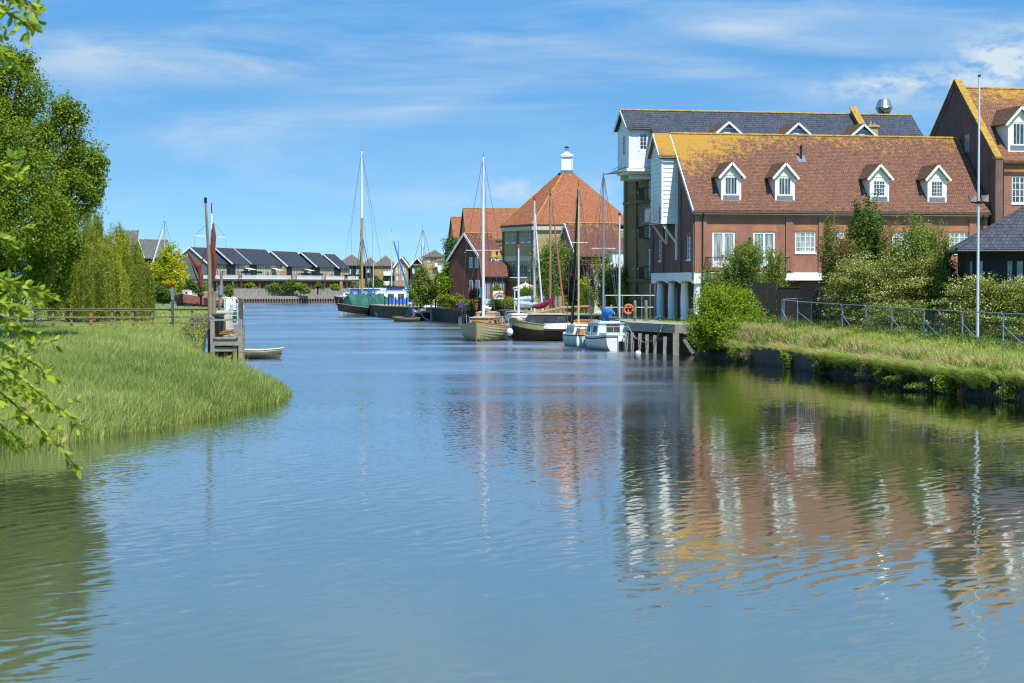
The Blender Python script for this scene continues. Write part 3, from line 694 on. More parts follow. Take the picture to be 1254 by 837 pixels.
def gable_roof(B, name, mats, u0, u1, v0, v1, ze, zr, over=.3, ov=.15, th=.14, ridge='ridge_lichen', parent=None, vr=None):
    """ridge along u"""
    vr = (v0+v1)/2 if vr is None else vr; mb = MB(); k = (zr-ze)/(vr-v0); k2 = (zr-ze)/(v1-vr)
    mb.slab([(u0-ov, v0-over, ze-k*over), (u1+ov, v0-over, ze-k*over), (u1+ov, vr, zr), (u0-ov, vr, zr)], (0, 0, th))
    mb.slab([(u0-ov, vr, zr), (u1+ov, vr, zr), (u1+ov, v1+over, ze-k2*over), (u0-ov, v1+over, ze-k2*over)], (0, 0, th))
    r = B.part(name, mb, mats, parent)
    if ridge:
        q = MB(); q.tube([(u0-ov, vr, zr+th+.0), (u1+ov, vr, zr+th+.0)], .12, 6); B.part('ridge_tiles', q, ridge, r if parent is None else parent)
    return r
A12 = R(12)
# ================================================================ 1 the tiled brick warehouse on columns
zb = 2.16; OX, OY = XX(850, 151.5), 151.5
B = Bld('warehouse', 'red brick warehouse on white columns with lichened brown tile roof', 'warehouse', (OX, OY, zb), A12)
LEN, DEP, ZE, ZR, ZF = 24.4, 11.8, 10.93, 16.9, 5.9
vro = lambda z: (z-ZE)*(DEP/2)/(ZR-ZE)+.02
W = FRONT(); G = LEFTW()
doors = [(B.u_at(872, 0), B.u_at(900, 0), 6.3, 9.04), (B.u_at(922, 0), B.u_at(949, 0), 6.3, 9.04)]
win3 = (B.u_at(973.5, 0), B.u_at(998.5, 0), 7.45, 9.08); win4 = (B.u_at(1010, 0), B.u_at(1034, 0), 6.3, 9.08); win5 = (B.u_at(1162, 0), B.u_at(1187, 0), 7.45, 9.08)
win6 = (B.u_at(1092, 0), B.u_at(1116, 0), 7.45, 9.08)
holes = doors+[win3, win4, win5, win6]
pil = [B.u_at(x, 0) for x in (860, 966, 1006, 1060, 1135, 1190)]
mb = MB(); W.face(mb, 0, LEN, ZF, ZE, holes)
gh = [(B.v_at(812.5, 0), B.v_at(806.5, 0), 6.9, 8.6), (B.v_at(847, 0), B.v_at(840.5, 0), 6.9, 8.65)]
gh = [(min(a, b), max(a, b), c, d) for a, b, c, d in gh]
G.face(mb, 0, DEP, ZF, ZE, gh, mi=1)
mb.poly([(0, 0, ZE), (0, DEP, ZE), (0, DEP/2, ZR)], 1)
mb.poly([(LEN, 0, ZF), (LEN, DEP, ZF), (LEN, DEP, ZE), (LEN, DEP/2, ZR), (LEN, 0, ZE)]); mb.poly([(0, DEP, ZF), (LEN, DEP, ZF), (LEN, DEP, ZE), (0, DEP, ZE)])
mb.poly([(0, 0, ZF), (LEN, 0, ZF), (LEN, DEP, ZF), (0, DEP, ZF)])
wl = B.part('wall', mb, ['brick_red', 'brick_red_shaded'])
for p in pil[1:]: mb = MB(); W.cube(mb, p-.3, p+.3, ZF, ZE-.05, .003, .11); B.part('pilaster', mb, 'brick_red')
mb = MB(); W.cube(mb, .003, .95, ZF, ZE-.05, .003, .11); B.part('pilaster', mb, 'brick_red')
mb = MB(); W.cube(mb, .95, LEN, ZE-.75, ZE-.04, .004, .09); B.part('brick_frieze', mb, 'brick_red')
for v in (.25, 3.6, 8.4, 11.5): mb = MB(); G.cube(mb, v-.25, v+.25, ZF, ZE-.05 if v in (.25, 11.5) else 12.5, .003, .11); B.part('pilaster', mb, 'brick_red_shaded')
for h in holes: mb = MB(); archband(W, mb, h[0]-.12, h[1]+.12, h[3]+.01, .10, .42); B.part('brick_arch', mb, 'brick_arch')
for h in gh: mb = MB(); archband(G, mb, h[0]-.05, h[1]+.05, h[3]+.01, .10, .25); B.part('brick_arch', mb, 'brick_arch')
for i, d in enumerate(doors): window(B, W, *d, 2, 1, 'white_paint', 'glass_pale', name='french_door', sill=False, fw=.14, gb=.1, panels=.5)
for h in (win3, win5, win6): window(B, W, *h, 4, 4, 'white_paint', 'glass_pale', fw=.09, gb=.045)
o = window(B, W, *win4, 2, 1, 'white_paint', 'curtain', name='shutter_door', sill=False, fw=.14, gb=.05, panels=2.5)
for h in gh: window(B, G, *h, 2, 4, 'blue_white', 'glass', name='arched_window', fw=.08)
# white band with shallow arches between the columns, columns, recessed ground floor
mb = MB(); W.cube(mb, -.02, LEN, ZF-.62, ZF-.003, -.3, .06)
cv_ = [.4, 3.8, 7.3, 10.6]
for a, b in zip(cv_[:-1], cv_[1:]):
    n = 8
    for i in range(n):
        t0, t1 = a+(b-a)*i/n, a+(b-a)*(i+1)/n; f = lambda t: ZF-.86+.24*math.sin(math.pi*(t-a)/(b-a))**.6
        f0, f1 = f(t0), f(t1)
        mb.add([(-.06, t0, f0), (-.06, t1, f1), (-.06, t1, ZF-.003), (-.06, t0, ZF-.003), (.6, t0, f0), (.6, t1, f1), (.6, t1, ZF-.01), (.6, t0, ZF-.01)], [(0, 1, 2, 3), (0, 4, 5, 1), (4, 7, 6, 5)])
mb.box(-.06, .6, 10.6, DEP, ZF-.86, ZF-.003); mb.box(-.06, .6, -.055, .4, ZF-.86, ZF-.62)
B.part('band_course', mb, 'render_white')
for v in cv_:
    mb = MB(); mb.lathe([(.36, 2.16), (.36, 2.3), (.31, 2.34), (.335, 3.2), (.33, 4.0), (.28, 5.0), (.35, 5.08)], (.4, v, 0), 14); B.part('column', mb, 'render_white', smooth=False)
for u in (5.2, 15, 20):
    mb = MB(); mb.lathe([(.36, 2.16), (.36, 2.3), (.31, 2.34), (.335, 3.2), (.28, 4.9), (.36, 5.28)], (u, .4, 0), 14); B.part('column', mb, 'render_white')
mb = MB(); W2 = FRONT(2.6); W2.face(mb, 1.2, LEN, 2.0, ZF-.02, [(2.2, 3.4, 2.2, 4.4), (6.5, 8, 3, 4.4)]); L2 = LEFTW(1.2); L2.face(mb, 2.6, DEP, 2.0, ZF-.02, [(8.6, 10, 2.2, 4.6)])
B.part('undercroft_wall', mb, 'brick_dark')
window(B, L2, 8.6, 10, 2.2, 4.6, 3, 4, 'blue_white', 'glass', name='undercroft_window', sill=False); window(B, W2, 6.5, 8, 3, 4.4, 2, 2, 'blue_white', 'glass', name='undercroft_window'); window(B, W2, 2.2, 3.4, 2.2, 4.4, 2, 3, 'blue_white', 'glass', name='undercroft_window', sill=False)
# roof
rf = gable_roof(B, 'roof', 'tiles_brown', 0, LEN, 0, DEP, ZE, ZR, .35, .2)
mb = MB()
k = (ZR-ZE)/(DEP/2)
mb.bar((-.22, -.38, ZE-k*.38+.02), (-.22, DEP/2, ZR-.02), .06, .26); mb.bar((-.22, DEP+.38, ZE-k*.38+.02), (-.22, DEP/2, ZR-.02), .06, .26); B.part('bargeboard', mb, 'white_paint', rf)
mb = MB(); mb.tube([(-.2, -.45, ZE-.42), (LEN+.1, -.45, ZE-.42)], .085, 8); B.part('gutter', mb, 'black_metal', rf)
mb = MB(); W.cube(mb, -.1, LEN, ZE-.55, ZE-.25, .1, .3); B.part('fascia', mb, 'blue_white', rf)
for u in (.62, LEN-.5):
    mb = MB(); mb.tube([(u, -.4, ZE-.45), (u, -.17, ZE-.8), (u, -.17, 2.2)], .055, 6); B.part('downpipe', mb, 'black_metal')
mb = MB(); uv = B.u_at(985, 3); zt = vro(0); zc = ZE+3.9*k; mb.tube([(uv, 3.9, zc), (uv, 3.9, zc+.95)], .08, 8); mb.tube([(uv, 3.9, zc+.95), (uv, 3.9, zc+1.2)], .12, 8); B.part('vent_pipe', mb, 'black_metal', rf)
mb = MB(); 
q = [(uv-.35, 3.6, ZE+3.6*k+.16), (uv+.35, 3.6, ZE+3.6*k+.16), (uv+.35, 4.1, ZE+4.1*k+.16), (uv-.35, 4.1, ZE+4.1*k+.16)]; mb.slab(q, (0, 0, .03)); B.part('flashing', mb, 'lead', rf)
for i, x in enumerate((894.8, 960.5, 1076, 1146.5)):
    dormer(B, B.u_at(x, .5), 1.62, 11.45, 13.55, 14.45, .5, vro, 11.95, 13.3 if i < 2 else 13.15, .98 if i < 2 else .95, 4, 1 if i < 2 else 4)
# juliet balcony and wall lamp
mb = MB(); bu0, bu1 = B.u_at(868, -.9), B.u_at(968, -.9)
for z in (5.98, 7.05): mb.bar((bu0, -.95, z), (bu1, -.95, z), .04, .05)
for u in (bu0, bu1):
    for z in (5.98, 7.05): mb.bar((u, 0, z), (u, -.95, z), .04, .05)
n = int((bu1-bu0)/.13)
for i in range(n+1): u = bu0+(bu1-bu0)*i/n; mb.bar((u, -.95, 5.98), (u, -.95, 7.05), .018, .018)
for i in range(7): mb.bar((bu0, -i*.14, 5.98), (bu0, -i*.14, 7.05), .018, .018)
mb.box(bu0, bu1, -.95, -.13, 5.9, 5.96); B.part('balcony', mb, 'black_metal')
mb = MB(); ul = B.u_at(916.5, 0); mb.bar((ul, -.02, 8.5), (ul, -.22, 8.5), .03, .03); mb.lathe([(.05, 0), (.11, .1), (.14, .4), (.05, .55), (.02, .65)], (ul, -.28, 8.1), 8); B.part('wall_lamp', mb, 'black_metal')
# white timber hoist bay (lucam) on the gable
l0, l1, lu, lz = 4.35, 7.4, -1.35, 9.75
LB = LEFTW(lu); LF = Wall((lu, l0), (1, 0), (0, -1)); mb = MB(); lze = ZR-(DEP/2-l0)*k*1.0
mb.box(lu+.02, 0, l0+.02, l1-.02, lz, lze-.1)
dr = (5.3, 6.25, 9.9, 12.2)
lapboards(LF, mb, 0, 1.35, lz+.25, lze-.12, .34, .045); lapboards(LB, mb, l0, l1, lz+.25, lze-.12, .34, .045, skip=[dr])
mb.poly([(lu, l0, lze-.12), (lu, l1, lze-.12), (lu, DEP/2, ZR-.1)])
for i in range(4):
    a = lze-.12+i*.36; hw = (l1-l0)/2*(1-(i+.5)*.36/(ZR-lze)); 
    if hw > .1: mb.add([(lu-.045, DEP/2-hw, a), (lu-.045, DEP/2+hw, a), (lu-.004, DEP/2+hw*.8, a+.36), (lu-.004, DEP/2-hw*.8, a+.36)], [(0, 1, 2, 3)])
mb.box(lu-.06, .0, l0-.06, l1+.06, lz, lz+.25); mb.box(lu-.03, lu+.1, l0-.05, l0+.1, lz+.25, lze-.1); 
lc = B.part('hoist_bay', mb, 'white_paint')
mb = MB(); mb.slab([(lu-.3, l0-.25, lze-.25*k), (-.15, l0-.25, lze-.25*k), (-.15, DEP/2, ZR+.0), (lu-.3, DEP/2, ZR+.0)], (0, 0, .14)); mb.slab([(lu-.3, DEP/2, ZR), (-.15, DEP/2, ZR), (-.15, l1+.25, lze-.25*k), (lu-.3, l1+.25, lze-.25*k)], (0, 0, .14)); B.part('bay_roof', mb, 'tiles_brown', lc)
mb = MB()
for a, b in ((l0-.25, DEP/2), (l1+.25, DEP/2)): mb.bar((lu-.32, a, lze-.25*k), (lu-.32, b, ZR), .05, .24)
B.part('bargeboard', mb, 'cream_paint', lc)
mb = MB(); LB.cube(mb, dr[0], dr[1], dr[2], dr[3], -.02, .01, 0); B.part('loading_door', mb, 'cream_paint', lc)
mb = MB()
for i in range(12): v = l0+.35+i*(l1-l0-.5)/11; mb.bar((lu-.75, v, 9.95), (lu-.75, v, 11.15), .07, .03)
for v in (l0+.35, l1-.15):
    for i in range(4): mb.bar((lu-.05-i*.2, v, 9.95), (lu-.05-i*.2, v, 11.15), .07, .03)
mb.bar((lu-.75, l0+.3, 11.15), (lu-.75, l1-.1, 11.15), .05, .05); mb.box(lu-.8, lu-.07, l0+.3, l1-.1, 9.85, 9.95); B.part('bay_balcony', mb, 'lead', lc)
mb = MB(); mb.tube([(lu-.3, l0-.27, lze-.38), (-.2, l0-.27, lze-.38)], .07, 6); B.part('gutter', mb, 'black_metal', lc)
for v in (l0+.15, l1-.15):
    mb = MB(); mb.box(-.16, -.015, v-.09, v+.09, 6.9 if v < 5 else 8.2, lz); mb.bar((-.1, v, 8.25), (lu+.15, v, lz-.05), .12, .14); B.part('bracket', mb, 'white_paint', lc)

# ================================================================ 2 the slate warehouse behind
S = Bld('slate_warehouse', 'tall yellow brick warehouse with slate roof and white boarded hoist cabin', 'warehouse', (OX, OY, zb), A12)
us, v0, v1, vr, zr, slp = 1.5, 12.35, 25.8, 19.05, 19.9, .77
ze = zr-(vr-v0)*slp; ue = 26.0
vrs = lambda z: vr-(zr-z)/slp
GS = LEFTW(us); FS = FRONT(v0)
def vw(px0, px1): a, b = sorted((S.v_at(px0, us), S.v_at(px1, us))); return a, b
wins = [(*vw(776, 781.5), a, b) for a, b in ((13.1, 14.3), (9.75, 11.15), (6.4, 7.95), (3.8, 4.9))]
load = [(*vw(792.5, 797.5), a, b) for a, b in ((12.2, 14.2), (8.9, 11.2), (5.4, 8.0))]
mb = MB(); GS.face(mb, v0, v1, 2.0, ze, wins+load); mb.poly([(us, v0, ze), (us, v1, ze), (us, vr, zr)])
FS.face(mb, us, ue, 2.0, ze); mb.poly([(ue, v0, 2), (ue, v1, 2), (ue, v1, ze), (ue, vr, zr), (ue, v0, ze)]); mb.poly([(us, v1, 2), (ue, v1, 2), (ue, v1, ze), (us, v1, ze)])
S.part('wall', mb, 'brick_yellow')
for v in (v1-.45, v1-3.9, v0+3.0, v0+.5): mb = MB(); GS.cube(mb, v-.35, v+.35, 2.0, ze, .003, .16); S.part('pilaster', mb, 'brick_yellow')
for z in (5.2, 12.1): mb = MB(); GS.cube(mb, v0, v1, z, z+.25, .005, .2); S.part('string_course', mb, 'brick_yellow')
for h in wins: window(S, GS, *h, 2, 4, 'render_blue', 'glass', name='arched_window', inset=.09)
for h in wins+load: mb = MB(); archband(GS, mb, h[0]-.1, h[1]+.1, h[3]+.01, .12, .25); S.part('brick_arch', mb, 'brick_yellow')
for h in load:
    window(S, GS, *h, 2, 3, 'render_blue', 'glass', name='loading_door', sill=False)
    mb = MB(); a, b = h[0]-.2, h[1]+.2
    for i in range(12): v = a+(b-a)*i/11; mb.bar((us-.7, v, h[2]), (us-.7, v, h[2]+1.1), .03, .03)
    for z in (h[2], h[2]+1.1): mb.bar((us-.7, a, z), (us-.7, b, z), .05, .05); mb.bar((us, a, z), (us-.7, a, z), .05, .05); mb.bar((us, b, z), (us-.7, b, z), .05, .05)
    S.part('iron_balcony', mb, 'black_metal')
rs = gable_roof(S, 'roof', 'slate', us, ue, v0, v1, ze, zr, .4, .15, vr=vr)
for i, x in enumerate((891, 976, 1056)):
    dormer(S, S.u_at(x, v0+1.6), 2.35, 15.6, 17.75, 18.75, v0+1.7, vrs, 16, 17.5, 1.4, 2, 2, over=.3, truss=True, body='blue_white')
mb = MB(); up = S.u_at(1043, vr)
mb.slab([(up-.22, v0-.3, ze-.25), (up-.22, vr, zr-.1), (up-.22, vr, zr+.75), (up-.22, v0-.3, ze+.55)], (.44, 0, 0)); S.part('parapet', mb, 'brick_yellow', rs)
mb = MB(); mb.bar((up, v0-.35, ze+.6), (up, vr+.1, zr+.82), .62, .1); S.part('coping', mb, 'ridge_lichen', rs)
mb = MB(); uc = S.u_at(1080, vr+1); mb.lathe([(.42, 19.2), (.42, 20.15), (.5, 20.2), (.78, 20.75), (.72, 20.85), (.5, 21.45), (.44, 21.5)], (uc, vr+.8, 0), 16); S.part('vent_cowl', mb, 'steel', rs)
mb = MB(); uc = S.u_at(1070, v0+2.5); mb.box(uc-.5, uc+.35, v0+2.6, v0+3.4, 16, 18.6); mb.box(uc-.6, uc+.45, v0+2.5, v0+3.5, 18.6, 18.8); mb.lathe([(.12, 18.8), (.1, 19.15)], (uc-.2, v0+3, 0), 8); mb.lathe([(.12, 18.8), (.1, 19.0)], (uc+.15, v0+3, 0), 8); S.part('chimney', mb, 'brick_buff', rs)
# hoist cabin
h0, h1, hu, hz = 17.3, 20.8, -.45, 14.95
hze = zr-(vr-h0)*slp-.12; HB = LEFTW(hu); HF = Wall((hu, h0), (1, 0), (0, -1))
wf = (.95, 1.55, 16.55, 17.85); wg = (h0+1.2, h0+2.0, 16.1, 17.8)
mb = MB(); HF.face(mb, 0, us-hu, hz, hze, [wf], reveal=.05); HB.face(mb, h0, h1, hz, hze, [wg], reveal=.05); mb.poly([(hu, h0, hze), (hu, h1, hze), (hu, (h0+h1)/2, zr-.1)]); mb.poly([(hu, h1, hz), (us, h1, hz), (us, h1, hze), (hu, h1, hze)]); mb.poly([(hu, h0, hz), (us, h0, hz), (us, h1, hz), (hu, h1, hz)])
lapboards(HF, mb, 0, us-hu, hz+.1, hze-.02, .17, .02, skip=[wf]); lapboards(HB, mb, h0, h1, hz+.1, hze-.02, .17, .02, skip=[wg])
for z in range(8):
    a = hze+z*.17; hw = (h1-h0)/2*(1-(z+.6)*.17/(zr-.1-hze))
    if hw > .1: mb.add([(hu-.02, vr-hw, a), (hu-.02, vr+hw, a), (hu-.003, vr+hw, a+.17), (hu-.003, vr-hw, a+.17)], [(0, 1, 2, 3)])
for q in ((hu, h0), (hu, h1)): mb.box(q[0]-.05, q[0]+.09, q[1]-.05, q[1]+.09, hz, hze)
HF.cube(mb, .82, .95, 16.4, 18.0, 0, .04); HF.cube(mb, 1.55, 1.68, 16.4, 18.0, 0, .04)
hb = S.part('hoist_cabin', mb, 'blue_white')
mb = MB(); mb.box(hu-.3, us-.01, h0-.3, h1+.3, hz-.3, hz-.05); mb.box(hu-.12, us-.01, h0-.12, h1+.12, hz-.52, hz-.3)
for v in (h0+.3, h1-.3): mb.box(hu+.1, us-.02, v-.12, v+.12, hz-.95, hz-.53)
S.part('cabin_floor', mb, 'cream_paint', hb)
for Wq, h in ((HF, wf), (HB, wg)): window(S, Wq, *h, 2, 4, 'white_paint', 'glass', .04, .04, .025, parent=hb, name='window_frame', sill=False)
mb = MB()
for sgn, vv in ((-1, h0-.35), (1, h1+.35)): mb.slab([(hu-.35, vr, zr-.0), (us-.14, vr, zr-.0), (us-.14, vv, zr-abs(vv-vr)*slp), (hu-.35, vv, zr-abs(vv-vr)*slp)], (0, 0, .14))
S.part('cabin_roof', mb, 'slate', hb)
mb = MB(); mb.tube([(hu-.35, vr, zr+.14), (us-.14, vr, zr+.14)], .12, 6); S.part('ridge_tiles', mb, 'ridge_lichen', hb)
mb = MB()
for vv in (h0-.35, h1+.35): mb.bar((hu-.37, vr, zr), (hu-.37, vv, zr-abs(vv-vr)*slp), .05, .26)
S.part('bargeboard', mb, 'blue_white', hb)
mb = MB(); mb.tube([(hu-.3, h0-.38, hze-.15), (us, h0-.38, hze-.15)], .06, 6); S.part('gutter', mb, 'black_metal', hb)
mb = MB(); mb.tube([(hu-.1, h0+.6, hz+.1), (hu-1.5, h0+1.2, hz-.45), (hu-1.6, h0+2.2, hz-.45), (hu-.1, h1-.6, hz-.3)], .03, 5); mb.tube([(hu-.1, h0+.6, hz-.3), (hu-1.3, h0+1.1, hz-.4)], .025, 5); mb.tube([(hu-.1, h1-.6, hz+.25), (hu-1.0, h0+2.2, hz-.1)], .02, 5); S.part('hoist_frame', mb, 'black_metal', hb)

# ================================================================ 3 the tall gabled brick block at the right
T = Bld('tall_brick_block', 'tall red brick block with steep parapet gable at right end', 'apartment block', (OX, OY, zb), A12)
u0 = 24.75; v0, vr = -.3, 6.9; v1 = 14.1; ze, zr = 15.0, 21.15; u1 = 52; k = (zr-ze)/(vr-v0)
vrt = lambda z: v0+(z-ze)/k
GT = LEFTW(u0); FT = FRONT(v0); z4 = T.z_at(218, u0+3, v0); z3 = T.z_at(248, u0+3, v0)
wn = [(T.u_at(1238, v0), T.u_at(1258, v0), z3-.1, z4+.1), (T.u_at(1275, v0), T.u_at(1296, v0), z3-.1, z4+.1), (T.u_at(1238, v0), T.u_at(1258, v0), 7.3, 9.0)]
gv = sorted((T.v_at(1181, u0), T.v_at(1186, u0)))
gw = [(gv[0], gv[1], T.z_at(186, u0, gv[0]), T.z_at(166, u0, gv[0]))]
mb = MB(); FT.face(mb, u0, u1, 2, ze, wn); GT.face(mb, v0, v1, 2, ze, [(h[0], h[1], h[2], min(h[3], ze)) for h in gw if h[2] < ze])
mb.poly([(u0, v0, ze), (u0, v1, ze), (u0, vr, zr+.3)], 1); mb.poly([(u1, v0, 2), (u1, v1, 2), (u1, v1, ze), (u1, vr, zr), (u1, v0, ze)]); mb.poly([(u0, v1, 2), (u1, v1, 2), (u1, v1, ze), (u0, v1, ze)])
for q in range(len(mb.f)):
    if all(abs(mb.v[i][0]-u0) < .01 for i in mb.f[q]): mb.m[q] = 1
T.part('wall', mb, ['brick_red', 'brick_red_shaded'])
mb = MB(); GT.cube(mb, gw[0][0]-.1, gw[0][1]+.1, gw[0][2]-.1, gw[0][3]+.1, .01, .05); fr = T.part('gable_window', mb, 'lead')
mb = MB(); GT.cube(mb, gw[0][0], gw[0][1], gw[0][2], gw[0][3], .05, .07); T.part('pane', mb, 'glass_pale', fr)
mb = MB()
for v, sg in ((v0-.05, 1), (v1+.05, -1)):
    za = ze-.1+.55; mb.slab([(u0-.05, v-sg*.25, ze-.5), (u0-.05, vr, zr+.2), (u0-.05, vr, zr+.75), (u0-.05, v-sg*.25, ze+.15)], (.45, 0, 0))
mb.box(u0-.1, u0+.55, v0-.55, v0+.2, 2, ze-.05)
T.part('parapet', mb, 'brick_red_shaded')
mb = MB(); mb.bar((u0+.17, v0-.5, ze+.05), (u0+.17, vr, zr+.82), .62, .1); mb.bar((u0+.17, v1+.5, ze+.05), (u0+.17, vr, zr+.82), .62, .1); mb.box(u0-.15, u0+.6, v0-.62, v0+.1, ze-.05, ze+.1)
T.part('coping', mb, 'ridge_lichen')
rt = gable_roof(T, 'roof', 'tiles_brown_tall', u0+.42, u1, v0, v1, ze, zr, .35, 0, vr=vr)
mb = MB(); mb.tube([(u0+.6, v0-.5, ze-.42), (u1, v0-.5, ze-.42)], .085, 8); T.part('gutter', mb, 'black_metal', rt)
mb = MB(); mb.tube([(u0+.75, v0-.16, ze-.5), (u0+.75, v0-.16, 2)], .06, 6); T.part('downpipe', mb, 'black_metal')
for h in wn: mb = MB(); archband(FT, mb, h[0]-.12, h[1]+.12, h[3]+.01, .10, .42); T.part('brick_arch', mb, 'brick_arch')
for h in wn: window(T, FT, *h, 4, 4, 'white_paint', 'glass', fw=.09, gb=.05)
for x in (1247.5, 1330): uu = T.u_at(x, v0+.6); dormer(T, uu, 2.1, ze+.6, ze+3.05, ze+4.2, v0+.6, vrt, ze+1.15, ze+2.85, 1.2, 4, 1, over=.3)

# ================================================================ 4 the low slate pavilion at the right
Lw = Bld('slate_pavilion', 'low dark boarded pavilion under a hipped slate roof at right', 'pavilion', (XX(1171, 113.5), 113.5, 1.5), R(-8))
ze = ZZ(308, 113.5); mb = MB(); FW = FRONT(.9, 0)
wn = [(Lw.u_at(a, .9), Lw.u_at(b, .9), 5.0, 6.4) for a, b in ((1186, 1192), (1195, 1205), (1232, 1241), (1243.5, 1254), (1256, 1268))]
FW.face(mb, .9, 16, 1.3, ze, wn); LEFTW(.9).face(mb, .9, 10.1, 1.3, ze); mb.poly([(.9, 10.1, 1.3), (16, 10.1, 1.3), (16, 10.1, ze), (.9, 10.1, ze)]); mb.poly([(16, .9, 1.3), (16, 10.1, 1.3), (16, 10.1, ze), (16, .9, ze)])
Lw.part('wall', mb, 'boards_black')
for h in wn: window(Lw, FW, *h, 1, 1, 'black_paint', 'glass_green', sill=False)
mb = MB(); a, b, c, d = (0, 0), (17, 0), (17, 11), (0, 11); r0, r1, rz = (5.5, 5.5), (11.5, 5.5), ze+3.3
for poly in ([(0, 0, ze), (17, 0, ze), (11.5, 5.5, rz), (5.5, 5.5, rz)], [(17, 0, ze), (17, 11, ze), (11.5, 5.5, rz)], [(17, 11, ze), (0, 11, ze), (5.5, 5.5, rz), (11.5, 5.5, rz)], [(0, 11, ze), (0, 0, ze), (5.5, 5.5, rz)]): mb.slab(poly, (0, 0, .12))
rl = Lw.part('roof', mb, 'slate_low')
mb = MB(); mb.tube([(0, 0, ze+.13), (5.5, 5.5, rz+.12)], .1, 6); Lw.part('hip_tiles', mb, 'slate_low', rl)
mb = MB(); mb.tube([(0, -.06, ze+.0), (17, -.06, ze+.0)], .08, 6); mb.tube([(-.06, 0, ze+.0), (-.06, 11, ze+.0)], .08, 6); Lw.part('gutter', mb, 'black_metal', rl)
mb = MB(); FW.cube(mb, Lw.u_at(1210, .9), Lw.u_at(1231, .9), 4.9, 6.3, .0, .04); fr = Lw.part('boarded_panel', mb, 'black_paint')

# ================================================================ 5 octagonal building with cupola
OY5 = 236; sx = OY5/FPX
Oc = Bld('octagonal_house', 'octagonal brick building with orange pyramid roof and white cupola', 'building', (XX(694, OY5), OY5, 2.0), 0)
px8 = [(-81, 12), (-43, -58), (55, -62), (84, -10), (82, 45), (45, 80), (-40, 80), (-80, 45)]
ring = [(a*sx, b*sx) for a, b in px8]; ze5 = ZZ(275.5, OY5-4); za5 = ZZ(214, OY5)
def ringpts(k, z): return [(x*k, y*k, z) for x, y in ring]
mb = MB(); R0 = ringpts(.965, 0)
for i in range(8):
    a, b = R0[i], R0[(i+1) % 8]; e = Vector(b)-Vector(a); ln = e.length; ud = (e.x/ln, e.y/ln); nd = (ud[1], -ud[0])
    Wq = Wall((a[0], a[1]), ud, nd)
    hs_ = []
    if i == 0:
        for t in (.16, .36, .66, .86):
            hs_ += [(ln*t-.42, ln*t+.42, ZZ(297, OY5-3), ZZ(282.5, OY5-3)), (ln*t-.42, ln*t+.42, ZZ(336, OY5-3), ZZ(322, OY5-3))]
    if i == 1: hs_ = [(ln*t-.5, ln*t+.5, 5.2, 7) for t in (.2, .4)]
    Wq.face(mb, 0, ln, 1.8, ze5-.7, hs_, mi=0)
    if hs_ and i == 0: W5 = Wq; H5 = hs_; LN5 = ln
    if i == 1: W6 = Wq; H6 = hs_; LN6 = ln
Oc.part('wall', mb, 'brick_buff')
for h in H5: window(Oc, W5, *h, 2, 3, 'white_paint', 'glass')
for h in H6: window(Oc, W6, *h, 2, 3, 'white_paint', 'glass')
mb = MB()
for Wq, ln in ((W5, LN5), (W6, LN6)):
    Wq.cube(mb, -.05, ln+.05, ZZ(320, OY5-5), ZZ(313.5, OY5-5), .004, .08); Wq.cube(mb, -.05, ln+.05, ZZ(345, OY5-5), ZZ(338, OY5-5), .004, .08); Wq.cube(mb, -.1, ln+.1, ze5-.7, ze5-.1, -.2, .25)
Oc.part('band_course', mb, 'roof_cream')
for t in (0.02, .5, .98): mb = MB(); W5.cube(mb, LN5*t-.2, LN5*t+.2, 1.8, ze5-.7, .003, .1); Oc.part('pilaster', mb, 'brick_yellow')
for t in (.015, .985): mb = MB(); W6.cube(mb, LN6*t-.2, LN6*t+.2, 1.8, ze5-.7, .003, .1); Oc.part('pilaster', mb, 'brick_yellow')
mb = MB()
for t in (.66, .86, .16, .36):
    u = LN5*t; z = ZZ(337, OY5-3)
    for q in range(9): p = W5.pt(u-.55+q*.137, z, .3); mb.bar(p, (p[0], p[1], z+1), .025, .025)
    for zz_ in (z, z+1): mb.bar(W5.pt(u-.6, zz_, .3), W5.pt(u+.6, zz_, .3), .04, .04)
    mb.bar(W5.pt(u-.6, z, 0), W5.pt(u-.6, z, .3), .03, .03); mb.bar(W5.pt(u+.6, z, 0), W5.pt(u+.6, z, .3), .03, .03)
Oc.part('iron_balconies', mb, 'black_metal')
E0 = ringpts(1.0, ze5-.12); A0 = ringpts(.105, za5); mb = MB()
for i in range(8): j = (i+1) % 8; mb.slab([E0[i], E0[j], A0[j], A0[i]], (0, 0, .15))
ro = Oc.part('roof', mb, 'tiles_orange')
mb = MB()
for i in (0, 1): mb.tube([Vector(E0[i])+Vector((0, 0, .16)), Vector(A0[i])+Vector((0, 0, .16))], .11, 6)
Oc.part('hip_tiles', mb, 'ridge_lichen', ro)
mb = MB()
for i in range(8): mb.tube([Vector(E0[i])+Vector((0, 0, -.02)), Vector(E0[(i+1) % 8])+Vector((0, 0, -.02))], .1, 6)
Oc.part('gutter', mb, 'black_metal', ro)
cw = .62; mb = MB(); mb.box(-cw-.12, cw+.12, -cw-.12, cw+.12, za5-.1, za5+.45, 1)
mb.box(-cw, cw, -cw, cw, za5+.45, za5+2.05); mb.box(-cw-.15, cw+.15, -cw-.15, cw+.15, za5+2.05, za5+2.2)
for s_ in ((-1, -1), (1, -1), (1, 1), (-1, 1)): mb.box(s_[0]*cw-.06, s_[0]*cw+.06, s_[1]*cw-.06, s_[1]*cw+.06, za5+.46, za5+2.04)
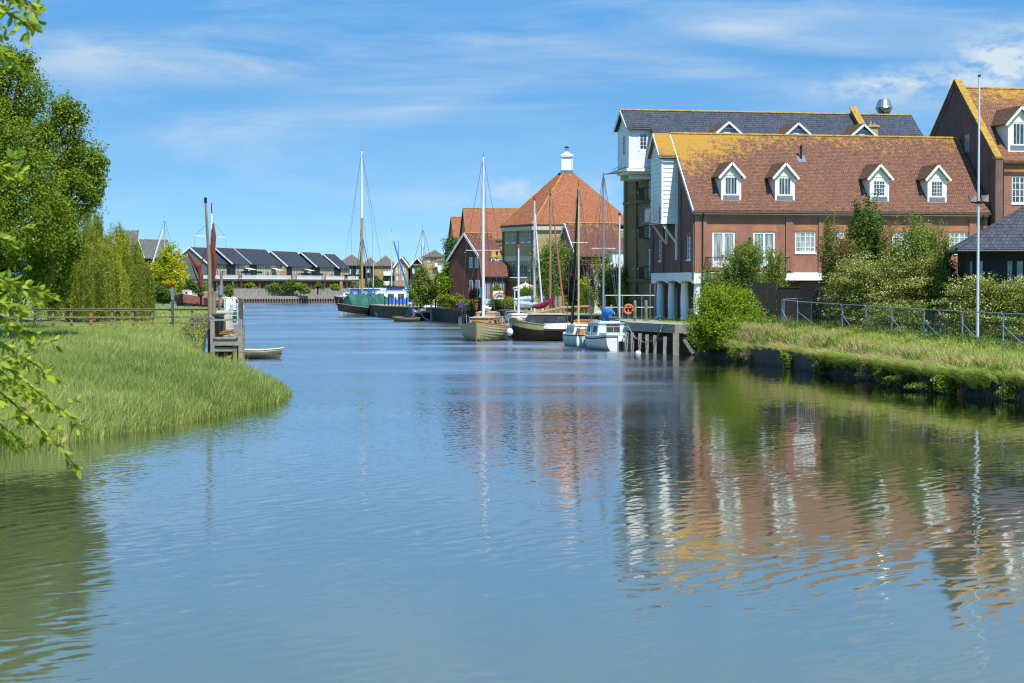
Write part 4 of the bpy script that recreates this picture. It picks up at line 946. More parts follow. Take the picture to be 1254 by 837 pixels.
mb.add([(-cw-.2, -cw-.2, za5+2.2), (cw+.2, -cw-.2, za5+2.2), (cw+.2, cw+.2, za5+2.2), (-cw-.2, cw+.2, za5+2.2), (0, 0, za5+2.75)], [(0, 1, 4), (1, 2, 4), (2, 3, 4), (3, 0, 4)])
cu = Oc.part('cupola', mb, ['white_paint', 'lead'])
mb = MB(); mb.tube([(0, 0, za5+2.7), (0, 0, za5+3.35)], .035, 5); mb.bar((-.35, 0, za5+3.0), (.35, 0, za5+3.0), .05, .05); mb.bar((-.3, 0, za5+3.22), (.3, 0, za5+3.22), .04, .14); mb.ball((0, 0, za5+3.3), .1, .1, .1, 6, 4); Oc.part('weather_vane', mb, 'black_metal', cu)

# ================================================================ 6 orange-roofed terrace beyond, 7 brick gabled house, 8 brown-roofed house
def simple_house(name, label, xl, xr, Y, dep, yr, ye, ang, wallm, roofm, wins=(), over=.3, bb=None, zb=2.0, vr=None, cat='house', ydr=None, group=None):
    """house whose near facade runs between two picture columns; heights given at its left front corner / ridge"""
    H = Bld(name, label, cat, (XX(xl, Y), Y, zb), ang, group); ln = H.u_at(xr, 0); ze = ZZ(ye, Y); vr = dep/2 if vr is None else vr
    zr = ZZ(yr, Y+vr*math.cos(ang)); mb = MB(); hs = [(H.u_at(a, 0), H.u_at(b, 0), ZZ(d, Y), ZZ(c, Y)) for a, b, c, d in wins]
    FRONT().face(mb, 0, ln, zb-.3, ze, hs); LEFTW().face(mb, 0, dep, zb-.3, ze); mb.poly([(0, 0, ze), (0, dep, ze), (0, vr, zr)])
    mb.poly([(ln, 0, zb-.3), (ln, dep, zb-.3), (ln, dep, ze), (ln, vr, zr), (ln, 0, ze)]); mb.poly([(0, dep, zb-.3), (ln, dep, zb-.3), (ln, dep, ze), (0, dep, ze)])
    H.part('wall', mb, wallm)
    for h in hs: window(H, FRONT(), *h, 2, 2, 'white_paint', 'glass', gb=.06, fw=.1)
    r = gable_roof(H, 'roof', roofm, 0, ln, 0, dep, ze, zr, over, .25, vr=vr)
    if bb:
        k = (zr-ze)/vr; q = MB(); q.bar((-.28, -over, ze-k*over), (-.28, vr, zr), .08, .3); q.bar((-.28, dep+over, ze-k*over), (-.28, vr, zr), .08, .3); H.part('bargeboard', q, bb, r)
    q = MB(); q.tube([(-.1, -over-.1, ze-.3), (ln+.1, -over-.1, ze-.3)], .1, 6); H.part('gutter', q, 'black_metal', r)
    H.len, H.ze, H.zr, H.dep = ln, ze, zr, dep
    return H
simple_house('orange_roof_house', 'buff brick house with broad bright orange roof beside the cupola building', 573, 642, 262, 12, 257, 292, R(6), 'brick_buff', 'tiles_far', [(577, 581, 300, 312)])
simple_house('orange_roof_house', 'narrow orange-roofed house lower and left of the broad orange roof', 557.5, 571.5, 278, 11, 267.5, 292, R(6), 'brick_buff', 'tiles_far')
H7 = simple_house('brick_gable_house', 'red brick house with steep brown roof and dark left gable behind boats', 590, 619, 240, 6.4, 287, 317.5, R(40), 'brick_gablehouse', 'tiles_maroon', (), bb='blue_white')
GH = LEFTW()
for a, b, c, d in ((575.5, 578.5, 316, 328), (582.5, 585.5, 316, 328), (575.5, 579, 344, 356), (583, 587, 344, 357)):
    v = sorted((H7.v_at(a, 0), H7.v_at(b, 0))); mb = MB(); z0, z1 = ZZ(d, 242), ZZ(c, 242)
    GH.cube(mb, v[0]-.05, v[1]+.05, z0-.05, z1+.05, .005, .04); fr = H7.part('window', mb, 'blue_white')
    mb = MB(); GH.cube(mb, v[0]+.08, v[1]-.08, z0+.05, z1-.05, .04, .05); H7.part('pane', mb, 'glass_pale', fr)
mb = MB(); GH.cube(mb, H7.dep/2-.15, H7.dep/2+.15, ZZ(310, 242), ZZ(308.5, 242), .005, .05); H7.part('gable_vent', mb, 'blue_white')
Hp = Bld('glazed_extension', 'small lean-to house front with two steep orange gablets and lean-to roof', 'house', (XX(592, 233), 233, 2.0), R(4))
ln = Hp.u_at(619, 0); zz1 = ZZ(339, 233); mb = MB(); hs = [(Hp.u_at(a, 0), Hp.u_at(b, 0), 2.6, ZZ(346, 233)) for a, b in ((594, 599.5), (603.5, 610), (612, 617))]
FRONT().face(mb, 0, ln, 1.8, zz1, hs); LEFTW().face(mb, 0, 5, 1.8, zz1); mb.poly([(0, 0, zz1), (0, 5, zz1), (0, 5, zz1+2.4)]); mb.poly([(ln, 0, 1.8), (ln, 5, 1.8), (ln, 5, zz1+2.4), (ln, 0, zz1)]); Hp.part('wall', mb, 'brick_dark')
for h in hs: window(Hp, FRONT(), *h, 2, 1, 'render_blue', 'glass', sill=False, fw=.1)
mb = MB(); mb.slab([(-.3, -.4, zz1-.1), (ln+.3, -.4, zz1-.1), (ln+.3, 5, zz1+2.5), (-.3, 5, zz1+2.5)], (0, 0, .15)); Hp.part('roof', mb, 'tiles_maroon')
for x in (604.5, 612.5):
    uc = Hp.u_at(x, 3.5); z0, z1, z2 = ZZ(334, 236), ZZ(315.5, 236), ZZ(306.5, 236); h_ = .33; mb = MB(); mb.box(uc-h_, uc+h_, 3.4, 5.2, z0, z1); gb_ = Hp.part('gablet', mb, 'blue_white')
    mb = MB(); mb.add([(uc-h_-.08, 3.3, z1), (uc+h_+.08, 3.3, z1), (uc+h_+.08, 5.2, z1), (uc-h_-.08, 5.2, z1), (uc-.12, 4.2, z2), (uc+.2, 4.2, z2)], [(0, 1, 5, 4), (1, 2, 5), (2, 3, 4, 5), (3, 0, 4), (0, 3, 2, 1)]); Hp.part('gablet_roof', mb, 'ridge_lichen', gb_)
    mb = MB(); mb.box(uc-h_*.6, uc+h_*.6, 3.36, 3.395, z0+.5, z1-.25); Hp.part('pane', mb, 'glass', gb_)
H8 = simple_house('brown_roof_house', 'low brown-roofed house with dark gable in front of the cupola building', 706, 765, 214, 8, 275, 311, R(14), 'brick_orange', 'tiles_maroon', (), bb='blue_white')
mb = MB(); Wq = FRONT(); u = H8.u_at(748, -1.2)
mb.slab([(u-2.3, -1.2, 5.6), (u+2.0, -1.2, 8.2), (u+2.0, 2, 8.2), (u-2.3, 2, 5.6)], (0, 0, .15)); gp = H8.part('side_roof', mb, 'tiles_maroon')
mb = MB(); mb.bar((u-2.3, -1.25, 5.6), (u+2.0, -1.25, 8.2), .08, .3); H8.part('bargeboard', mb, 'white_paint', gp)
# white boarded shed by the brick tower
Sh = Bld('boarded_shed', 'small white boarded shed between the trees and the yellow brick wall', 'shed', (XX(750, 205), 205, 2.0), R(5)); ln = Sh.u_at(768, 0); mb = MB(); z1 = ZZ(309, 205)
FRONT().face(mb, 0, ln, 1.9, z1); mb.box(0, ln, .01, 3, 1.9, z1); Sh.part('wall', mb, 'shed_white'); mb = MB(); mb.box(-.15, ln+.15, -.15, 3.15, z1, z1+.12); Sh.part('roof', mb, 'lead')
mb = MB(); mb.slab([(-2.2, -.6, ZZ(335, 205)), (.2, -.6, ZZ(322, 205)), (.2, 1.2, ZZ(322, 205)), (-2.2, 1.2, ZZ(335, 205))], (0, 0, .15)); mb.box(-2.0, -.02, -.4, 1, 1.9, ZZ(335, 205)); Sh.part('lean_to', mb, 'shed_white')
# pale green glazed roof left of the brick house
Gl = Bld('conservatory', 'pale green glazed lantern roof between two trees left of the red gable', 'conservatory', (XX(557.5, 262), 262, 2.0), 0); z0, z1 = ZZ(326, 262), ZZ(320, 262)
mb = MB(); mb.box(0, 1.6, 0, 3, 2, z0); Gl.part('wall', mb, 'brick_buff'); mb = MB(); mb.box(-.05, 1.65, -.05, 3.05, z0+.01, z1); Gl.part('lantern', mb, 'glass_green'); mb = MB(); mb.add([(-.15, -.15, z1), (1.75, -.15, z1), (1.75, 3.15, z1), (-.15, 3.15, z1), (.5, 1.2, z1+.6), (1.2, 1.2, z1+.6)], [(0, 1, 5, 4), (1, 2, 5), (2, 3, 4, 5), (3, 0, 4), (0, 3, 2, 1)]); Gl.part('roof', mb, 'glass_green')

# ================================================================ far terraces on stilts
A75 = R(75); nrm = Vector((math.sin(A75), -math.cos(A75), 0)); udir = Vector((math.cos(A75), math.sin(A75), 0))
apex = [233, 263.5, 287, 332, 368.5, 396, 410]
def yrow(px, off=0): k = (px-CX)/FPX; ax, ay = -83.7+nrm.x*off, 510+nrm.y*off; return (ax-.2588/.9659*ay)/(k-.2588/.9659)
offs = [0, 1.3, 1.3, 3.0, 4.4, 5.6]; Yr = [yrow(p, offs[min(i, 5)]) for i, p in enumerate(apex)]
lab = ['end terrace house with grey boarded gable at left of the far row', 'second slate-roofed house of the far quayside row from the left', 'long slate-roofed house with glazed front in the middle of far row',
       'slate-roofed house with pale brick side strip right of row middle', 'slate-roofed house with black boarded end, second from row right end', 'small slate-roofed house at right end of the far quayside row']
for i in range(6):
    Ya, Yb = Yr[i], Yr[i+1]; ap = Vector((XX(apex[i], Ya), Ya, 1.7)); o = ap+nrm*4.7; ln = (Yb-Ya)/math.sin(A75)+(.3 if i < 5 else 0)
    zr = ZZ(302.3+[0, .6, 1.6, 4.8, 6.2, 8.4][i], Ya)-.3; ze = zr-3.9
    H = Bld('terrace_house', lab[i], 'house', o, A75, 'terrace houses along the far quay'); mb = MB(); Wq = FRONT(); G9 = LEFTW(); zd = 6.3
    nw = max(2, int(ln/3.6)); hs = []
    for q in range(nw):
        c = ln*(q+.5)/nw; hs += [(c-1.35, c-.35, ze-2.1, ze-.5), (c+.35, c+1.35, ze-2.1, ze-.5), (c-1.1, c+1.0, zd+.1, zd+2.2)]
    Wq.face(mb, 0, ln, zd, ze, hs, mi=0); G9.face(mb, 0, 9.4, zd, ze, mi=1); mb.poly([(0, 0, ze), (0, 9.4, ze), (0, 4.7, zr)], 1); mb.poly([(ln, 0, zd), (ln, 9.4, zd), (ln, 9.4, ze), (ln, 4.7, zr), (ln, 0, ze)], 1); mb.poly([(0, 9.4, zd), (ln, 9.4, zd), (ln, 9.4, ze), (0, 9.4, ze)], 1)
    H.part('wall', mb, ['brick_far' if i % 2 else 'brick_buff', 'boards_grey' if i == 0 else ('boards_black' if i != 3 else 'brick_buff')])
    mb = MB(); Wq.cube(mb, ln*(0 if i % 2 == 0 else .55), ln*(.38 if i % 2 == 0 else .98), ze-2.6, ze-2.15, .01, .06); H.part('cladding', mb, 'boards_black'); mb = MB(); Wq.cube(mb, 0, ln*.2, zd+.3, ze-.05, .065, .1); H.part('cladding', mb, 'boards_black')
    for h in hs: window(H, Wq, *h, 2, 1, 'white_paint', 'glass_pale' if random.random() < .35 else 'glass', fw=.14, gb=.09, sill=False)
    r = gable_roof(H, 'roof', 'slate_far', 0, ln, 0, 9.4, ze, zr, .5, .2); kk = (zr-ze)/4.7; mb = MB()
    mb.bar((-.3, -.5, ze-kk*.5+.1), (-.3, 4.7, zr+.1), .1, .34); mb.bar((-.3, 9.9, ze-kk*.5+.1), (-.3, 4.7, zr+.1), .1, .34); H.part('bargeboard', mb, 'white_paint', r)
    mb = MB(); mb.box(0, ln, -3.2, -.02, zd-.55, zd-.02); mb.box(0, ln, .0, 9.4, zd-.55, zd-.02); H.part('deck', mb, 'timber_dark')
    mb = MB(); nb = int(ln/.55)
    for q in range(nb): u = ln*(q+.5)/nb; mb.box(u-.17, u+.17, -3.2, -3.15, zd+.05, zd+.95)
    mb.box(0, ln, -3.24, -3.12, zd+.95, zd+1.08); mb.box(0, ln, -3.23, -3.13, zd-.02, zd+.12)
    for q in range(int(ln/.6) if i == 0 else 0): mb.box(-.02, .04, -3.2+q*.2, -3.05+q*.2, zd+.05, zd+.95)
    H.part('balustrade', mb, 'white_paint')
    mb = MB()
    for q in range(int(ln/4)+1): u = min(ln-.3, .3+q*4.); mb.box(u-.2, u+.2, -2.9, -2.5, 1.4, zd-.55, 1)
    mb.box(.4, ln-.3, -1.6, -1.3, 1.4, zd-.56, 1); H.part('piers', mb, ['brick_orange', 'brick_dark'])
    if i in (1, 2, 3, 3):
        mb = MB(); c = ln*.75; mb.slab([(c-1.6, -.05, zd+3.0), (c+1.6, -.05, zd+3.0), (c+1.6, -2.4, zd+2.5), (c-1.6, -2.4, zd+2.5)], (0, 0, .06)); H.part('awning', mb, 'sail_white')
# ---- apartments right of the row
Y6 = 600
def block(name, label, xl, xr, yr, ye, Y, dep, wallm, roofm, wins, hip=True, cat='apartment block', facing=False, base=2, ztop=None, walls2=None, group='apartment blocks at the bend'):
    H = Bld(name, label, cat, (XX(xl, Y), Y, base), 0, group); ln = (xr-xl)/FPX*Y; ze = ZZ(ye, Y); zr = ZZ(yr, Y+dep/2) if not facing else ZZ(yr, Y); mb = MB(); hs = [((a-xl)/FPX*Y, (b-xl)/FPX*Y, ZZ(d, Y), ZZ(c, Y)) for a, b, c, d in wins]
    FRONT().face(mb, 0, ln, base-.2, ze, hs)
    if facing: mb.poly([(0, 0, ze), (ln, 0, ze), (ln/2, 0, zr)])
    LEFTW().face(mb, 0, dep, base-.2, ze); mb.poly([(ln, 0, base-.2), (ln, dep, base-.2), (ln, dep, ze), (ln, 0, ze)]); mb.poly([(0, dep, base-.2), (ln, dep, base-.2), (ln, dep, ze), (0, dep, ze)])
    H.part('wall', mb, wallm)
    if walls2:
        mb = MB(); FRONT().cube(mb, -.02, ln+.02, walls2[0], walls2[1], .01, .07); H.part('brick_band', mb, walls2[2])
    for h in hs: window(H, FRONT(), *h, 2, 1, 'white_paint', 'glass_pale', fw=.16, gb=.1, sill=False)
    mb = MB(); o_ = .5; q = []
    if facing:
        k = (zr-ze)/(ln/2)
        for sg in (0, 1):
            e = -o_ if sg == 0 else ln+o_; mb.slab([(ln/2, -o_, zr), (e, -o_, ze-k*o_), (e, dep, ze-k*o_), (ln/2, dep, zr)], (0, 0, .25))
        r = H.part('roof', mb, roofm); b = MB()
        for e in (-o_, ln+o_): b.bar((ln/2, -o_-.05, zr+.1), (e, -o_-.05, ze-k*o_+.1), .1, .4)
        H.part('bargeboard', b, 'white_paint', r)
    elif hip:
        i_ = min(dep/2, ln/2)*.95
        P4 = [(-o_, -o_, ze), (ln+o_, -o_, ze), (ln+o_, dep+o_, ze), (-o_, dep+o_, ze)]; ra, rb = (i_, dep/2, zr), (ln-i_, dep/2, zr)
        for poly in ([P4[0], P4[1], rb, ra], [P4[1], P4[2], rb], [P4[2], P4[3], ra, rb], [P4[3], P4[0], ra]): mb.slab(poly, (0, 0, .2))
        r = H.part('roof', mb, roofm); b = MB(); b.tube([P4[0], ra, rb, P4[1]], .28, 5); H.part('hip_tiles', b, 'ridge_lichen', r)
    H.ln, H.ze, H.zr = ln, ze, zr; return H
block('apartment_block', 'black boarded apartment block with hipped slate roof beside terrace row end', 411, 447, 313, 326, 612, 12, 'boards_black', 'slate_old', [(424, 430, 329, 336), (424, 430, 341, 347), (436, 441, 330, 336)], walls2=(3.0, 6.6, 'brick_far'))
Hb = block('apartment_block', 'buff brick apartment block with hipped roof and white balconies behind masts', 458.5, 483, 314, 326.5, 604, 12, 'brick_far', 'slate_old', [(475.5, 481, 329, 335), (475.5, 481, 341, 347)])
for z_, n_ in ((ZZ(337, 603), 0), (ZZ(349, 603), 1)):
    mb = MB(); mb.box(Hb.ln-3.3, Hb.ln+.2, -1.6, -.02, z_-.5, z_-.25, 1); mb.box(Hb.ln-3.3, Hb.ln+.2, -1.62, -1.55, z_-.2, z_+1.1, 0); Hb.part('balcony', mb, ['white_paint', 'boards_black'])
mb = MB(); mb.box(Hb.ln-3.4, Hb.ln-3.0, -1.5, .0, 2, ZZ(337, 603)-.5); Hb.part('balcony_post', mb, 'boards_black')
block('apartment_block', 'black boarded link block with slate roof between hipped roofs', 445, 460, 316, 326.5, 612, 10, 'boards_black', 'slate_old', [(448.5, 454, 329, 334), (450, 456, 341, 346)])
block('apartment_block', 'buff brick apartment gable with white bargeboards and paired white windows', 483.3, 500, 315, 326, 596, 14, 'brick_far', 'slate_old', [(485, 489.5, 328, 335), (492, 496.5, 328, 335), (485.5, 489, 338.5, 343.5), (492.3, 496, 338.5, 343.5)], facing=True)
block('apartment_block', 'black boarded apartment gable right of the buff brick gable', 502.5, 519, 316.2, 326.3, 596, 14, 'boards_black', 'slate_old', [(505, 508, 329, 335), (511, 516, 329, 335)], facing=True)
Ht = block('tower_house', 'square brick tower house with low pyramid roof and white upper balcony', 519.5, 543.5, 307.3, 315.5, 540, 8, 'brick_far', 'slate_old', [(523.5, 527, 317, 321), (535, 538, 317, 325), (539.5, 542.5, 317, 325), (540, 543, 329, 334)], cat='house', walls2=(ZZ(330, 540), ZZ(328.6, 540), 'brick_orange'), group=None)
mb = MB(); mb.box(Ht.ln-2.4, Ht.ln+.9, -1.0, -.93, ZZ(326, 540), ZZ(321.5, 540)); mb.box(Ht.ln-2.4, Ht.ln+.9, -1.0, -.02, ZZ(327, 540), ZZ(326.1, 540)); Ht.part('balcony', mb, 'white_paint')
block('quayside_house', 'pale distant house glimpsed left of the tall tree', 536, 552, 317, 321, 480, 8, 'render_white', 'slate_old', [(541, 545, 325, 330), (546, 549, 333, 337)], cat='house', group=None)
# ---- left pair of houses behind the willow
Hl = block('slate_house', 'black boarded house with stepped steep grey roofs behind the willow', 140, 167, 284, 306, 440, 9, 'boards_black', 'slate_old', [(148, 151.5, 307, 314), (153.5, 156.5, 307, 314), (158.5, 161.5, 307, 314)], cat='house', group=None)
mb = MB()
for i in range(4):
    x = Hl.ln*(.30+i*.2); mb.add([(x-.75, -.55, Hl.ze), (x+.75, -.55, Hl.ze), (x+.45, 4, Hl.zr+.3), (x-.45, 4, Hl.zr+.3), (x, -.9, Hl.ze)], [(0, 4, 3), (4, 1, 2), (4, 2, 3)])
Hl.part('roof_ribs', mb, 'slate_old')
simple_house('slate_house', 'grey-roofed house with white verge behind the bright yellow tree', 178.5, 212, 420, 8.5, 294.5, 315.5, R(28), 'boards_black', 'slate_old', [(185, 187, 322, 330)], bb='white_paint')
mb = MB(); Hg = [o for o in bpy.data.objects if o.name.startswith('slate_house') and o['label'].startswith('grey-roofed')][0]
Wg = LEFTW(); Wg.cube(mb, .4, 7.6, 1.9-2, ZZ(321, 422)-2, .02, .08); mb.build('gable_brick', 'brick_far', Hg)
mb = MB(); Wg.cube(mb, 2.3, 5.2, ZZ(319.5, 422)-2, ZZ(309, 422)-2, .03, .1); f_ = mb.build('window', 'white_paint', Hg)
for a in (2.5, 3.5, 4.4):
    for c in (0, 1): mb = MB(); Wg.cube(mb, a, a+.6, ZZ(318.7-c*5, 422)-2, ZZ(315.4-c*5, 422)-2, .1, .12); mb.build('pane', 'glass', f_)
# ================================================================ vegetation, left bank
def clumps_px(base, Y, L_):
    """ellipses read off the photograph at distance Y, given real depth: (x, y, rx, ry, dy, rdepth factor)"""
    r = []
    for x, y, rx, ry, dy, df in L_:
        YY = Y+dy; s_ = YY/FPX; r.append((XX(x, YY)-base[0], YY-base[1], ZZ(y, YY)-base[2], rx*s_, rx*s_*df, ry*s_))
    return r
bt = (XX(-15, 118), 118, 1.6)
cl = clumps_px(bt, 118, [(-30, 120, 52, 48, 0, 1), (22, 118, 34, 42, -1, 1), (8, 82, 22, 22, 0, 1), (62, 165, 44, 46, 0, 1), (0, 200, 70, 60, -3, 1), (98, 205, 30, 34, 1, 1.1), (80, 245, 40, 36, -1, 1), (30, 270, 60, 50, -4, .9), (-60, 240, 70, 70, 0, 1),
                         (68, 300, 36, 34, 0, 1), (20, 335, 50, 36, -2, 1), (-50, 320, 70, 50, 0, 1), (62, 345, 26, 26, 1, 1), (-100, 180, 60, 60, 2, 1), (110, 232, 18, 18, 0, 1), (118, 206, 14, 15, 0, 1), (84, 140, 20, 16, 0, 1), (35, 78, 10, 12, 0, 1)])
T1 = tree('broadleaf_tree', 'huge dense broadleaf tree leaning over the timber fence at left', 'tree', bt, cl, 175000, 'leaf_big', .17, .10, .55, 7, 34, .17, hollow=.6, up=.55)
bt2 = (XX(-90, 128), 128, 2.0)
tree('broadleaf_tree', 'dark tree standing left behind the huge broadleaf tree', 'tree', bt2, clumps_px(bt2, 128, [(-60, 200, 90, 90, 0, 1), (-120, 260, 90, 90, 0, 1), (20, 320, 60, 60, 4, .8)]), 30000, 'leaf_dark', .25, .15, .4, 6, 34, .18)
# weeping willow: hanging strands
wy = 152; wb = (XX(118, wy), wy, 2.1); Tw = thing('weeping_willow', 'yellowish weeping willow trailing to the lawn behind the timber fence', 'tree', wb)
mb = MB(); mb.tube(bent((0, 0, -.2), (-.3, 0, 5.2), 0), [.45, .38, .33, .3, .25, .2], 8)
for i in range(9): a = i*.7; mb.tube(bent((-.2, 0, 4.2), (1.5*math.cos(a), 1.5*math.sin(a), 6.6), .6), [.16, .14, .1, .08, .05, .03], 5)
mb.build('trunk', 'bark', Tw)
prof = [(92, 250), (104, 256), (120, 262), (136, 274), (147, 290), (158, 310), (166, 330), (173, 352), (178, 375)]
pts = []; tt = []; oo = []
ns = 3600; DOM = [(-2.9, .4, 10.0, 2.2), (-1.3, .2, 9.2, 2.3), (.5, -.3, 8.1, 2.3), (2.0, .2, 6.7, 1.8), (-.6, -1.8, 7.0, 2.1), (2.9, -.6, 5.2, 1.4), (.9, -2.1, 5.8, 1.8), (-2.6, -1.8, 7.2, 2.0)]; bun = [(random.uniform(-math.pi, math.pi), random.uniform(.05, 1.0)**.5, random.uniform(-.9, .7), random.uniform(.05, .95), random.uniform(.75, 1.15), random.choice(DOM)) for _ in range(110)]
for i in range(ns):
    bn = bun[i % 110]; a = bn[0]+random.gauss(0, .17); r = min(1.12, max(.15, bn[1]+random.gauss(0, .09)))
    dm = bn[5]; rx = ry = dm[3]; x0, y0 = dm[0]+rx*r*math.cos(a), dm[1]+ry*r*math.sin(a); top = dm[2]*(1-.30*r**2.4)+bn[2]*.5+random.uniform(-.25, .25)
    ln = min(top-.1, random.uniform(2.2, 7.5)*bn[4]); k = int(ln/.055); t = np.linspace(0, 1, k); sw = random.uniform(.1, .35)
    x = x0*(1+sw*.30*np.sqrt(t))+rng.normal(0, .05, k); y = y0*(1+sw*.4*np.sqrt(t))+rng.normal(0, .05, k); z = top-ln*t+.35*np.sin(t*2)*0
    pts.append(np.stack([x, y, z], 1)); tt.append(np.full(k, .45*random.uniform(.1, 1)+.55*bn[3])); oo.append(np.stack([(x-dm[0])/rx, (y-dm[1])/ry, np.zeros(k)], 1))
p = np.concatenate(pts); t_ = np.concatenate(tt); q_ = np.concatenate(oo); V, Fq = leafset(p, .16, .05, .25, q_, .8)
npmesh('crown', V, Fq, 'leaf_willow', Tw, np.repeat(np.clip(t_+rng.normal(0, .12, len(t_)), 0, 1), 4))
G_ = 'garden plants across the creek'
plant('hedge', 'dark green clipped hedge at the far edge of the lawn', 'hedge', 168, 196, 346, 371, 345, 'leaf_dark', 9000, .35, .22, 6, trunk=False)
plant('hedge', 'lower dark hedge right of the taller hedge at the lawn edge', 'hedge', 186, 214, 352, 373, 300, 'leaf_dark', 9000, .3, .2, 6, trunk=False)
plant('golden_robinia', 'bright yellow-green tree in front of the grey roof', 'tree', 184, 229, 303, 366, 400, 'leaf_yellow', 16000, .42, .28, 10, sub=18, sig=.2, tr=.25)
plant('shrub', 'golden flowering shrub under the yellow-green tree', 'shrub', 200, 216, 343, 355, 392, 'leaf_gold', 2500, .3, .2, 4, trunk=False)
plant('shrub', 'light green shrub left of the yellow-green tree', 'shrub', 174, 193, 337, 353, 396, 'leaf_bright', 3500, .35, .22, 5, trunk=False)
plant('shrub', 'dark shrub behind the red sailing barge bow', 'shrub', 222, 241, 342, 360, 430, 'leaf_dark', 3500, .38, .24, 5, trunk=False)
plant('shrub', 'green shrub in front of the grey boarded gable', 'shrub', 236, 252, 346, 362, 440, 'leaf_mid', 3000, .35, .22, 5, trunk=False)
plant('shrub', 'tall green shrub beneath the white deck rail by the barge masts', 'shrub', 274, 286, 347, 365, 500, 'leaf_mid', 2500, .38, .24, 4, trunk=False)
for x0, x1, y0, y1, lf, lb in ((299, 315, 346, 358, 'leaf_bright', 'light green shrub on the far quay left of the middle'), (326, 346, 345, 361, 'leaf_mid', 'green shrub spilling over the far quay fence'), (343, 362, 341, 362, 'leaf_dark', 'tallest dark bush on the far quay'), (360, 372, 346, 357, 'leaf_bright', 'yellow-green bush between dark bush and palm'),
                               (366, 378, 347, 362, 'leaf_mid', 'narrow shrub left of the palm'), (405, 416, 347, 357, 'leaf_bright', 'small light shrub right of the palm'), (428, 440, 344, 362, 'leaf_mid', 'bush behind the green-covered boat mast'), (449, 470, 336, 358, 'leaf_dark', 'dark round tree in front of the brick apartments'), (256, 268, 350, 366, 'leaf_dark', 'dark bush behind the mooring pole')):
    plant('shrub', lb, 'shrub', x0, x1, y0, y1, 512 if x0 < 420 else 540, lf, 2600, .38, .24, 5, group=G_, trunk=False)
pb_ = (XX(389, 510), 510, ZZ(360, 510)); Tp = thing('palm', 'small palm with arching fronds on the far quay', 'palm', pb_)
mb = MB(); mb.tube([(0, 0, -.3), (0, 0, 1.6)], [.25, .2], 6); mb.build('trunk', 'bark', Tp)
pts = []
for i in range(44):
    a = random.uniform(0, 6.28); e = random.uniform(.1, 1.3); ln = random.uniform(1.6, 2.5); t = np.linspace(.05, 1, 40)
    pts.append(np.stack([np.cos(a)*np.cos(e)*ln*t, np.sin(a)*np.cos(e)*ln*t, 1.6+np.sin(e)*ln*t-1.1*t**2.2], 1)+rng.normal(0, .05, (40, 3)))
p = np.concatenate(pts); V, Fq = leafset(p, .4, .12, .4); npmesh('fronds', V, Fq, 'leaf_palm', Tp, np.repeat(rng.uniform(0, 1, len(p)), 4))
# ---- middle: gardens behind the quay
plant('tree', 'tall dark green tree left of the orange-roofed houses', 'tree', 543, 574, 287, 350, 256, 'leaf_dark', 16000, .24, .15, 9, zb=2)
plant('tree', 'loose green tree behind the white-sailed boat mast', 'tree', 499, 530, 326, 370, 262, 'leaf_mid', 13000, .24, .14, 9, zb=2)
plant('tree', 'green tree between loose tree and bright rounded bush', 'tree', 523, 549, 331, 370, 262, 'leaf_dark', 9000, .24, .14, 8, zb=2)
plant('bush', 'bright rounded bush with pale flower heads left of brick gable', 'bush', 536, 574, 322, 369, 246, 'leaf_bright', 16000, .22, .14, 9, zb=2)
plant('hedge', 'yellow-green clipped hedge behind the quay railings', 'hedge', 537, 567, 361, 376, 240, 'leaf_hedge', 8000, .16, .1, 6, zb=1.9, trunk=False)
plant('hedge', 'low green hedge in front of the brick gabled house', 'hedge', 566, 600, 363, 376, 237, 'leaf_bright', 7000, .16, .1, 7, zb=1.9, trunk=False)
plant('hedge', 'low hedge running behind the railings towards the parasol', 'hedge', 596, 632, 364, 377, 233, 'leaf_hedge', 7000, .16, .1, 7, zb=1.9, trunk=False)
plant('lavender', 'clump of violet lavender behind the quay railings', 'lavender', 560, 571, 369, 377, 234, 'flower_violet', 1300, .12, .05, 3, zb=1.9, trunk=False)
plant('geranium_pot_plant', 'pink flowers beside the brick gable wall', 'flowering plant', 572, 583, 349, 362, 239, 'flower_pink', 260, .16, .12, 3, zb=1.9, trunk=False)
plant('shrub', 'garden shrub below the pink flowers', 'shrub', 570, 590, 353, 372, 239.5, 'leaf_mid', 3500, .18, .1, 5, zb=1.9, trunk=False)
plant('shrub', 'small clipped ball shrub above the rainbow board', 'shrub', 602, 615, 349, 358, 231, 'leaf_bright', 1800, .13, .08, 3, trunk=False)
plant('shrub', 'light shrub below the pink parasol', 'shrub', 634, 655, 352, 378, 222, 'leaf_bright', 5000, .16, .1, 5, zb=1.9, trunk=False)
plant('grass_tussock', 'pale grass tussock at the end of the quay hedge', 'grass tussock', 617, 632, 366, 379, 229, 'leaf_hedge', 2000, .2, .05, 4, zb=1.9, trunk=False)
plant('tree', 'full green tree in front of the octagonal building', 'tree', 652, 706, 296, 378, 208, 'leaf_mid', 26000, .19, .11, 12, zb=1.9, sub=26)
plant('tree', 'dark green tree left of the purple tree, lower crown', 'tree', 668, 712, 330, 380, 203, 'leaf_dark', 12000, .19, .11, 8, zb=1.9)
plant('purple_plum_tree', 'dark purple-leaved tree between the green trees', 'tree', 690, 732, 316, 378, 198, 'leaf_purple', 18000, .17, .11, 10, zb=1.9)
plant('shrub', 'yellow-green shrub at the foot of the purple tree', 'shrub', 707, 729, 338, 378, 194, 'leaf_yellow', 2600, .15, .1, 6, zb=1.9, trunk=False)
plant('shrub', 'yellow-green shrub beneath the full green tree', 'shrub', 676, 692, 349, 378, 197, 'leaf_bright', 3000, .15, .1, 6, zb=1.9, trunk=False)
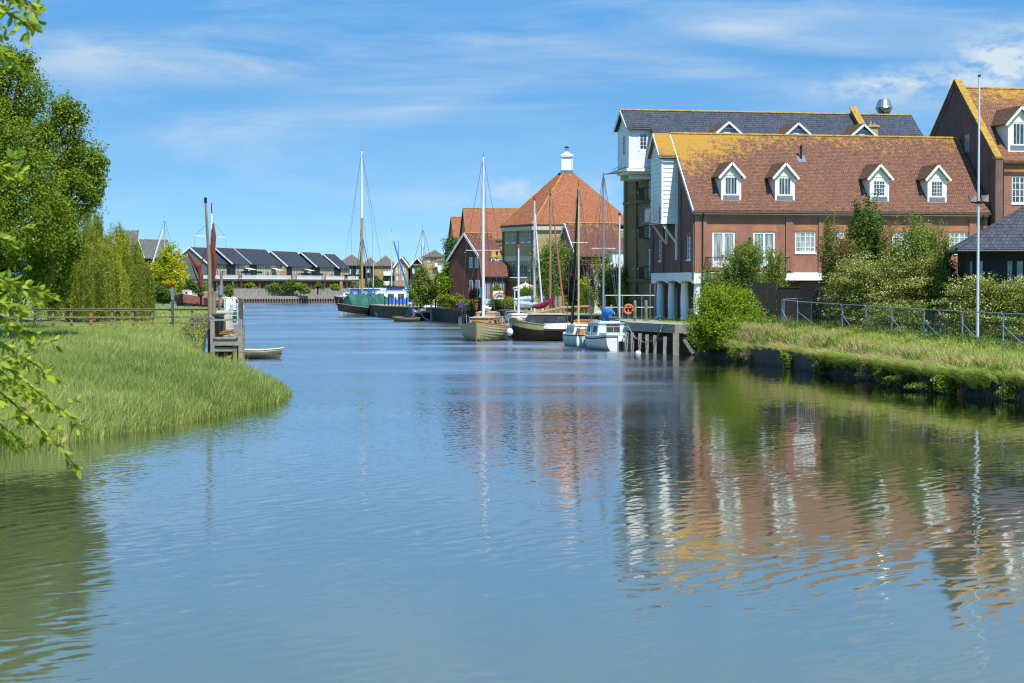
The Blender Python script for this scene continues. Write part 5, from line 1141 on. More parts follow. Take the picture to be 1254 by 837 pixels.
plant('tree', 'light flowering tree between purple tree and white shed', 'tree', 725, 752, 317, 372, 192, 'leaf_blossom', 8000, .16, .11, 8, zb=1.9)
plant('tree', 'dark tree with bright tips beside the yellow brick tower', 'tree', 735, 766, 326, 392, 176, 'leaf_mid', 15000, .15, .09, 9, zb=2)
plant('tree', 'tree showing above the brown roof beside the brick tower', 'tree', 748, 772, 279, 330, 226, 'leaf_mid', 7000, .2, .12, 6, zb=2)
plant('shrub', 'leafy shrub against the foot of the yellow brick tower', 'shrub', 752, 770, 348, 392, 172, 'leaf_bright', 6000, .14, .09, 7, zb=2, trunk=False)
# ---- right bank
plant('bush', 'big bright green bush overhanging the water beside the quay', 'bush', 852, 936, 352, 439, 131.5, 'leaf_bright', 52000, .13, .085, 17, zb=.1, sub=30, sig=.2, hollow=.5, depth=4.2)
plant('bush', 'bright bush skirt reaching the water right of the big bush', 'bush', 880, 948, 385, 440, 129.5, 'leaf_bright', 20000, .13, .085, 10, zb=.1, sub=26, depth=3, trunk=False)
plant('tree', 'small olive-green tree with pale blossom before the balcony', 'tree', 866, 940, 297, 375, 138, 'leaf_mid', 32000, .13, .08, 14, zb=2, sub=24, sig=.19, depth=4)
plant('tree', 'thin sprigged tree in front of the second french door', 'tree', 926, 968, 300, 372, 138.5, 'leaf_mid', 9000, .13, .08, 9, zb=2, sub=16, sig=.16, depth=3)
plant('tree', 'tall dark green tree top against the tiled roof', 'tree', 1034, 1086, 241, 345, 128, 'leaf_dark', 22000, .16, .1, 12, zb=2, sub=22, sig=.19, depth=4)
plant('tree', 'rusty brown and green tree beside the white shutter door', 'tree', 1006, 1068, 283, 372, 126, 'leaf_rusty', 26000, .13, .08, 13, zb=2, sub=24, sig=.2, depth=4)
plant('climber', 'thin climbing shoots rising past the white shutter door', 'climber', 1006, 1022, 262, 340, 133, 'leaf_dark', 3200, .13, .09, 9, zb=3, sub=10, sig=.2, trunk=False)
plant('tree', 'broad green tree in front of the right end of the brick wall', 'tree', 1080, 1166, 264, 360, 124, 'leaf_mid', 30000, .14, .085, 13, zb=2, sub=26, sig=.18, depth=5)
plant('shrub', 'rusty shrub showing between the two green trees', 'shrub', 1060, 1100, 272, 345, 129, 'leaf_rusty', 11000, .13, .08, 9, zb=3, depth=3, trunk=False)
plant('shrub', 'small green shrub filling the gap beside the pavilion eave', 'shrub', 1142, 1178, 293, 350, 120.5, 'leaf_mid', 8000, .14, .085, 8, zb=2, depth=2.5, trunk=False)
def hawthorn(name, label, x0, x1, y0, y1, Y, n, leaf, depth, zb, ns=230):
    """wide bush of flat layered sprays"""
    zt = ZZ(y0, Y); w_ = (x1-x0)/FPX*Y; h = zt-zb; T_ = thing(name, label, 'bush', (XX((x0+x1)/2, Y), Y, zb)); mb = MB(); pts = []; tn = []
    for i in range(ns):
        a = random.uniform(0, 2*math.pi); el_ = random.uniform(-.1, 1.25); r = random.uniform(.45, 1.0)
        tip = Vector((math.cos(a)*math.cos(el_)**.6*w_/2*r, math.sin(a)*math.cos(el_)**.6*depth/2*r, h*(.22+.74*math.sin(max(el_, 0))**.8*r+random.uniform(-.06, .06)))); tip.z = max(tip.z, .15)
        st = tip*random.uniform(.25, .5); st.z = tip.z*random.uniform(.45, .8)
        br = bent(st, tip+Vector((0, 0, -.1)), .25, 4); 
        if i % 2 == 0: mb.tube([Vector((0, 0, .2))]+br, [.06, .04, .03, .02, .012, .006], 4)
        k = n//ns; q = rng.beta(1.6, 1.1, k)*4; i0 = np.clip(q.astype(int), 0, 3); f = (q-i0)[:, None]; B_ = np.array([tuple(v) for v in br])
        c = B_[i0]*(1-f)+B_[i0+1]*f; spread = .10+.30*np.sin(np.pi*np.clip(q/4, 0, 1))**.8
        c = c+np.stack([rng.normal(0, 1, k)*spread*1.3, rng.normal(0, 1, k)*spread, rng.normal(0, .07, k)], 1); pts.append(c); tn.append(np.full(k, random.uniform(.2, .8))+.28*(q/4-.5))
    mb.tube(bent((0, 0, -.2), (0, 0, h*.4), 0), .12, 6); mb.build('stem', 'bark', T_)
    p = np.concatenate(pts); V, Fq = leafset(p, .13, .075, .9); npmesh('crown', V, Fq, leaf, T_, np.repeat(np.clip(np.concatenate(tn)+rng.normal(0, .28, len(p)), 0, 1), 4))
hawthorn('hawthorn_bush', 'wide layered bush tipped with creamy blossom behind the rail fence', 1000, 1180, 300, 410, 122.5, 80000, 'leaf_blossom', 6.5, 1.7, 420)
hawthorn('hawthorn_bush', 'olive layered bush at right around the floodlight mast foot', 1140, 1290, 326, 418, 109.5, 48000, 'leaf_blossom', 3.2, 1.5, 320)
hawthorn('bramble_bush', 'low tangled bush beneath the layered blossom bush', 1060, 1150, 365, 416, 116.5, 18000, 'leaf_mid', 2.5, 1.5, 140)
# ================================================================ grasses
# reeds of the left saltmarsh
n = 400000; Yc = 54+(138-54)*rng.beta(1.0, 1.5, n); Xc = rng.uniform(-.285, -.09, n)*Yc-rng.uniform(0, 1.5, n)
d = sdist(Xc, Yc); ok = (d > -.05+.22*np.sin(Xc*3.1+Yc*1.7)+.18*np.sin(Xc*1.3-Yc*2.3)) & (Yc < 137.2); Xc, Yc, d = Xc[ok], Yc[ok], d[ok]; Zc = height(Xc, Yc, d); ok = Zc > -.08; Xc, Yc, Zc, d = Xc[ok], Yc[ok], Zc[ok], d[ok]
def patch(X, Y, f1, f2, ph=0): return .5+.25*np.sin(X*f1+Y*f2+ph)+.25*np.sin(X*f2*1.7-Y*f1*1.3+ph*2+1.5*np.sin(X*.3+Y*.21))
pt_ = patch(Xc, Yc, .55, .16); pt2 = patch(Xc, Yc, 1.7, .8, 2)
pt3 = patch(Xc*2.6, Yc*2.2, 1.3, .9, 3); hh = (.40+.28*pt_+.20*pt2)*(.72+.55*pt3)*np.where(rng.uniform(0, 1, len(Xc)) < .03, 1.45, 1.)*np.interp(Yc, [60, 80, 88, 110, 137], [1.0, .95, .8, .75, .5])*rng.uniform(.6, 1.2, len(Xc))*np.interp(d, [0, .6], [.75, 1])
blades('saltmarsh_reeds', np.stack([Xc, Yc, Zc-.03], 1), hh, np.interp(60, [0, 1], [.026, .026]), 'reed', .26, 'stuff', tintf=-.10+.24*pt_+.26*pt2+.24*pt3+np.interp(Yc, [56, 68, 80, 95, 110, 130], [.30, .22, .0, .0, .26, .2]), windx=.1, label='dense pale green reeds of the left saltmarsh', cat='reeds')
# lawn beyond the fence: short tufts
n = 26000; Yc = rng.uniform(139, 300, n); Xc = rng.uniform(-.21, -.13, n)*Yc; d = sdist(Xc, Yc); ok = d > .3; Xc, Yc, d = Xc[ok], Yc[ok], d[ok]
blades('lawn_grass', np.stack([Xc, Yc, height(Xc, Yc, d)-.02], 1), .22, .07, 'grass_bank', .3, 'stuff', tintf=.45, label='short green grass of the lawn beyond the timber fence', cat='grass')
# rough grass of the right bank
n = 150000; Yc = rng.uniform(80, 136, n); t = rng.beta(.8, 1.6, n)*9-.25
xr = np.interp(Yc, [q[1] for q in RIGHT[3:11]], [q[0] for q in RIGHT[3:11]]); Xc = xr+t; d = sdist(Xc, Yc); ok = (d > -.12) & (Xc < Yc*.275+2); Xc, Yc, d = Xc[ok], Yc[ok], d[ok]
pt_ = patch(Xc, Yc, 1.1, .5, 1); pt2 = patch(Xc*1.3, Yc, 2.3, 1.1, 4); pt3 = patch(Xc*.9+3, Yc*1.1, 2.9, 1.9, 7); Zc = np.maximum(height(Xc, Yc, d), np.where(d > -.3, .62+.30*pt3, .3))
hh = (.26+.5*pt_*pt2+.28*pt2)*rng.uniform(.6, 1.25, len(Xc)); dry = np.where((d < 1.3) & (pt2 > .52), .45, 0)
wd = np.where(d < .5, -.75, .0)
blades('rough_grass', np.stack([Xc, Yc, Zc-.03], 1), hh, .035, 'grass_bank', .35, 'stuff', tintf=.18+.5*pt2+dry, windx=wd, label='rough tussocky grass of the right bank with dry brown edges', cat='grass')
n = 42000; Yc = rng.uniform(81, 112, n); xr = np.interp(Yc, [q[1] for q in RIGHT[3:11]], [q[0] for q in RIGHT[3:11]]); Xc = xr+rng.uniform(-.22, .25, n); pp_ = patch(Xc*2, Yc, 3.1, 1.4, 5)*.6+.4*patch(Xc, Yc, .7, 2.6, 1); zc_ = rng.uniform(.2, 1.0, n)**.7; ok = (pp_ > .42) & (zc_ > 1.25-1.15*pp_); Xc, Yc, zc_, pp_ = Xc[ok], Yc[ok], zc_[ok], pp_[ok]
blades('hanging_grass', np.stack([Xc, Yc, zc_], 1), .42*rng.uniform(.5, 1.2, len(Xc)), .035, 'grass_bank', .45, 'stuff', tintf=.15+.75*np.abs(np.sin(Yc*1.9))*pp_, windx=-1.0, label='grass hanging in tufts over the dark edge of the right bank', cat='grass')
n = 26000; Yc = rng.uniform(95, 131, n); xf = np.interp(Yc, [95, 99, 104, 109, 113.5, 117.5, 120.5, 126], [XX(1275, 95), XX(1228.5, 99), XX(1178.5, 104), XX(1131.5, 109), XX(1092, 113.5), XX(1060.5, 117.5), XX(1031.5, 120.5), XX(957.5, 126)]); Xc = xf+rng.normal(-.2, .8, n); pp_ = patch(Xc, Yc, 1.9, 1.1, 6); ok = pp_ > .5; Xc, Yc, pp_ = Xc[ok], Yc[ok], pp_[ok]
V, Fq = leafset(np.stack([Xc, Yc, height(Xc, Yc)+rng.uniform(.1, 1, len(Xc))*(.35+.7*pp_)], 1), .13, .06, .5)
tag(npmesh('nettles', V, Fq, 'leaf_dark', None, rng.uniform(0, 1, 4*len(Xc))), 'darker leafy weeds growing thickly along the foot of the steel fence', 'weeds', kind='stuff')
# yellow ragwort heads
n = 260; Yc = rng.uniform(92, 118, n); Xc = np.interp(Yc, [q[1] for q in RIGHT[3:11]], [q[0] for q in RIGHT[3:11]])+rng.uniform(.5, 4.0, n); V, Fq = leafset(np.stack([Xc, Yc, height(Xc, Yc)+rng.uniform(.4, .85, n)], 1), .12, .11, 1.0)
tag(npmesh('ragwort', V, Fq, 'leaf_gold', None, rng.uniform(0, 1, 4*n)), 'small yellow ragwort flowers dotted through the rough grass', 'wildflowers', kind='stuff')
# green weeds low on the bank edge, tussocks
WD = [(83.6, 1.5, .75, 'leaf_mid', 'weeds at the water line nearest the right edge of the photo'), (88.6, 1.6, .85, 'leaf_bright', 'brightest weed clump hanging from the right bank, below the mast'), (91.2, 2.6, .45, 'leaf_mid', 'long low weeds left of the brightest bank clump'),
      (95.0, 2.2, .6, 'leaf_dark', 'broad dark weeds right of the concrete block'), (98.6, 1.0, .8, 'leaf_mid', 'weeds at the water just left of the concrete block'), (101.5, 1.3, 1.0, 'grass_dry', 'dry straw tussock hanging left of the concrete block'), (109.5, 1.4, .8, 'leaf_dark', 'weeds against the right end of the retaining wall'),
      (116.0, .6, 1.0, 'leaf_hedge', 'pale tussock growing out of the dark retaining wall'), (124.4, 1.3, 1.25, 'grass_dry', 'straw-coloured tussock between bush and retaining wall'), (126.5, 1.2, .9, 'leaf_mid', 'green weeds at the foot of the bright bush')]
for Y_, w_, h_, lf, lb in WD:
    X_ = float(np.interp(Y_, [q[1] for q in RIGHT[3:11]], [q[0] for q in RIGHT[3:11]]))-.22-(.35 if Y_ in (116.0,) else 0); px_ = CX+X_/Y_*FPX; hw_ = w_/2/Y_*FPX; yb_ = HOR+HC/Y_*FPX
    plant('weed_clump', lb, 'weeds', px_-hw_, px_+hw_, yb_-h_/Y_*FPX, yb_, Y_, lf, 1500, .12, .07 if 'grass' not in lf else .02, 7, sub=7, sig=.3, zb=.02, trunk=False, depth=.7)
# weeds along the quay deck
n = 2200; t = rng.uniform(0, 1, n); Yc = 139+t*38; Xc = np.interp(Yc, [139, 146.6, 158, 181], [12.6, 10.0, 9.5, 9.2])+rng.beta(1, 2, n)*4.5
clus = (patch(Xc, Yc, 2.1, 1.3) > .55); V, Fq = leafset(np.stack([Xc, Yc, 2.2+rng.exponential(.1, n)], 1)[clus], .12, .06, .4)
tag(npmesh('quay_weeds', V, Fq, 'leaf_mid', None, rng.uniform(0, 1, 4*clus.sum())), 'low weeds growing along the quay edge below the columns', 'weeds', kind='stuff')
# far wood closing the valley
n = 26000; Xc = rng.uniform(-700, 500, n); q = .5+.5*np.sin(Xc*.03)*np.sin(Xc*.011+1); V, Fq = leafset(np.stack([Xc, 860+rng.uniform(-25, 25, n), 1.5+rng.uniform(0, 1, n)*(3+5*q)], 1), 2.6, 1.7, .4)
tag(npmesh('distant_wood', V, Fq, 'leaf_dark', None, rng.uniform(0, 1, 4*n)), 'low dark belt of trees on the horizon behind the houses', 'wood', kind='stuff')
# ================================================================ branches hanging close by at the left edge
Tn = thing('overhanging_tree', 'leafy branches of a near tree hanging in from the left edge', 'tree', (-5.6, 9.5, 1.6))
mb = MB(); mb.tube(bent((0, 0, -.2), (.4, .3, 7.2), 0), [.3, .26, .23, .19, .14, .08], 9)
BR = [((-40, 330), (20, 345), (62, 362), 10.0), ((-60, 260), (-10, 290), (20, 300), 9.3), ((-60, 380), (0, 420), (72, 466), 10.2), ((-50, 400), (10, 455), (106, 526), 9.6), ((-50, 440), (30, 500), (94, 573), 9.9), ((-60, 180), (-20, 200), (26, 212), 8.6),
      ((-50, 350), (0, 395), (46, 410), 10.4), ((-60, 420), (-10, 470), (60, 498), 10.6), ((-60, 460), (-20, 500), (30, 548), 9.2), ((-50, -40), (0, -10), (52, 9), 8.8), ((-50, -10), (0, 10), (46, 34), 9.2), ((-50, 20), (-20, 45), (16, 75), 9.5),
      ((-60, 430), (-10, 440), (40, 445), 10.8), ((-70, 395), (-20, 440), (35, 480), 10.1), ((-60, 330), (-20, 365), (30, 385), 9.7), ((-70, 470), (-30, 520), (14, 540), 10.3), ((-60, 300), (-30, 330), (12, 350), 9.9), ((-60, -60), (-20, -20), (22, 4), 10.2)]
pl = []; dl = []
for a, b, c, Y_ in BR:
    a3, b3, c3 = P(*a, Y_-.4), P(*b, Y_), P(*c, Y_+.2); o_ = Vector(Tn.location); root_ = Vector((.3, .3, (a3.z-1.6)*.8+.6)); crv = [root_]
    for i in range(13): t = i/12; crv.append(((1-t)**2*a3+2*t*(1-t)*b3+t*t*c3)-o_)
    mb.tube(crv, [.02]+[.008-.006*i/12 for i in range(13)], 5)
    for i in range(1, 13):
        for rep in range(8):
            q = crv[i].lerp(crv[min(i+1, 13)], random.random()); dirv = (crv[min(i+1, 13)]-crv[i-1]).normalized(); side = Vector((random.gauss(0, .5), random.gauss(0, .7), random.gauss(-.15, .5)))
            lv = (dirv*.8+side).normalized(); L0 = random.uniform(.038, .066); pl.append((q+lv*.012, lv, L0))
    # side twigs
    for i in range(3, 13, 2):
        q = crv[i]; e = q+Vector((random.uniform(-.02, .16), random.uniform(-.2, .2), random.uniform(-.16, .1))); mb.tube([q, e], [.002, .001], 4)
        for j in range(8): lv = ((e-q).normalized()+Vector((random.gauss(0, .6), random.gauss(0, .6), random.gauss(-.1, .5)))).normalized(); pl.append((q.lerp(e, random.uniform(.3, 1)), lv, random.uniform(.034, .06)))
mb.build('trunk', 'bark', Tn)
V = []; Fc = []; tn = []
for q, lv, L0 in pl:
    nr = Vector((random.gauss(0, .5), random.gauss(-.2, .5), random.gauss(.8, .5))); s_ = lv.cross(nr).normalized(); u_ = s_.cross(lv).normalized(); w_ = L0*.23; o_ = len(V); tv = random.random()
    for f, wd_, dz in ((0, 0, 0), (.22, .8, .04), (.5, 1, .05), (.78, .62, .02), (1, 0, -.06)):
        c = q+lv*L0*f+u_*L0*dz*-1
        if wd_ == 0: V.append(c); V.append(c)
        else: V.append(c+s_*w_*wd_+u_*L0*.06*wd_); V.append(c-s_*w_*wd_+u_*L0*.06*wd_)
        V_mid = None
    for i in range(4): a = o_+2*i; Fc.append((a, a+1, a+3, a+2))
    tn += [tv]*10
npmesh('crown', np.array([tuple(v) for v in V]), np.array(Fc), 'leaf_near', Tn, np.array(tn))
# ================================================================ quays, walls, fences, wharf
# near quay: concrete edge beam on piles
Q = thing('quay', 'concrete-edged quay on timber piles below the white columns', 'quay', (11.5, 138.4, 0))
def ql(p): return Vector((p[0]-11.5, p[1]-138.4, p[2] if len(p) > 2 else 0))
ql_pts = [(13.6, 137.6), (11.5, 138.4), (8.66, 146.3), (8.4, 158), (8.0, 180), (2.2, 192), (-.5, 228), (-9, 258.5), (-19, 289), (-23, 310)]
inner = [(14.0, 140.5), (13.2, 140.9), (11.5, 147.2), (11.4, 158), (11.2, 182), (5.2, 195.5), (3.2, 229), (-5.5, 262), (-15, 293), (-19, 313)]
zt = [2.16, 2.16, 2.16, 2.14, 2.1, 2.05, 1.95, 1.85, 1.8, 1.8]
mb = MB()
for i in range(5):
    a, b, c, d = ql_pts[i], ql_pts[i+1], inner[i+1], inner[i]; za, zb_ = zt[i], zt[i+1]; za = zb_ = 2.14
    if i < 4: mb.slab([ql((*a, za)), ql((*b, zb_)), ql((*c, zb_)), ql((*d, za))], (0, 0, -.62), 0)
mb.build('edge_beam', 'concrete', Q)
mb = MB()
for i in range(4):
    a, b, c, d = [ql((*q, 0)) for q in (ql_pts[i], ql_pts[i+1], inner[i+1], inner[i])]; o_ = (c-b).normalized()*.9; o2 = (d-a).normalized()*.9
    mb.slab([a+o2+Vector((0, 0, -.6)), b+o_+Vector((0, 0, -.6)), b+o_*1.3+Vector((0, 0, -.6)), a+o2*1.3+Vector((0, 0, -.6))], (0, 0, 2.1))
mb.build('back_wall', 'concrete_dark', Q)
mb = MB(); a, b = ql((11.2, 139.2)), ql((8.75, 146.0)); mb.bar(a+Vector((0, 0, 1.05)), b+Vector((0, 0, 1.05)), .16, .22); mb.bar(ql((11.7, 138.75, 1.15)), ql((13.6, 137.9, 1.15)), .14, .22); mb.build('waling', 'timber_dark', Q)
for x, yb_ in ((771, 1.45), (779, 1.4), (787.5, 1.38), (797.3, 1.32), (807, 1.3), (818, 1.25)):
    t = (x-826)/(769-826); X_, Y_ = 11.5+(8.66-11.5)*t, 138.4+(146.3-138.4)*t; X_ -= .25; Y_ -= .08
    mb = MB(); mb.bar((X_-11.5, Y_-138.4, -.5), (X_-11.5+random.uniform(-.05, .05), Y_-138.4, yb_), .24, .24); mb.build('pile', 'timber', Q)
mb = MB(); mb.bar(ql((11.55, 138.1, -.5)), ql((11.55, 138.1, 1.5)), .42, .4); mb.build('pile', 'timber', Q)
mb = MB(); mb.bar(ql((12.1, 137.9, 1.1)), ql((12.75, 137.7, .1)), .16, .2); mb.build('raking_strut', 'timber', Q)
mb = MB()
pp = [ql((10.75, 140.2, 2.1)), ql((10.6, 140.1, 1.6)), ql((10.3, 140.7, .95)), ql((9.6, 142.7, .75)), ql((9.1, 144.4, 1.0)), ql((8.6, 146.0, 1.9))]; mb.tube(pp, .028, 5); tag(mb.build('mooring_rope', 'rope', None), 'slack pale mooring rope draped along the quay piles', 'rope'); bpy.data.objects['mooring_rope'].location = (11.5, 138.4, 0)
def stone(name, label, pts, z0, z1s, th, mat, cap=None):
    T_ = thing(name, label, 'quay wall', (*pts[0], 0)); mb = MB(); cb = MB()
    for i in range(len(pts)-1):
        a, b = Vector((*pts[i], 0))-Vector((*pts[0], 0)), Vector((*pts[i+1], 0))-Vector((*pts[0], 0)); n_ = Vector(((b-a).y, -(b-a).x, 0)).normalized()*th
        if n_.x < 0: n_ = -n_
        mb.slab([a+Vector((0, 0, z0)), b+Vector((0, 0, z0)), b+Vector((0, 0, z1s[i+1])), a+Vector((0, 0, z1s[i]))], n_)
        if cap: cb.slab([a+Vector((0, 0, z1s[i]+.003))-n_*.12, b+Vector((0, 0, z1s[i+1]+.003))-n_*.12, b+n_*cap[1]+Vector((0, 0, z1s[i+1]+.003)), a+n_*cap[1]+Vector((0, 0, z1s[i]+.003))], (0, 0, .14))
    mb.build('wall_face', mat, T_)
    if cap: cb.build('coping', cap[0], T_)
    return T_
stone('quay_wall', 'dark quay wall with pale path edge below the railings', ql_pts[4:], -.8, [2.0, 1.95, 1.82, 1.72, 1.66, 1.66], .6, 'concrete_dark', ('paving', 6.5))
# far quay with close piles
FQ = thing('far_quay', 'timber-piled far quay with horizontal cap under the terrace houses', 'quay', (-71.5, 505, 0)); fa, fb = Vector((0, 0, 0)), Vector((29.5, 14, 0))
mb = MB(); mb.slab([fa+Vector((0, .5, -.5)), fb+Vector((0, .5, -.5)), fb+Vector((0, .5, 1.2)), fa+Vector((0, .5, 1.2))], (0, .5, 0)); mb.build('back_wall', 'hull_redbrown', FQ)
mb = MB(); mb.slab([fa+Vector((0, 0, 1.1)), fb+Vector((0, 0, 1.1)), fb+Vector((0, 3, 1.1)), fa+Vector((0, 3, 1.1))], (0, 0, .75)); mb.build('cap', 'timber', FQ)
for i in range(46): q = fa.lerp(fb, (i+.5)/46); mb = MB(); mb.bar(q+Vector((0, .1, -.5)), q+Vector((0, .1, 1.1)), .28, .28); mb.build('pile', 'timber_wet', FQ)
TF = thing('timber_screen_fence', 'weathered timber screen fence along the top of the far quay', 'fence', (-76, 506, 1.8)); mb = MB(); a, b = Vector((0, 0, 0)), Vector((36, 15, 0))
mb.slab([a, b, b+Vector((0, 0, 2.0)), a+Vector((0, 0, 2.0))], (0, .12, 0)); mb.build('boards', 'boards_fence', TF)
for i in range(22): q = a.lerp(b, i/21); mb = MB(); mb.box(q.x-.16, q.x+.16, q.y-.18, q.y-.005, 0, 2.25); mb.build('post', 'timber', TF)
# left timber fence
fy = 138.2; xsf = [-4, 18, 38, 86.5, 111.5, 137, 162, 186.5, 235, 253]
LF_ = thing('timber_fence', 'brown three-rail timber fence crossing behind the reeds', 'fence', (XX(86, fy), fy, 2.0)); ox = XX(86, fy)
for x in [-30, -4, 20, 43, 65, 87.5, 111.5, 137.3, 162.3, 187, 235.3]:
    mb = MB(); w_ = .1 if x in (111.5, 162.3) else .075; mb.box(XX(x, fy)-ox-w_, XX(x, fy)-ox+w_, -.06, .06, -.4, 1.24 if x not in (162.3,) else 1.3); mb.build('post', 'fence_brown' if x != 111.5 else 'varnish', LF_)
mb = MB()
for z in (1.16, .66, .24): mb.bar((XX(-40, fy)-ox, -.1, z), (XX(256, fy)-ox, -.1, z), .05, .12)
mb.bar((XX(-40, fy)-ox, -.07, 1.25), (XX(256, fy)-ox, -.07, 1.25), .18, .05); mb.build('rails', 'fence_brown', LF_)
MP = thing('marker_post', 'dark weathered post with grey sleeve standing in the timber fence', 'post', (XX(211.5, fy-.4), fy-.4, 2.0)); mb = MB(); mb.bar((0, 0, -.4), (0, 0, 1.9), .17, .17); mb.build('post', 'timber_dark', MP); mb = MB(); mb.bar((0, 0, 1.9), (0, 0, 2.75), .2, .2); mb.bar((0, 0, 2.5), (-.25, 0, 2.6), .1, .1); mb.build('sleeve', 'galv', MP)
# black close-boarded fences on the right bank
def boardfence(name, label, xl, xr, Y, ytop, zb_, mat, pick=False, cap=False, Y2=None):
    T_ = thing(name, label, 'fence', (XX(xl, Y), Y, zb_)); Y2 = Y2 or Y; ln = XX(xr, Y2)-XX(xl, Y); dy = Y2-Y; zt_ = ZZ(ytop, Y)-zb_; mb = MB(); n_ = max(2, int(ln/.15)); u = Vector((ln, dy, 0))
    for i in range(n_):
        a = u*(i/n_); b = u*((i+.93 if not pick else i+.80)/n_); h_ = zt_+random.uniform(-.03, .03); q = [a, b, b+Vector((0, 0, h_)), a+Vector((0, 0, h_))]
        if pick: q.insert(3, (a+b)/2+Vector((0, 0, h_+.1)))
        mb.slab(q, (0, .025+random.uniform(0, .012), 0))
    mb.build('boards', mat, T_)
    mb = MB()
    for z in (.4, zt_*.55, zt_-.35): mb.bar(Vector((0, .09, z)), u+Vector((0, .09, z)), .06, .1)
    if cap: mb.bar(Vector((0, 0, zt_+.06)), u+Vector((0, 0, zt_+.06)), .12, .1)
    mb.build('rails', mat, T_)
boardfence('black_fence', 'tall black close-boarded fence beside the bright bush', 916, 951, 134, 347, 1.8, 'boards_blackv')
boardfence('black_fence', 'lower black boarded gate section with capped top', 951.5, 979, 134.6, 353, 1.8, 'boards_blackv', cap=True)
boardfence('picket_fence', 'black picket fence with gaps right of the boarded gate', 979.5, 1064, 133, 348, 1.8, 'black_paint', pick=True)
boardfence('slatted_fence', 'grey slatted fence half hidden under the blossom bush', 1046, 1180, 127, 372, 1.6, 'boards_grey')
# steel rail fence
FPTS = [(957.5, 126, 1.85), (977, 124, 1.75), (1031.5, 120.5, 1.6), (1060.5, 117.5, 1.55), (1092, 113.5, 1.5), (1131.5, 109.0, 1.45), (1178.5, 104, 1.4), (1228.5, 99, 1.38), (1286, 94, 1.35)]
HF_ = thing('steel_fence', 'galvanised tube fence with bent tops and raking struts on the grassy bank', 'fence', (XX(957.5, 126), 126, 1.85)); o_ = Vector(HF_.location)
WP = [Vector((XX(x, Y), Y, z)) for x, Y, z in FPTS]
for i, p in enumerate(WP):
    q = p-o_; mb = MB(); mb.tube([q+Vector((0, 0, -.4)), q+Vector((0, 0, 2.05)), q+Vector((0, 0, 2.08))], .05 if i else .04, 8)
    mb.build('post', 'galv', HF_)
    if i < len(WP)-1 and i not in (1,) or i == 1:
        nx_ = WP[min(i+1, len(WP)-1)]-o_
        if i < len(WP)-1:
            d_ = (nx_-q); mb = MB(); mb.tube([q+Vector((0, 0, 2.08)), q+d_*.03+Vector((0, 0, 2.13)), nx_-d_*.04+Vector((0, 0, 2.15)), nx_+Vector((0, 0, 2.02))], .035, 6); mb.build('top_rail', 'galv', HF_)
            mb = MB(); mb.tube([q+Vector((0, 0, 1.5)), q+d_*.72+Vector((0, 0, .12))], .028, 6); mb.build('strut', 'galv', HF_)
mb = MB()
for i in range(len(WP)-1):
    a, b = WP[i]-o_, WP[i+1]-o_; k_ = int((b-a).length/.24)
    for j in range(k_): q = a.lerp(b, j/k_); mb.bar(q, q+Vector((0, 0, 2.1)), .005, .005)
    for z in np.arange(.2, 2.1, .3): mb.bar(a+Vector((0, 0, z)), b+Vector((0, 0, z)), .005, .005)
mb.build('wire_mesh', 'wire', HF_)
H2 = thing('steel_fence', 'shorter return of the galvanised fence running back towards the pickets', 'fence', (XX(960, 127), 127, 1.9)); o_ = Vector(H2.location); W2_ = [Vector((XX(x, Y), Y, 1.9)) for x, Y in ((960, 127), (994, 128.5), (1031, 130))]
for p in W2_: q = p-o_; mb = MB(); mb.tube([q+Vector((0, 0, -.4)), q+Vector((0, 0, 2.1))], .04, 6); mb.build('post', 'galv', H2)
for i in range(2): a, b = W2_[i]-o_, W2_[i+1]-o_; mb = MB(); mb.tube([a+Vector((0, 0, 2.1)), b+Vector((0, 0, 2.2))], .035, 6); mb.build('top_rail', 'galv', H2)
# retaining wall and crumbling bank edge
RW = [(15.3, 123.6), (16.2, 118.2), (17.0, 113.6), (17.4, 111.8)]
stone('retaining_wall', 'dark sheet-piled retaining wall at the water left of the grassy bank', RW, -.6, [1.12, 1.02, .95, .85], .35, 'concrete_dark')
mb = MB(); ed = [(17.3, 112), (18.3, 104), (19.2, 96.5), (20.1, 88.5), (21.6, 82.5), (21.4, 60)]; V = []; 
k = 260; prev = None; zs_ = (-.5, .05, .35, .65, .95)
for i in range(k):
    t = i/(k-1)*(len(ed)-1); j = min(int(t), len(ed)-2); f = t-j; X_ = ed[j][0]*(1-f)+ed[j+1][0]*f; Y_ = ed[j][1]*(1-f)+ed[j+1][1]*f; row = []
    for m_, z in enumerate(zs_): row.append((X_-.05+.22*m_/2+random.uniform(-.12, .12)-17.3, Y_-112+random.uniform(-.1, .1), z+random.uniform(-.06, .06)))
    V.append(row)
for i in range(k-1):
    for m_ in range(4): mb.add([V[i][m_], V[i+1][m_], V[i+1][m_+1], V[i][m_+1]], [(0, 1, 2, 3)])
bk = mb.build('river_bank', 'soil'); bk.location = (17.3, 112, 0); tag(bk, 'crumbling dark earth edge of the right bank', 'river bank', kind='structure')
mb = MB(); mb.box(-.5, .5, -.35, .35, -.3, .45); o = mb.build('concrete_block', 'concrete'); o.location = (XX(1117, 97.5), 97.5, .45); o.rotation_euler = (0.05, .04, .3); tag(o, 'broken concrete block stuck in the earth edge of the bank', 'block')
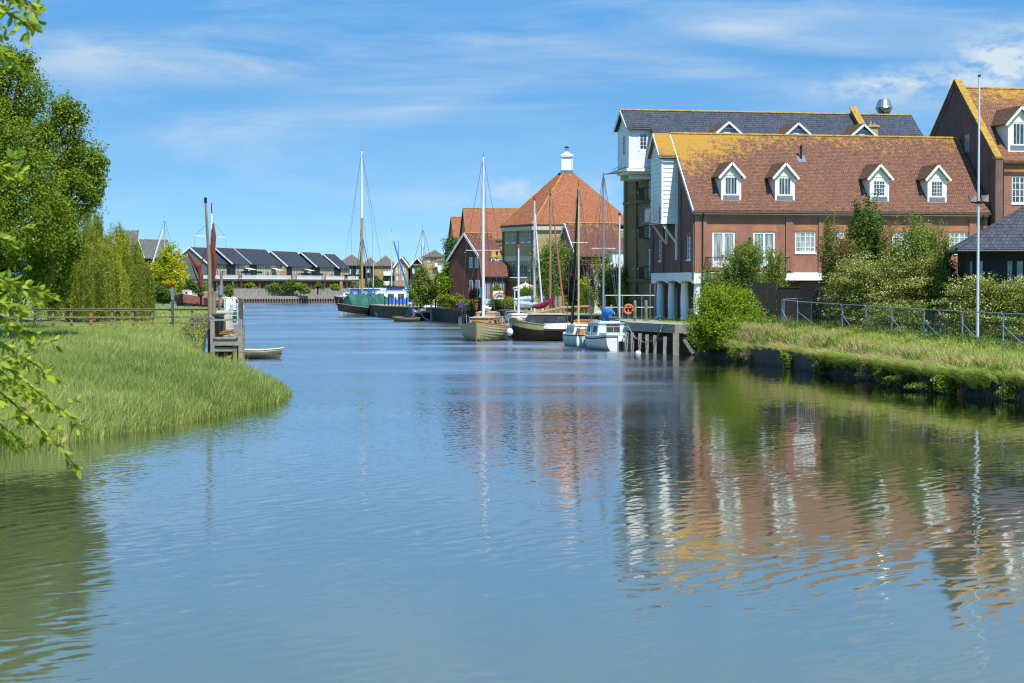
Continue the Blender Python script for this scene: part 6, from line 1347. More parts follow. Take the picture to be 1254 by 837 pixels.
# floodlight mast
FM = thing('floodlight_mast', 'tall thin white mast with two black floodlights', 'mast', (XX(1197.3, 105), 105, 1.6)); h_ = ZZ(95, 105)-1.6; mb = MB(); mb.tube([(0, 0, -.2), (0, 0, 5), (0, 0, h_*.6), (0, 0, h_)], [.08, .07, .06, .05], 10); mb.build('pole', 'alu', FM)
mb = MB(); mb.lathe([(.1, 0), (.07, .1)], (0, 0, h_), 8); mb.build('cap', 'black_metal', FM); zf = ZZ(248.5, 105)-1.6
mb = MB(); mb.bar((-.4, 0, zf), (.35, 0, zf), .08, .06); mb.box(-.14, .14, -.14, .14, zf-.08, zf+.08); mb.build('cross_arm', 'black_metal', FM)
for sx_ in (-1, 1): mb = MB(); mb.slab([(sx_*.33-.16, -.25, zf+.06), (sx_*.33+.16, -.25, zf+.02), (sx_*.33+.2, -.05, zf+.42), (sx_*.33-.2, -.05, zf+.36)], (0, .2, .0)); mb.build('floodlight', 'black_metal', FM)
# small things on the right bank
def boxthing(name, label, cat, x, y, Y, w_, h_, mat, d_=.5, lid=None):
    T_ = thing(name, label, cat, (XX(x, Y), Y, ZZ(y, Y))); mb = MB(); mb.box(-w_/2, w_/2, 0, d_, 0, h_*.86); mb.build('body', mat, T_); mb = MB(); mb.box(-w_/2-.03, w_/2+.03, -.03, d_+.03, h_*.86, h_*.93); mb.box(-w_/2+.05, w_/2-.05, .05, d_-.05, h_*.93, h_); mb.build('lid', lid or mat, T_); return T_
boxthing('crate_stack', 'green plastic crates stacked at the foot of the black fence', 'crates', 953.5, 409, 132, .5, .95, 'green_plastic')
boxthing('utility_cabinet', 'dull green cabinet standing in the long grass behind the steel fence', 'cabinet', 1099, 424, 114.5, .55, 1.0, 'hull_green')
boxthing('dark_bench_box', 'low dark box under the blossom bushes', 'box', 1166, 412, 112, 2.0, 1.1, 'black_paint', 1.0)
def buoy(label, x, y, mat='sail_white', r=.16):
    Y_ = HC*FPX/(y-HOR); T_ = thing('mooring_buoy', label, 'buoy', (XX(x, Y_), Y_, 0)); mb = MB(); mb.ball((0, 0, .04), r*1.15, r*1.15, r, 12, 8); mb.build('float', mat, T_, True); mb = MB(); mb.tube([(0, 0, r), (0, 0, r+.07)], .02, 5); mb.build('ring', 'black_metal', T_)
buoy('small white buoy floating by the quay piles', 781.5, 433.5, r=.19); buoy('round white buoy in front of the timber wharf', 280, 446.5, r=.22)
# life ring on the quay
LR = thing('life_ring', 'orange life ring hung on a post at the quay edge', 'life ring', (XX(769.5, 150), 150, 2.14)); bm = MB(); pr = [(math.cos(a)*.34, 0, .92+math.sin(a)*.34) for a in np.linspace(0, 2*math.pi, 17)]; bm.tube([Vector(q)+Vector((0, -.1, 0)) for q in pr], .095, 8); bm.build('ring', 'orange_plastic', LR, True)
bm = MB(); bm.bar((0, 0.05, 0), (0, .05, 1.2), .12, .1); bm.build('post', 'timber', LR)
for x, y_, h_, lb in ((777.5, 382, 1.6, 'brown timber post right of the life ring'), (791, 382, 1.6, 'brown timber post nearest the white columns')):
    mb = MB(); mb.tube([(0, 0, 0), (0, 0, h_-.1), (0, 0, h_)], [.13, .13, .05], 8); o = mb.build('quay_post', 'timber_wet'); o.location = (XX(x, 152), 152, 2.14); tag(o, lb, 'post')
# scaffold style railing in front of the tower
RG = thing('tube_railing', 'thin blue-grey tube railing in front of the yellow brick tower', 'railing', (XX(741, 156), 156, 2.14)); a0 = XX(741, 156)
for x in (741, 762, 786, 796, 802): mb = MB(); mb.tube([(XX(x, 156)-a0, 0, 0), (XX(x, 156)-a0, 0, 2.0 if x < 790 else 2.9)], .035, 6); mb.build('post', 'galv', RG)
for z in (1.0, 1.95): mb = MB(); mb.tube([(0, 0, z), (XX(803, 156)-a0, 0, z)], .03, 6); mb.build('rail', 'galv', RG)
FPo = thing('flagpole', 'plain white pole at the quay edge left of the brick tower', 'pole', (XX(758.5, 151), 151, 2.14)); h_ = ZZ(264, 151)-2.14; mb = MB(); mb.tube([(0, 0, 0), (0, 0, h_)], [.085, .07], 8); mb.build('pole', 'alu', FPo); mb = MB(); mb.lathe([(.1, 0), (.1, .12), (.03, .2)], (0, 0, h_), 8); mb.build('cap', 'black_metal', FPo)
# garden quay railing
RL = thing('quay_railing', 'dark iron railing with bollard posts along the garden quay', 'railing', (XX(538, 256), 256, 1.8)); o_ = Vector(RL.location); rp = []
for i, x in enumerate(np.arange(538, 622, 4.6)):
    Y_ = np.interp(x, [538, 622], [258.5, 231]); p = Vector((XX(x, Y_)+.7, Y_, 1.92))-o_; rp.append(p); mb = MB(); big_ = i % 7 == 1
    mb.lathe([(.17, 0), (.13, .1), (.13, 1.35), (.2, 1.4), (.2, 1.5), (.06, 1.62)] if big_ else [(.09, 0), (.08, 1.15), (.05, 1.25)], tuple(p), 8); mb.build('bollard' if big_ else 'post', 'navy' if big_ else 'black_metal', RL)
for z in (.5, 1.05): mb = MB(); mb.tube([p+Vector((0, 0, z)) for p in rp], .025, 5); mb.build('rail', 'black_metal', RL)
RL2 = thing('quay_railing', 'dark iron railing along the quay behind the blue tarpaulin boat', 'railing', (XX(480, 288), 288, 1.8)); o_ = Vector(RL2.location); rp = []
for i, x in enumerate(np.arange(468, 538, 4.4)):
    Y_ = np.interp(x, [468, 538], [292, 260]); p = Vector((XX(x, Y_)+.4, Y_, 1.85))-o_; rp.append(p); mb = MB(); mb.lathe([(.09, 0), (.08, 1.2), (.05, 1.3)], tuple(p), 6); mb.build('post', 'black_metal', RL2)
mb = MB(); mb.tube([p+Vector((0, 0, 1.1)) for p in rp], .03, 5); mb.build('rail', 'black_metal', RL2)
# garden furniture
def at(x, Y, z): return (XX(x, Y), Y, z)
PA = thing('parasol', 'pale pink garden parasol behind the moored boats', 'parasol', at(643.5, 226, 2.0)); mb = MB(); mb.tube([(0, 0, 0), (0, 0, 3.3)], .04, 6); mb.build('pole', 'white_paint', PA)
zt_ = ZZ(346.3, 226)-2.0; ze_ = ZZ(353, 226)-2.0; mb = MB(); ap_ = (0, 0, zt_); r8 = [(1.55*math.cos(a), 1.55*math.sin(a), ze_) for a in np.arange(8)*math.pi/4+.2]
for i in range(8): mb.add([ap_, r8[i], r8[(i+1) % 8]], [(0, 1, 2)]); mb.add([r8[i], r8[(i+1) % 8], tuple(Vector(r8[(i+1) % 8])-Vector((0, 0, .18))), tuple(Vector(r8[i])-Vector((0, 0, .18)))], [(0, 1, 2, 3)])
mb.build('canopy', 'parasol_cloth', PA)
PG = thing('pergola', 'small white garden frame under the pink parasol', 'pergola', at(640, 224.5, 2.0)); 
for dx in (-.9, .35, 1.0): mb = MB(); mb.bar((dx, 0, 0), (dx, 0, 2.3), .1, .1); mb.build('post', 'white_paint', PG)
mb = MB(); mb.bar((-1, 0, 2.3), (1.1, 0, 2.3), .1, .14); mb.build('beam', 'white_paint', PG)
LP = thing('street_lamp', 'black lamp post with lantern beside the parasol', 'street lamp', at(648, 221, 2.0)); h_ = ZZ(327, 221)-2.0; mb = MB(); mb.tube([(0, 0, 0), (0, 0, .8), (0, 0, h_-.6)], [.1, .06, .045], 8); mb.build('post', 'black_metal', LP)
mb = MB(); mb.lathe([(.1, h_-.6), (.24, h_-.1)], (0, 0, 0), 6); mb.build('lantern_glass', 'glass_pale', LP); mb = MB(); mb.lathe([(.32, h_-.1), (.1, h_+.12), (.03, h_+.25)], (0, 0, 0), 6); mb.build('lantern_top', 'black_metal', LP)
CPp = thing('closed_parasol', 'closed white parasol standing by the quay hedge', 'parasol', at(588.8, 235, 2.0)); mb = MB(); mb.tube([(0, 0, 0), (0, 0, 1.2)], .03, 6); mb.build('pole', 'white_paint', CPp); zt_ = ZZ(351, 235)-2; mb = MB(); mb.lathe([(.24, zt_-1.4), (.26, zt_-1.2), (.1, zt_-.75), (.16, zt_-.6), (.14, zt_-.1), (.03, zt_)], (0, 0, 0), 8); mb.build('folded_canopy', 'sail_white', CPp)
RB = thing('rainbow_board', 'white planter board painted with a rainbow', 'planter', at(610.5, 230.5, 2.0)); z0, z1 = ZZ(366.5, 230.5)-2, ZZ(356.5, 230.5)-2; hw = 6/FPX*230.5; mb = MB(); mb.box(-hw, hw, 0, .5, z0, z1); mb.build('box', 'render_white', RB)
for i, c in enumerate(((.6, .02, .02), (.75, .2, .01), (.75, .6, .02), (.03, .4, .06), (.02, .12, .6), (.2, .03, .35))):
    mk('rainbow_%d' % i, c, .6, .05); mb = MB(); r1, r0 = .78-i*.1, .69-i*.1; aa = np.linspace(math.pi*.98, math.pi*.12, 15)
    for j in range(14): mb.add([(.15+r*math.cos(a)*1.0, -.004-.001*i, z0+.06+r*math.sin(a)*.95) for a, r in ((aa[j], r0), (aa[j], r1), (aa[j+1], r1), (aa[j+1], r0))], [(0, 1, 2, 3)])
    mb.build('rainbow_band', 'rainbow_%d' % i, RB)
FPt = thing('flower_pot', 'terracotta pot of rusty flowers on the quay path', 'flower pot', at(583.5, 234.5, 1.97)); mb = MB(); mb.lathe([(.25, 0), (.4, .6), (.44, .62), (.44, .7)], (0, 0, 0), 10); mb.build('pot', 'terracotta', FPt); crown('flowers', 'flower_red', FPt, [(0, 0, .95, .55, .5, .35)], 500, .13, .1)
BN = thing('garden_bench', 'white slatted garden chair beside the rainbow board', 'chair', at(600, 231.5, 2.0))
for dx in (-.5, .5):
    for dy in (0, .5): mb = MB(); mb.bar((dx, dy, 0), (dx, dy, .45 if dy == 0 else 1.25), .06, .06); mb.build('leg', 'white_paint', BN)
mb = MB()
for i in range(4): mb.box(-.55, .55, .02+i*.13, .11+i*.13, .45, .49)
mb.build('seat', 'white_paint', BN); mb = MB()
for i in range(5): mb.box(-.55, .55, .5, .54, .6+i*.14, .7+i*.14)
mb.build('backrest', 'white_paint', BN)
for x, lb in ((680.8, 'left one of two grey mooring posts behind the dark barge'), (685.5, 'thicker right one of two grey mooring posts behind the dark barge')):
    mb = MB(); h_ = 1.75; mb.tube([(0, 0, -.2), (0, 0, h_)], .2 if x > 683 else .14, 10); o = mb.build('mooring_post', 'timber'); o.location = at(x, 190, 2.1); tag(o, lb, 'post')
# person on the quay
def person(loc, rz):
    me = bpy.data.meshes.new('person'); J = {'pel': (0, 0, .93), 'sp': (0, .02, 1.15), 'ch': (0, .02, 1.36), 'nk': (0, 0, 1.50), 'hd': (0, -.01, 1.60), 'ht': (0, -.02, 1.70), 'lh': (.09, 0, .90), 'lk': (.11, -.02, .50), 'la': (.12, .02, .09), 'lt': (.13, -.14, .04), 'rh': (-.09, 0, .90), 'rk': (-.11, -.03, .50), 'ra': (-.12, .02, .09), 'rt': (-.14, -.14, .04),
         'ls': (.18, .01, 1.42), 'le': (.27, .03, 1.14), 'lw': (.24, -.12, .93), 'lp': (.22, -.17, .86), 'rs': (-.18, .01, 1.42), 're': (-.27, .03, 1.14), 'rw': (-.24, -.12, .93), 'rp': (-.22, -.17, .86)}
    Rr = {'pel': .135, 'sp': .125, 'ch': .15, 'nk': .06, 'hd': .085, 'ht': .07, 'lh': .1, 'lk': .065, 'la': .045, 'lt': .04, 'ls': .06, 'le': .045, 'lw': .03, 'lp': .035}
    E = [('pel', 'sp'), ('sp', 'ch'), ('ch', 'nk'), ('nk', 'hd'), ('hd', 'ht'), ('pel', 'lh'), ('lh', 'lk'), ('lk', 'la'), ('la', 'lt'), ('pel', 'rh'), ('rh', 'rk'), ('rk', 'ra'), ('ra', 'rt'), ('ch', 'ls'), ('ls', 'le'), ('le', 'lw'), ('lw', 'lp'), ('ch', 'rs'), ('rs', 're'), ('re', 'rw'), ('rw', 'rp')]
    ks = list(J); vs = [J[q] for q in ks]; es = [(ks.index(a), ks.index(b)) for a, b in E]; rr = [Rr.get(q, Rr.get('l'+q[1:], .05)) for q in ks]
    for sx_, b in ((1, 'lp'), (-1, 'rp')):
        pb = Vector(J[b])
        for f in range(5):
            q = pb+Vector((sx_*(.02-.012*f), -.01*f, -.03)); o1 = len(vs); vs += [tuple(q), tuple(q+Vector((0, -.02, -.05-.005*(2-abs(f-2)))))]; rr += [.011, .008]; es += [(ks.index(b), o1), (o1, o1+1)]
    me.from_pydata(vs, es, []); o = bpy.data.objects.new('person', me); COL.objects.link(o); o.location = loc; o.rotation_euler = (0, 0, rz)
    md = o.modifiers.new('skin', 'SKIN'); md.use_smooth_shade = True; sv = me.skin_vertices[0].data
    for i, r in enumerate(rr): sv[i].radius = (r, r*.82 if i < 3 else r)
    sv[0].use_root = True; sd = o.modifiers.new('sub', 'SUBSURF'); sd.levels = 1; sd.render_levels = 1
    dg = bpy.context.evaluated_depsgraph_get(); m2 = bpy.data.meshes.new_from_object(o.evaluated_get(dg)); o.modifiers.clear(); o.data = m2
    for mm in ('skin', 'shirt_blue', 'denim', 'hair'): m2.materials.append(MAT[mm])
    for p_ in m2.polygons:
        c = p_.center; mi = 0
        if c.z < .95 and abs(c.x) < .2 and c.z > .1 and not (abs(c.x) > .17 and c.z > .8): mi = 2
        elif c.z < .1: mi = 3
        elif c.z < 1.47 and abs(c.x) < .26 and c.z > 1.18: mi = 1
        elif .9 < c.z <= 1.2 and abs(c.x) < .19: mi = 1
        elif c.z > 1.6 and (c.y > -.03 or c.z > 1.69): mi = 3
        p_.material_index = mi
    return tag(o, 'person in a blue t-shirt standing on the quay behind the maroon sail cover', 'person')
person(at(665.8, 200, 2.12), R(15))
# ---------------------------------------------------------------- left timber wharf
wy = 126.5; Wf = thing('timber_wharf', 'old timber wharf stage on stained piles at the reed edge', 'wharf', (XX(261, wy), wy, 0)); o0 = XX(261, wy)
def wx(x, dy=0): return XX(x, wy+dy)-o0
for x, dy, z1, w_, st in ((260.3, 0, 2.75, .26, 1), (288, .1, 1.15, .24, 1), (292, .2, 1.2, .2, 1), (294.6, .0, 2.7, .26, 0), (297.3, .35, 1.5, .2, 1), (261.5, 5, 2.6, .25, 0), (297.5, 6, 2.2, .24, 0), (297.8, 14, 2.0, .24, 0)):
    mb = MB(); mb.bar((wx(x, dy), dy, -.6), (wx(x, dy), dy, z1), w_, w_); pl_ = mb.build('pile', 'timber', Wf)
    if st: mb = MB(); mb.bar((wx(x, dy), dy, -.1), (wx(x, dy), dy, .62), w_+.015, w_+.015); mb.build('algae_band', 'weed_stain', pl_)
mb = MB(); mb.bar((wx(294.8), .05, 2.15), (wx(294.8), .05, 4.0), .27, .27); mb.build('dark_pile', 'timber_dark', Wf); mb = MB(); mb.lathe([(.16, 0), (.16, .1)], (wx(294.8), .05, 4.0), 8); mb.build('pile_cap', 'lead', Wf)
for i in range(26): mb_ = None
mb = MB()
for i in range(60): y_ = .2+i*.32; mb.box(wx(262.5, y_), wx(293, y_), y_, y_+.27, 1.42, 1.5)
mb.build('deck', 'timber', Wf)
mb = MB(); mb.bar((wx(262), -.08, 1.22), (wx(293), -.08, 1.22), .12, .38); mb.bar((wx(262), -.1, 1.53), (wx(292), -.1, 1.53), .3, .1); mb.bar((wx(262), .1, .78), (wx(289), .1, .78), .2, .28); mb.build('beams', 'timber', Wf)
mb = MB(); mb.bar((wx(270), .25, -.1), (wx(288), .25, .62), .2, .18); mb.build('raking_brace', 'weed_stain', Wf)
mb = MB(); mb.bar((wx(257), -.1, 2.98), (wx(263), -.05, 2.72), .14, .16); mb.bar((wx(262), -.05, 2.68), (wx(295), -.05, 2.68), .1, .12); mb.build('hand_rail', 'timber', Wf)
mb = MB(); mb.slab([(wx(263), .9, 1.4), (wx(288), .9, 1.4), (wx(288), .9, -.4), (wx(263), .9, -.4)], (0, .15, 0)); mb.slab([(wx(255.5, 1), .5, -.3), (wx(258.5, 1), .5, -.3), (wx(258.5, 1), .5, 2.6), (wx(255.5, 1), .5, 2.6)], (0, 8, 0)); mb.build('backing_boards', 'timber_dark', Wf)
mb = MB(); mb.slab([(wx(286, 1.5), 1.6, 1.5), (wx(291.5, 1.5), 1.6, 1.5), (wx(291.5, 1.5), 1.6, 3.1-.75), (wx(286, 1.5), 1.6, 2.35)], (0, .12, 0)); mb.build('boarded_panel', 'timber', Wf)
mb = MB(); mb.bar((wx(238), 6, 1.95), (wx(256), 6, 1.95), .9, .1); mb.build('gangplank', 'timber_dark', Wf)
# white ladder hoops
for i, (x, dy, lb) in enumerate(((286.0, 3.0, 'nearest white curved ladder hoop on the wharf'), (279.5, 9.0, 'farther pair of white ladder hoops on the wharf'))):
    LD = thing('ladder_hoops', lb, 'ladder', (XX(x, wy+dy), wy+dy, 1.5)); zt_ = 2.3+.35*i
    for dx in (-.25, .25):
        mb = MB(); mb.tube([(dx, 0, -.2), (dx, 0, zt_-.4)]+[(dx+.0, .25-.25*math.cos(a), zt_-.4+.25*math.sin(a)) for a in np.linspace(0, math.pi, 7)]+[(dx, .5, zt_-1.2)], .035, 6); mb.build('stile', 'alu', LD)
    for s_ in (0, 1): mb = MB(); mb.tube([(.0+s_*.55+.33*math.cos(a)-.2, .1, zt_-.45+.38*math.sin(a)) for a in np.linspace(0, math.pi, 9)], .03, 6); mb.build('hoop', 'alu', LD)
    mb = MB(); 
    for z in np.arange(0, zt_-.4, .28): mb.tube([(-.25, 0, z), (.25, 0, z)], .018, 5)
    mb.build('rungs', 'alu', LD)
# wheeled bin, timber pile and crate
for x, dy, lb in ((264.5, 2.2, 'black wheeled bin on the wharf by the tall pole'), (268.2, 3.2, 'second black bin behind the rail of the wharf')):
    Bn = thing('wheeled_bin', lb, 'bin', (XX(x, wy+dy), wy+dy, 1.5)); mb = MB(); mb.add([(-.22, -.25, 0), (.22, -.25, 0), (.22, .25, 0), (-.22, .25, 0), (-.3, -.32, 1.35), (.3, -.32, 1.35), (.3, .32, 1.35), (-.3, .32, 1.35)], [(0, 3, 2, 1), (4, 5, 6, 7), (0, 1, 5, 4), (1, 2, 6, 5), (2, 3, 7, 6), (3, 0, 4, 7)]); mb.build('body', 'black_metal', Bn); mb = MB(); mb.slab([(-.33, -.36, 1.37), (.33, -.36, 1.37), (.33, .36, 1.45), (-.33, .36, 1.45)], (0, 0, .06)); mb.build('lid', 'black_metal', Bn)
    for dx in (-.2, .2): mb = MB(); mb.tube([(dx-.03, .27, .12), (dx+.03, .27, .12)], .12, 10); mb.build('wheel', 'black_paint', Bn)
mb = MB()
for i in range(9): a = random.uniform(-.3, .3); mb.bar((-.55+random.uniform(-.1, .1), .2+i*.16, .05+random.uniform(0, .3)), (.6, .1+i*.14+a, .12+random.uniform(0, .5)), .16, .06)
o = mb.build('timber_pile', 'varnish'); o.location = (XX(277, wy+2), wy+2, 1.5); tag(o, 'untidy heap of brown timber offcuts on the wharf deck', 'timber pile', kind='stuff')
boxthing('sandstone_crate', 'pale box beside the ladder hoops on the wharf', 'crate', 272.5, 404, 134, .95, 1.3, 'roof_cream', 1.0)
# poles by the wharf
Mp = thing('mooring_pole', 'tall weathered wooden mooring pole at the wharf, tallest of the poles', 'pole', (XX(257.5, 130), 130, 0)); zt_ = ZZ(247, 130); mb = MB(); mb.tube([(0, 0, -.5), (0, 0, 3), (-.06, 0, 6.5), (XX(252.3, 130)-XX(257.5, 130), 0, zt_)], [.17, .16, .12, .07], 8); mb.build('pole', 'timber_pole', Mp); mb = MB(); mb.lathe([(.1, -.1), (.1, .25)], (XX(252.3, 130)-XX(257.5, 130), 0, zt_), 6); mb.build('cap', 'black_metal', Mp)
Mq = thing('mooring_pole', 'shorter thick grey pole right beside the tall mooring pole', 'pole', (XX(262, 132), 132, 0)); mb = MB(); mb.tube([(0, 0, -.5), (0, 0, ZZ(357, 132))], [.17, .14], 8); mb.build('pole', 'timber_pole', Mq)
Mr = thing('mooring_pole', 'pale leaning pole with a metal collar behind the wharf bins', 'pole', (XX(267.5, 136), 136, 1.0)); zt_ = ZZ(335, 136)-1; mb = MB(); mb.tube([(0, 0, 0), (XX(271.5, 136)-XX(267.5, 136), 0, zt_)], [.15, .1], 8); mb.build('pole', 'timber_pole', Mr); mb = MB(); mb.tube([(.14, 0, zt_*.68), (.17, 0, zt_*.82)], .2, 8); mb.build('collar', 'galv', Mr)
# ================================================================ boats
class Boat:
    def __init__(s, name, label, cat, x, Y, head, L, B, h0, hm, h1, group=None):
        s.L, s.B = L, B; s.h0, s.hm, s.h1 = h0, hm, h1
        s.e = thing(name, label, cat, (XX(x, Y) if x is not None else 0, Y, 0), head, group)
    def w(s, t, tr=.6, full=2.2):
        if t < .45: return s.B/2*(tr+(1-tr)*math.sin(math.pi/2*t/.45))
        return s.B/2*(1-((t-.45)/.55)**full)
    def h(s, t): return s.hm+(s.h0-s.hm)*(1-t/.5)**2 if t < .5 else s.hm+(s.h1-s.hm)*((t-.5)/.5)**2
    def hull(s, mats, stripes=((1, 0),), tr=.6, full=2.2, p=2.4, draft=.45, n=22, m=9, rake=.6, deck='deck_cream', deckdrop=.04, rail='varnish', open_=False, clinker=0):
        """stripes: (fraction of height from the deck down, material index)"""
        mb = MB(); G2 = []
        for i in range(n+1):
            t = i/n; b = max(s.w(t, tr, full), .02); h = s.h(t); k = -draft*(1-.7*max(0, (t-.75)/.25)**2); row = []
            for j in range(m+1):
                f = j/m; z = h+(k-h)*f; y = b*(1-f**p)**(1/1.6) if j < m else 0.0
                if clinker and 0 < j < m: y += clinker*(1 if j % 2 else 0)*min(1, b)
                x = -s.L/2+s.L*t+rake*(z/s.h1)*max(0, (t-.7)/.3)**2-.25*rake*(1-f)*max(0, .12-t)/.12*0
                row.append((x, y, z))
            G2.append(row)
        for sg in (1, -1):
            for i in range(n):
                for j in range(m):
                    mi = 0; f = (j+.5)/m
                    for lim, q in stripes:
                        if f <= lim: mi = q; break
                    a, b, c, d = [(x, sg*y, z) for x, y, z in (G2[i][j], G2[i+1][j], G2[i+1][j+1], G2[i][j+1])]
                    mb.add([a, b, c, d] if sg < 0 else [d, c, b, a], [(0, 1, 2, 3)], mi)
        tr_ = G2[0]; 
        for j in range(m):
            f = (j+.5)/m; mi = 0
            for lim, q in stripes:
                if f <= lim: mi = q; break
            a, b = tr_[j], tr_[j+1]; mb.add([(a[0], a[1], a[2]), (a[0], -a[1], a[2]), (b[0], -b[1], b[2]), (b[0], b[1], b[2])], [(0, 1, 2, 3)], mi)
        hl = mb.build('hull', mats, s.e, m > 6)
        dk = MB(); dd = deckdrop
        for i in range(n):
            a, b = G2[i][0], G2[i+1][0]; k_ = .93 if open_ else 1
            dk.add([(a[0], -a[1]*k_, a[2]-dd), (b[0], -b[1]*k_, b[2]-dd), (b[0], b[1]*k_, b[2]-dd), (a[0], a[1]*k_, a[2]-dd)], [(0, 1, 2, 3)])
        dk.build('deck' if not open_ else 'floorboards', deck, s.e)
        rl = MB()
        for sg in (1, -1): rl.tube([(G2[i][0][0], sg*G2[i][0][1], G2[i][0][2]+.02) for i in range(n+1)], .045, 5)
        rl.tube([(G2[0][0][0], G2[0][0][1], G2[0][0][2]+.02), (G2[0][0][0], -G2[0][0][1], G2[0][0][2]+.02)], .045, 5)
        rl.build('gunwale', rail, s.e); s.G = G2; return hl
    def cabin(s, x0, x1, w0, w1, z0, z1, mat, roof, wins=0, glass='glass', camber=.08, slope=.12, name='cabin', port=None):
        mb = MB(); a = [(x0, -w0/2, z0), (x1, -w1/2, z0), (x1, w1/2, z0), (x0, w0/2, z0)]; k = .86; b = [(x0+slope*.5, -w0/2*k, z1), (x1-slope*2, -w1/2*k, z1), (x1-slope*2, w1/2*k, z1), (x0+slope*.5, w0/2*k, z1)]
        mb.add(a+b, [(0, 1, 5, 4), (1, 2, 6, 5), (2, 3, 7, 6), (3, 0, 4, 7), (4, 5, 6, 7)]); c = mb.build(name, mat, s.e)
        r = MB(); q = [Vector(v) for v in b]; cx = sum(q, Vector())/4; q2 = [cx+(v-cx)*1.06 for v in q]; r.slab([v+Vector((0, 0, .004)) for v in q2], (0, 0, .05)); q3 = [cx+(v-cx)*.8 for v in q]; r.slab([v+Vector((0, 0, .05)) for v in q3], (0, 0, camber)); r.build('cabin_roof', roof, c)
        for sg in (-1, 1):
            for i in range(wins):
                t0, t1 = (i+.2)/wins, (i+.8)/wins; P0, P1 = Vector(a[0]), Vector(a[1]); Q0, Q1 = Vector(b[0]), Vector(b[1])
                pts = [P0.lerp(P1, t0).lerp(Q0.lerp(Q1, t0), .3), P0.lerp(P1, t1).lerp(Q0.lerp(Q1, t1), .3), P0.lerp(P1, t1).lerp(Q0.lerp(Q1, t1), .78), P0.lerp(P1, t0).lerp(Q0.lerp(Q1, t0), .78)]
                m_ = MB(); m_.slab([Vector((v.x, v.y*sg*-1 if sg > 0 else v.y, v.z))+Vector((0, -.012 if sg < 0 else .012, 0)) for v in pts], (0, .01 if sg < 0 else -.01, 0)); m_.build('window', glass, c)
        return c
    def mast(s, x, zb, zt, r=.08, mat='alu', spread=(), stays=True, y=0, name='mast', top=None, rake=0, two=None, wr=.018, boats=1):
        mb = MB(); tp = (x+rake, y, zt)
        if two: zc = zb+(zt-zb)*two[0]; mb.tube([(x, y, zb), (x+rake*two[0], y, zc)], [r, r*.95], 8); mb.tube([(x+rake*two[0], y, zc), tp], [r*.95, r*.55], 8, 1); m_ = mb.build(name, [mat, two[1]], s.e)
        else: mb.tube([(x, y, zb), (x+rake*.5, y, (zb+zt)/2), tp], [r, r*.95, r*.7], 8); m_ = mb.build(name, mat, s.e)
        for z, w_ in spread: q = MB(); q.bar((x+rake*(z-zb)/(zt-zb), y-w_/2, z), (x+rake*(z-zb)/(zt-zb), y+w_/2, z), .06, .05); q.build('spreader', 'sail_white', m_)
        if top: q = MB(); q.tube([(x+rake, y, zt), (x+rake, y, zt+.5)], .015, 4); q.bar((x+rake-.2, y, zt+.1), (x+rake+.2, y, zt+.1), .03, .03); q.build('masthead', 'black_metal', m_)
        if stays:
            q = MB(); q.tube([tp, (s.L/2+.3, 0, s.h1)], wr, 4); q.tube([tp, (-s.L/2, 0, s.h0)], wr, 4)
            for sg in (-1, 1):
                prev = tp
                for z, w_ in spread[::-1]: nx_ = (x+rake*(z-zb)/(zt-zb), sg*w_/2, z); q.tube([prev, nx_], wr, 4); prev = nx_
                q.tube([prev, (x-.2, sg*s.B*.46, s.hm)], wr, 4); q.tube([(x, y, zb+(zt-zb)*.62), (x-.9, sg*s.B*.46, s.hm)], wr, 4)
            q.build('rigging', 'wire', s.e)
        return m_
    def part(s, name, mb, mat, smooth=False): return mb.build(name, mat, s.e, smooth)
def sausage(p0, p1, r, seed=0, n=10, sag=.1):
    random.seed(seed); pts = []; rs = []
    for i in range(n+1): t = i/n; q = Vector(p0).lerp(Vector(p1), t); q.z -= sag*math.sin(math.pi*t); pts.append(q+Vector((0, random.uniform(-.02, .02), random.uniform(-.03, .03)))); rs.append(r*(.55+.6*math.sin(math.pi*min(1, t*1.15+.08))**.5*random.uniform(.8, 1.15)) if 0 < t < 1 else r*.35)
    return pts, rs
# ---- a: tan clinker yacht, bow towards us
b = Boat('clinker_yacht', 'varnished-cabin yacht with tan planked hull, white mast, bow-on', 'sailing boat', 593.5, 175.6, R(-90-7), 10.5, 4.35, 1.35, 1.25, 1.75)
b.hull(['hull_tan', 'hull_tan_low', 'hull_black'], [(.72, 0), (.8, 1), (1, 2)], tr=.7, full=2.0, p=2.6, draft=.5, m=16, rake=.5, clinker=.025, deck='deck_cream')
mb = MB(); mb.tube([(b.L/2+.52, 0, 1.82), (b.L/2+.15, 0, .6), (b.L/2-.05, 0, -.3)], .07, 6); b.part('stem', mb, 'varnish')
b.cabin(-3.6, 2.1, 2.9, 2.3, 1.2, 1.98, 'varnish', 'deck_cream', 3); b.cabin(-2.9, -.2, 2.2, 2.0, 2.0, 2.4, 'varnish', 'deck_cream', 1, name='doghouse')
for y_ in (-.75, .75): mb = MB(); mb.ball((2.08, y_, 1.62), .04, .13, .13, 10, 6); b.part('porthole', mb, 'navy')
b.mast(.9, 1.9, 16.3, .13, 'sail_white', [(8.0, 3.1)], top=True)
for x_, y_ in ((4.4, 1.0), (4.4, -1.0), (2.5, 1.95), (2.5, -1.95), (0, 2.15), (0, -2.15), (-3.5, 1.9), (-3.5, -1.9)): mb = MB(); mb.tube([(x_, y_, b.h(.5+x_/b.L)), (x_, y_, b.h(.5+x_/b.L)+.75)], .02, 5); b.part('stanchion', mb, 'alu')
for sg in (-1, 1): mb = MB(); mb.tube([(4.4, sg*1.0, 2.3), (2.5, sg*1.95, 2.1), (0, sg*2.15, 2.0), (-3.5, sg*1.9, 2.05)], .014, 4); b.part('guard_wire', mb, 'wire')
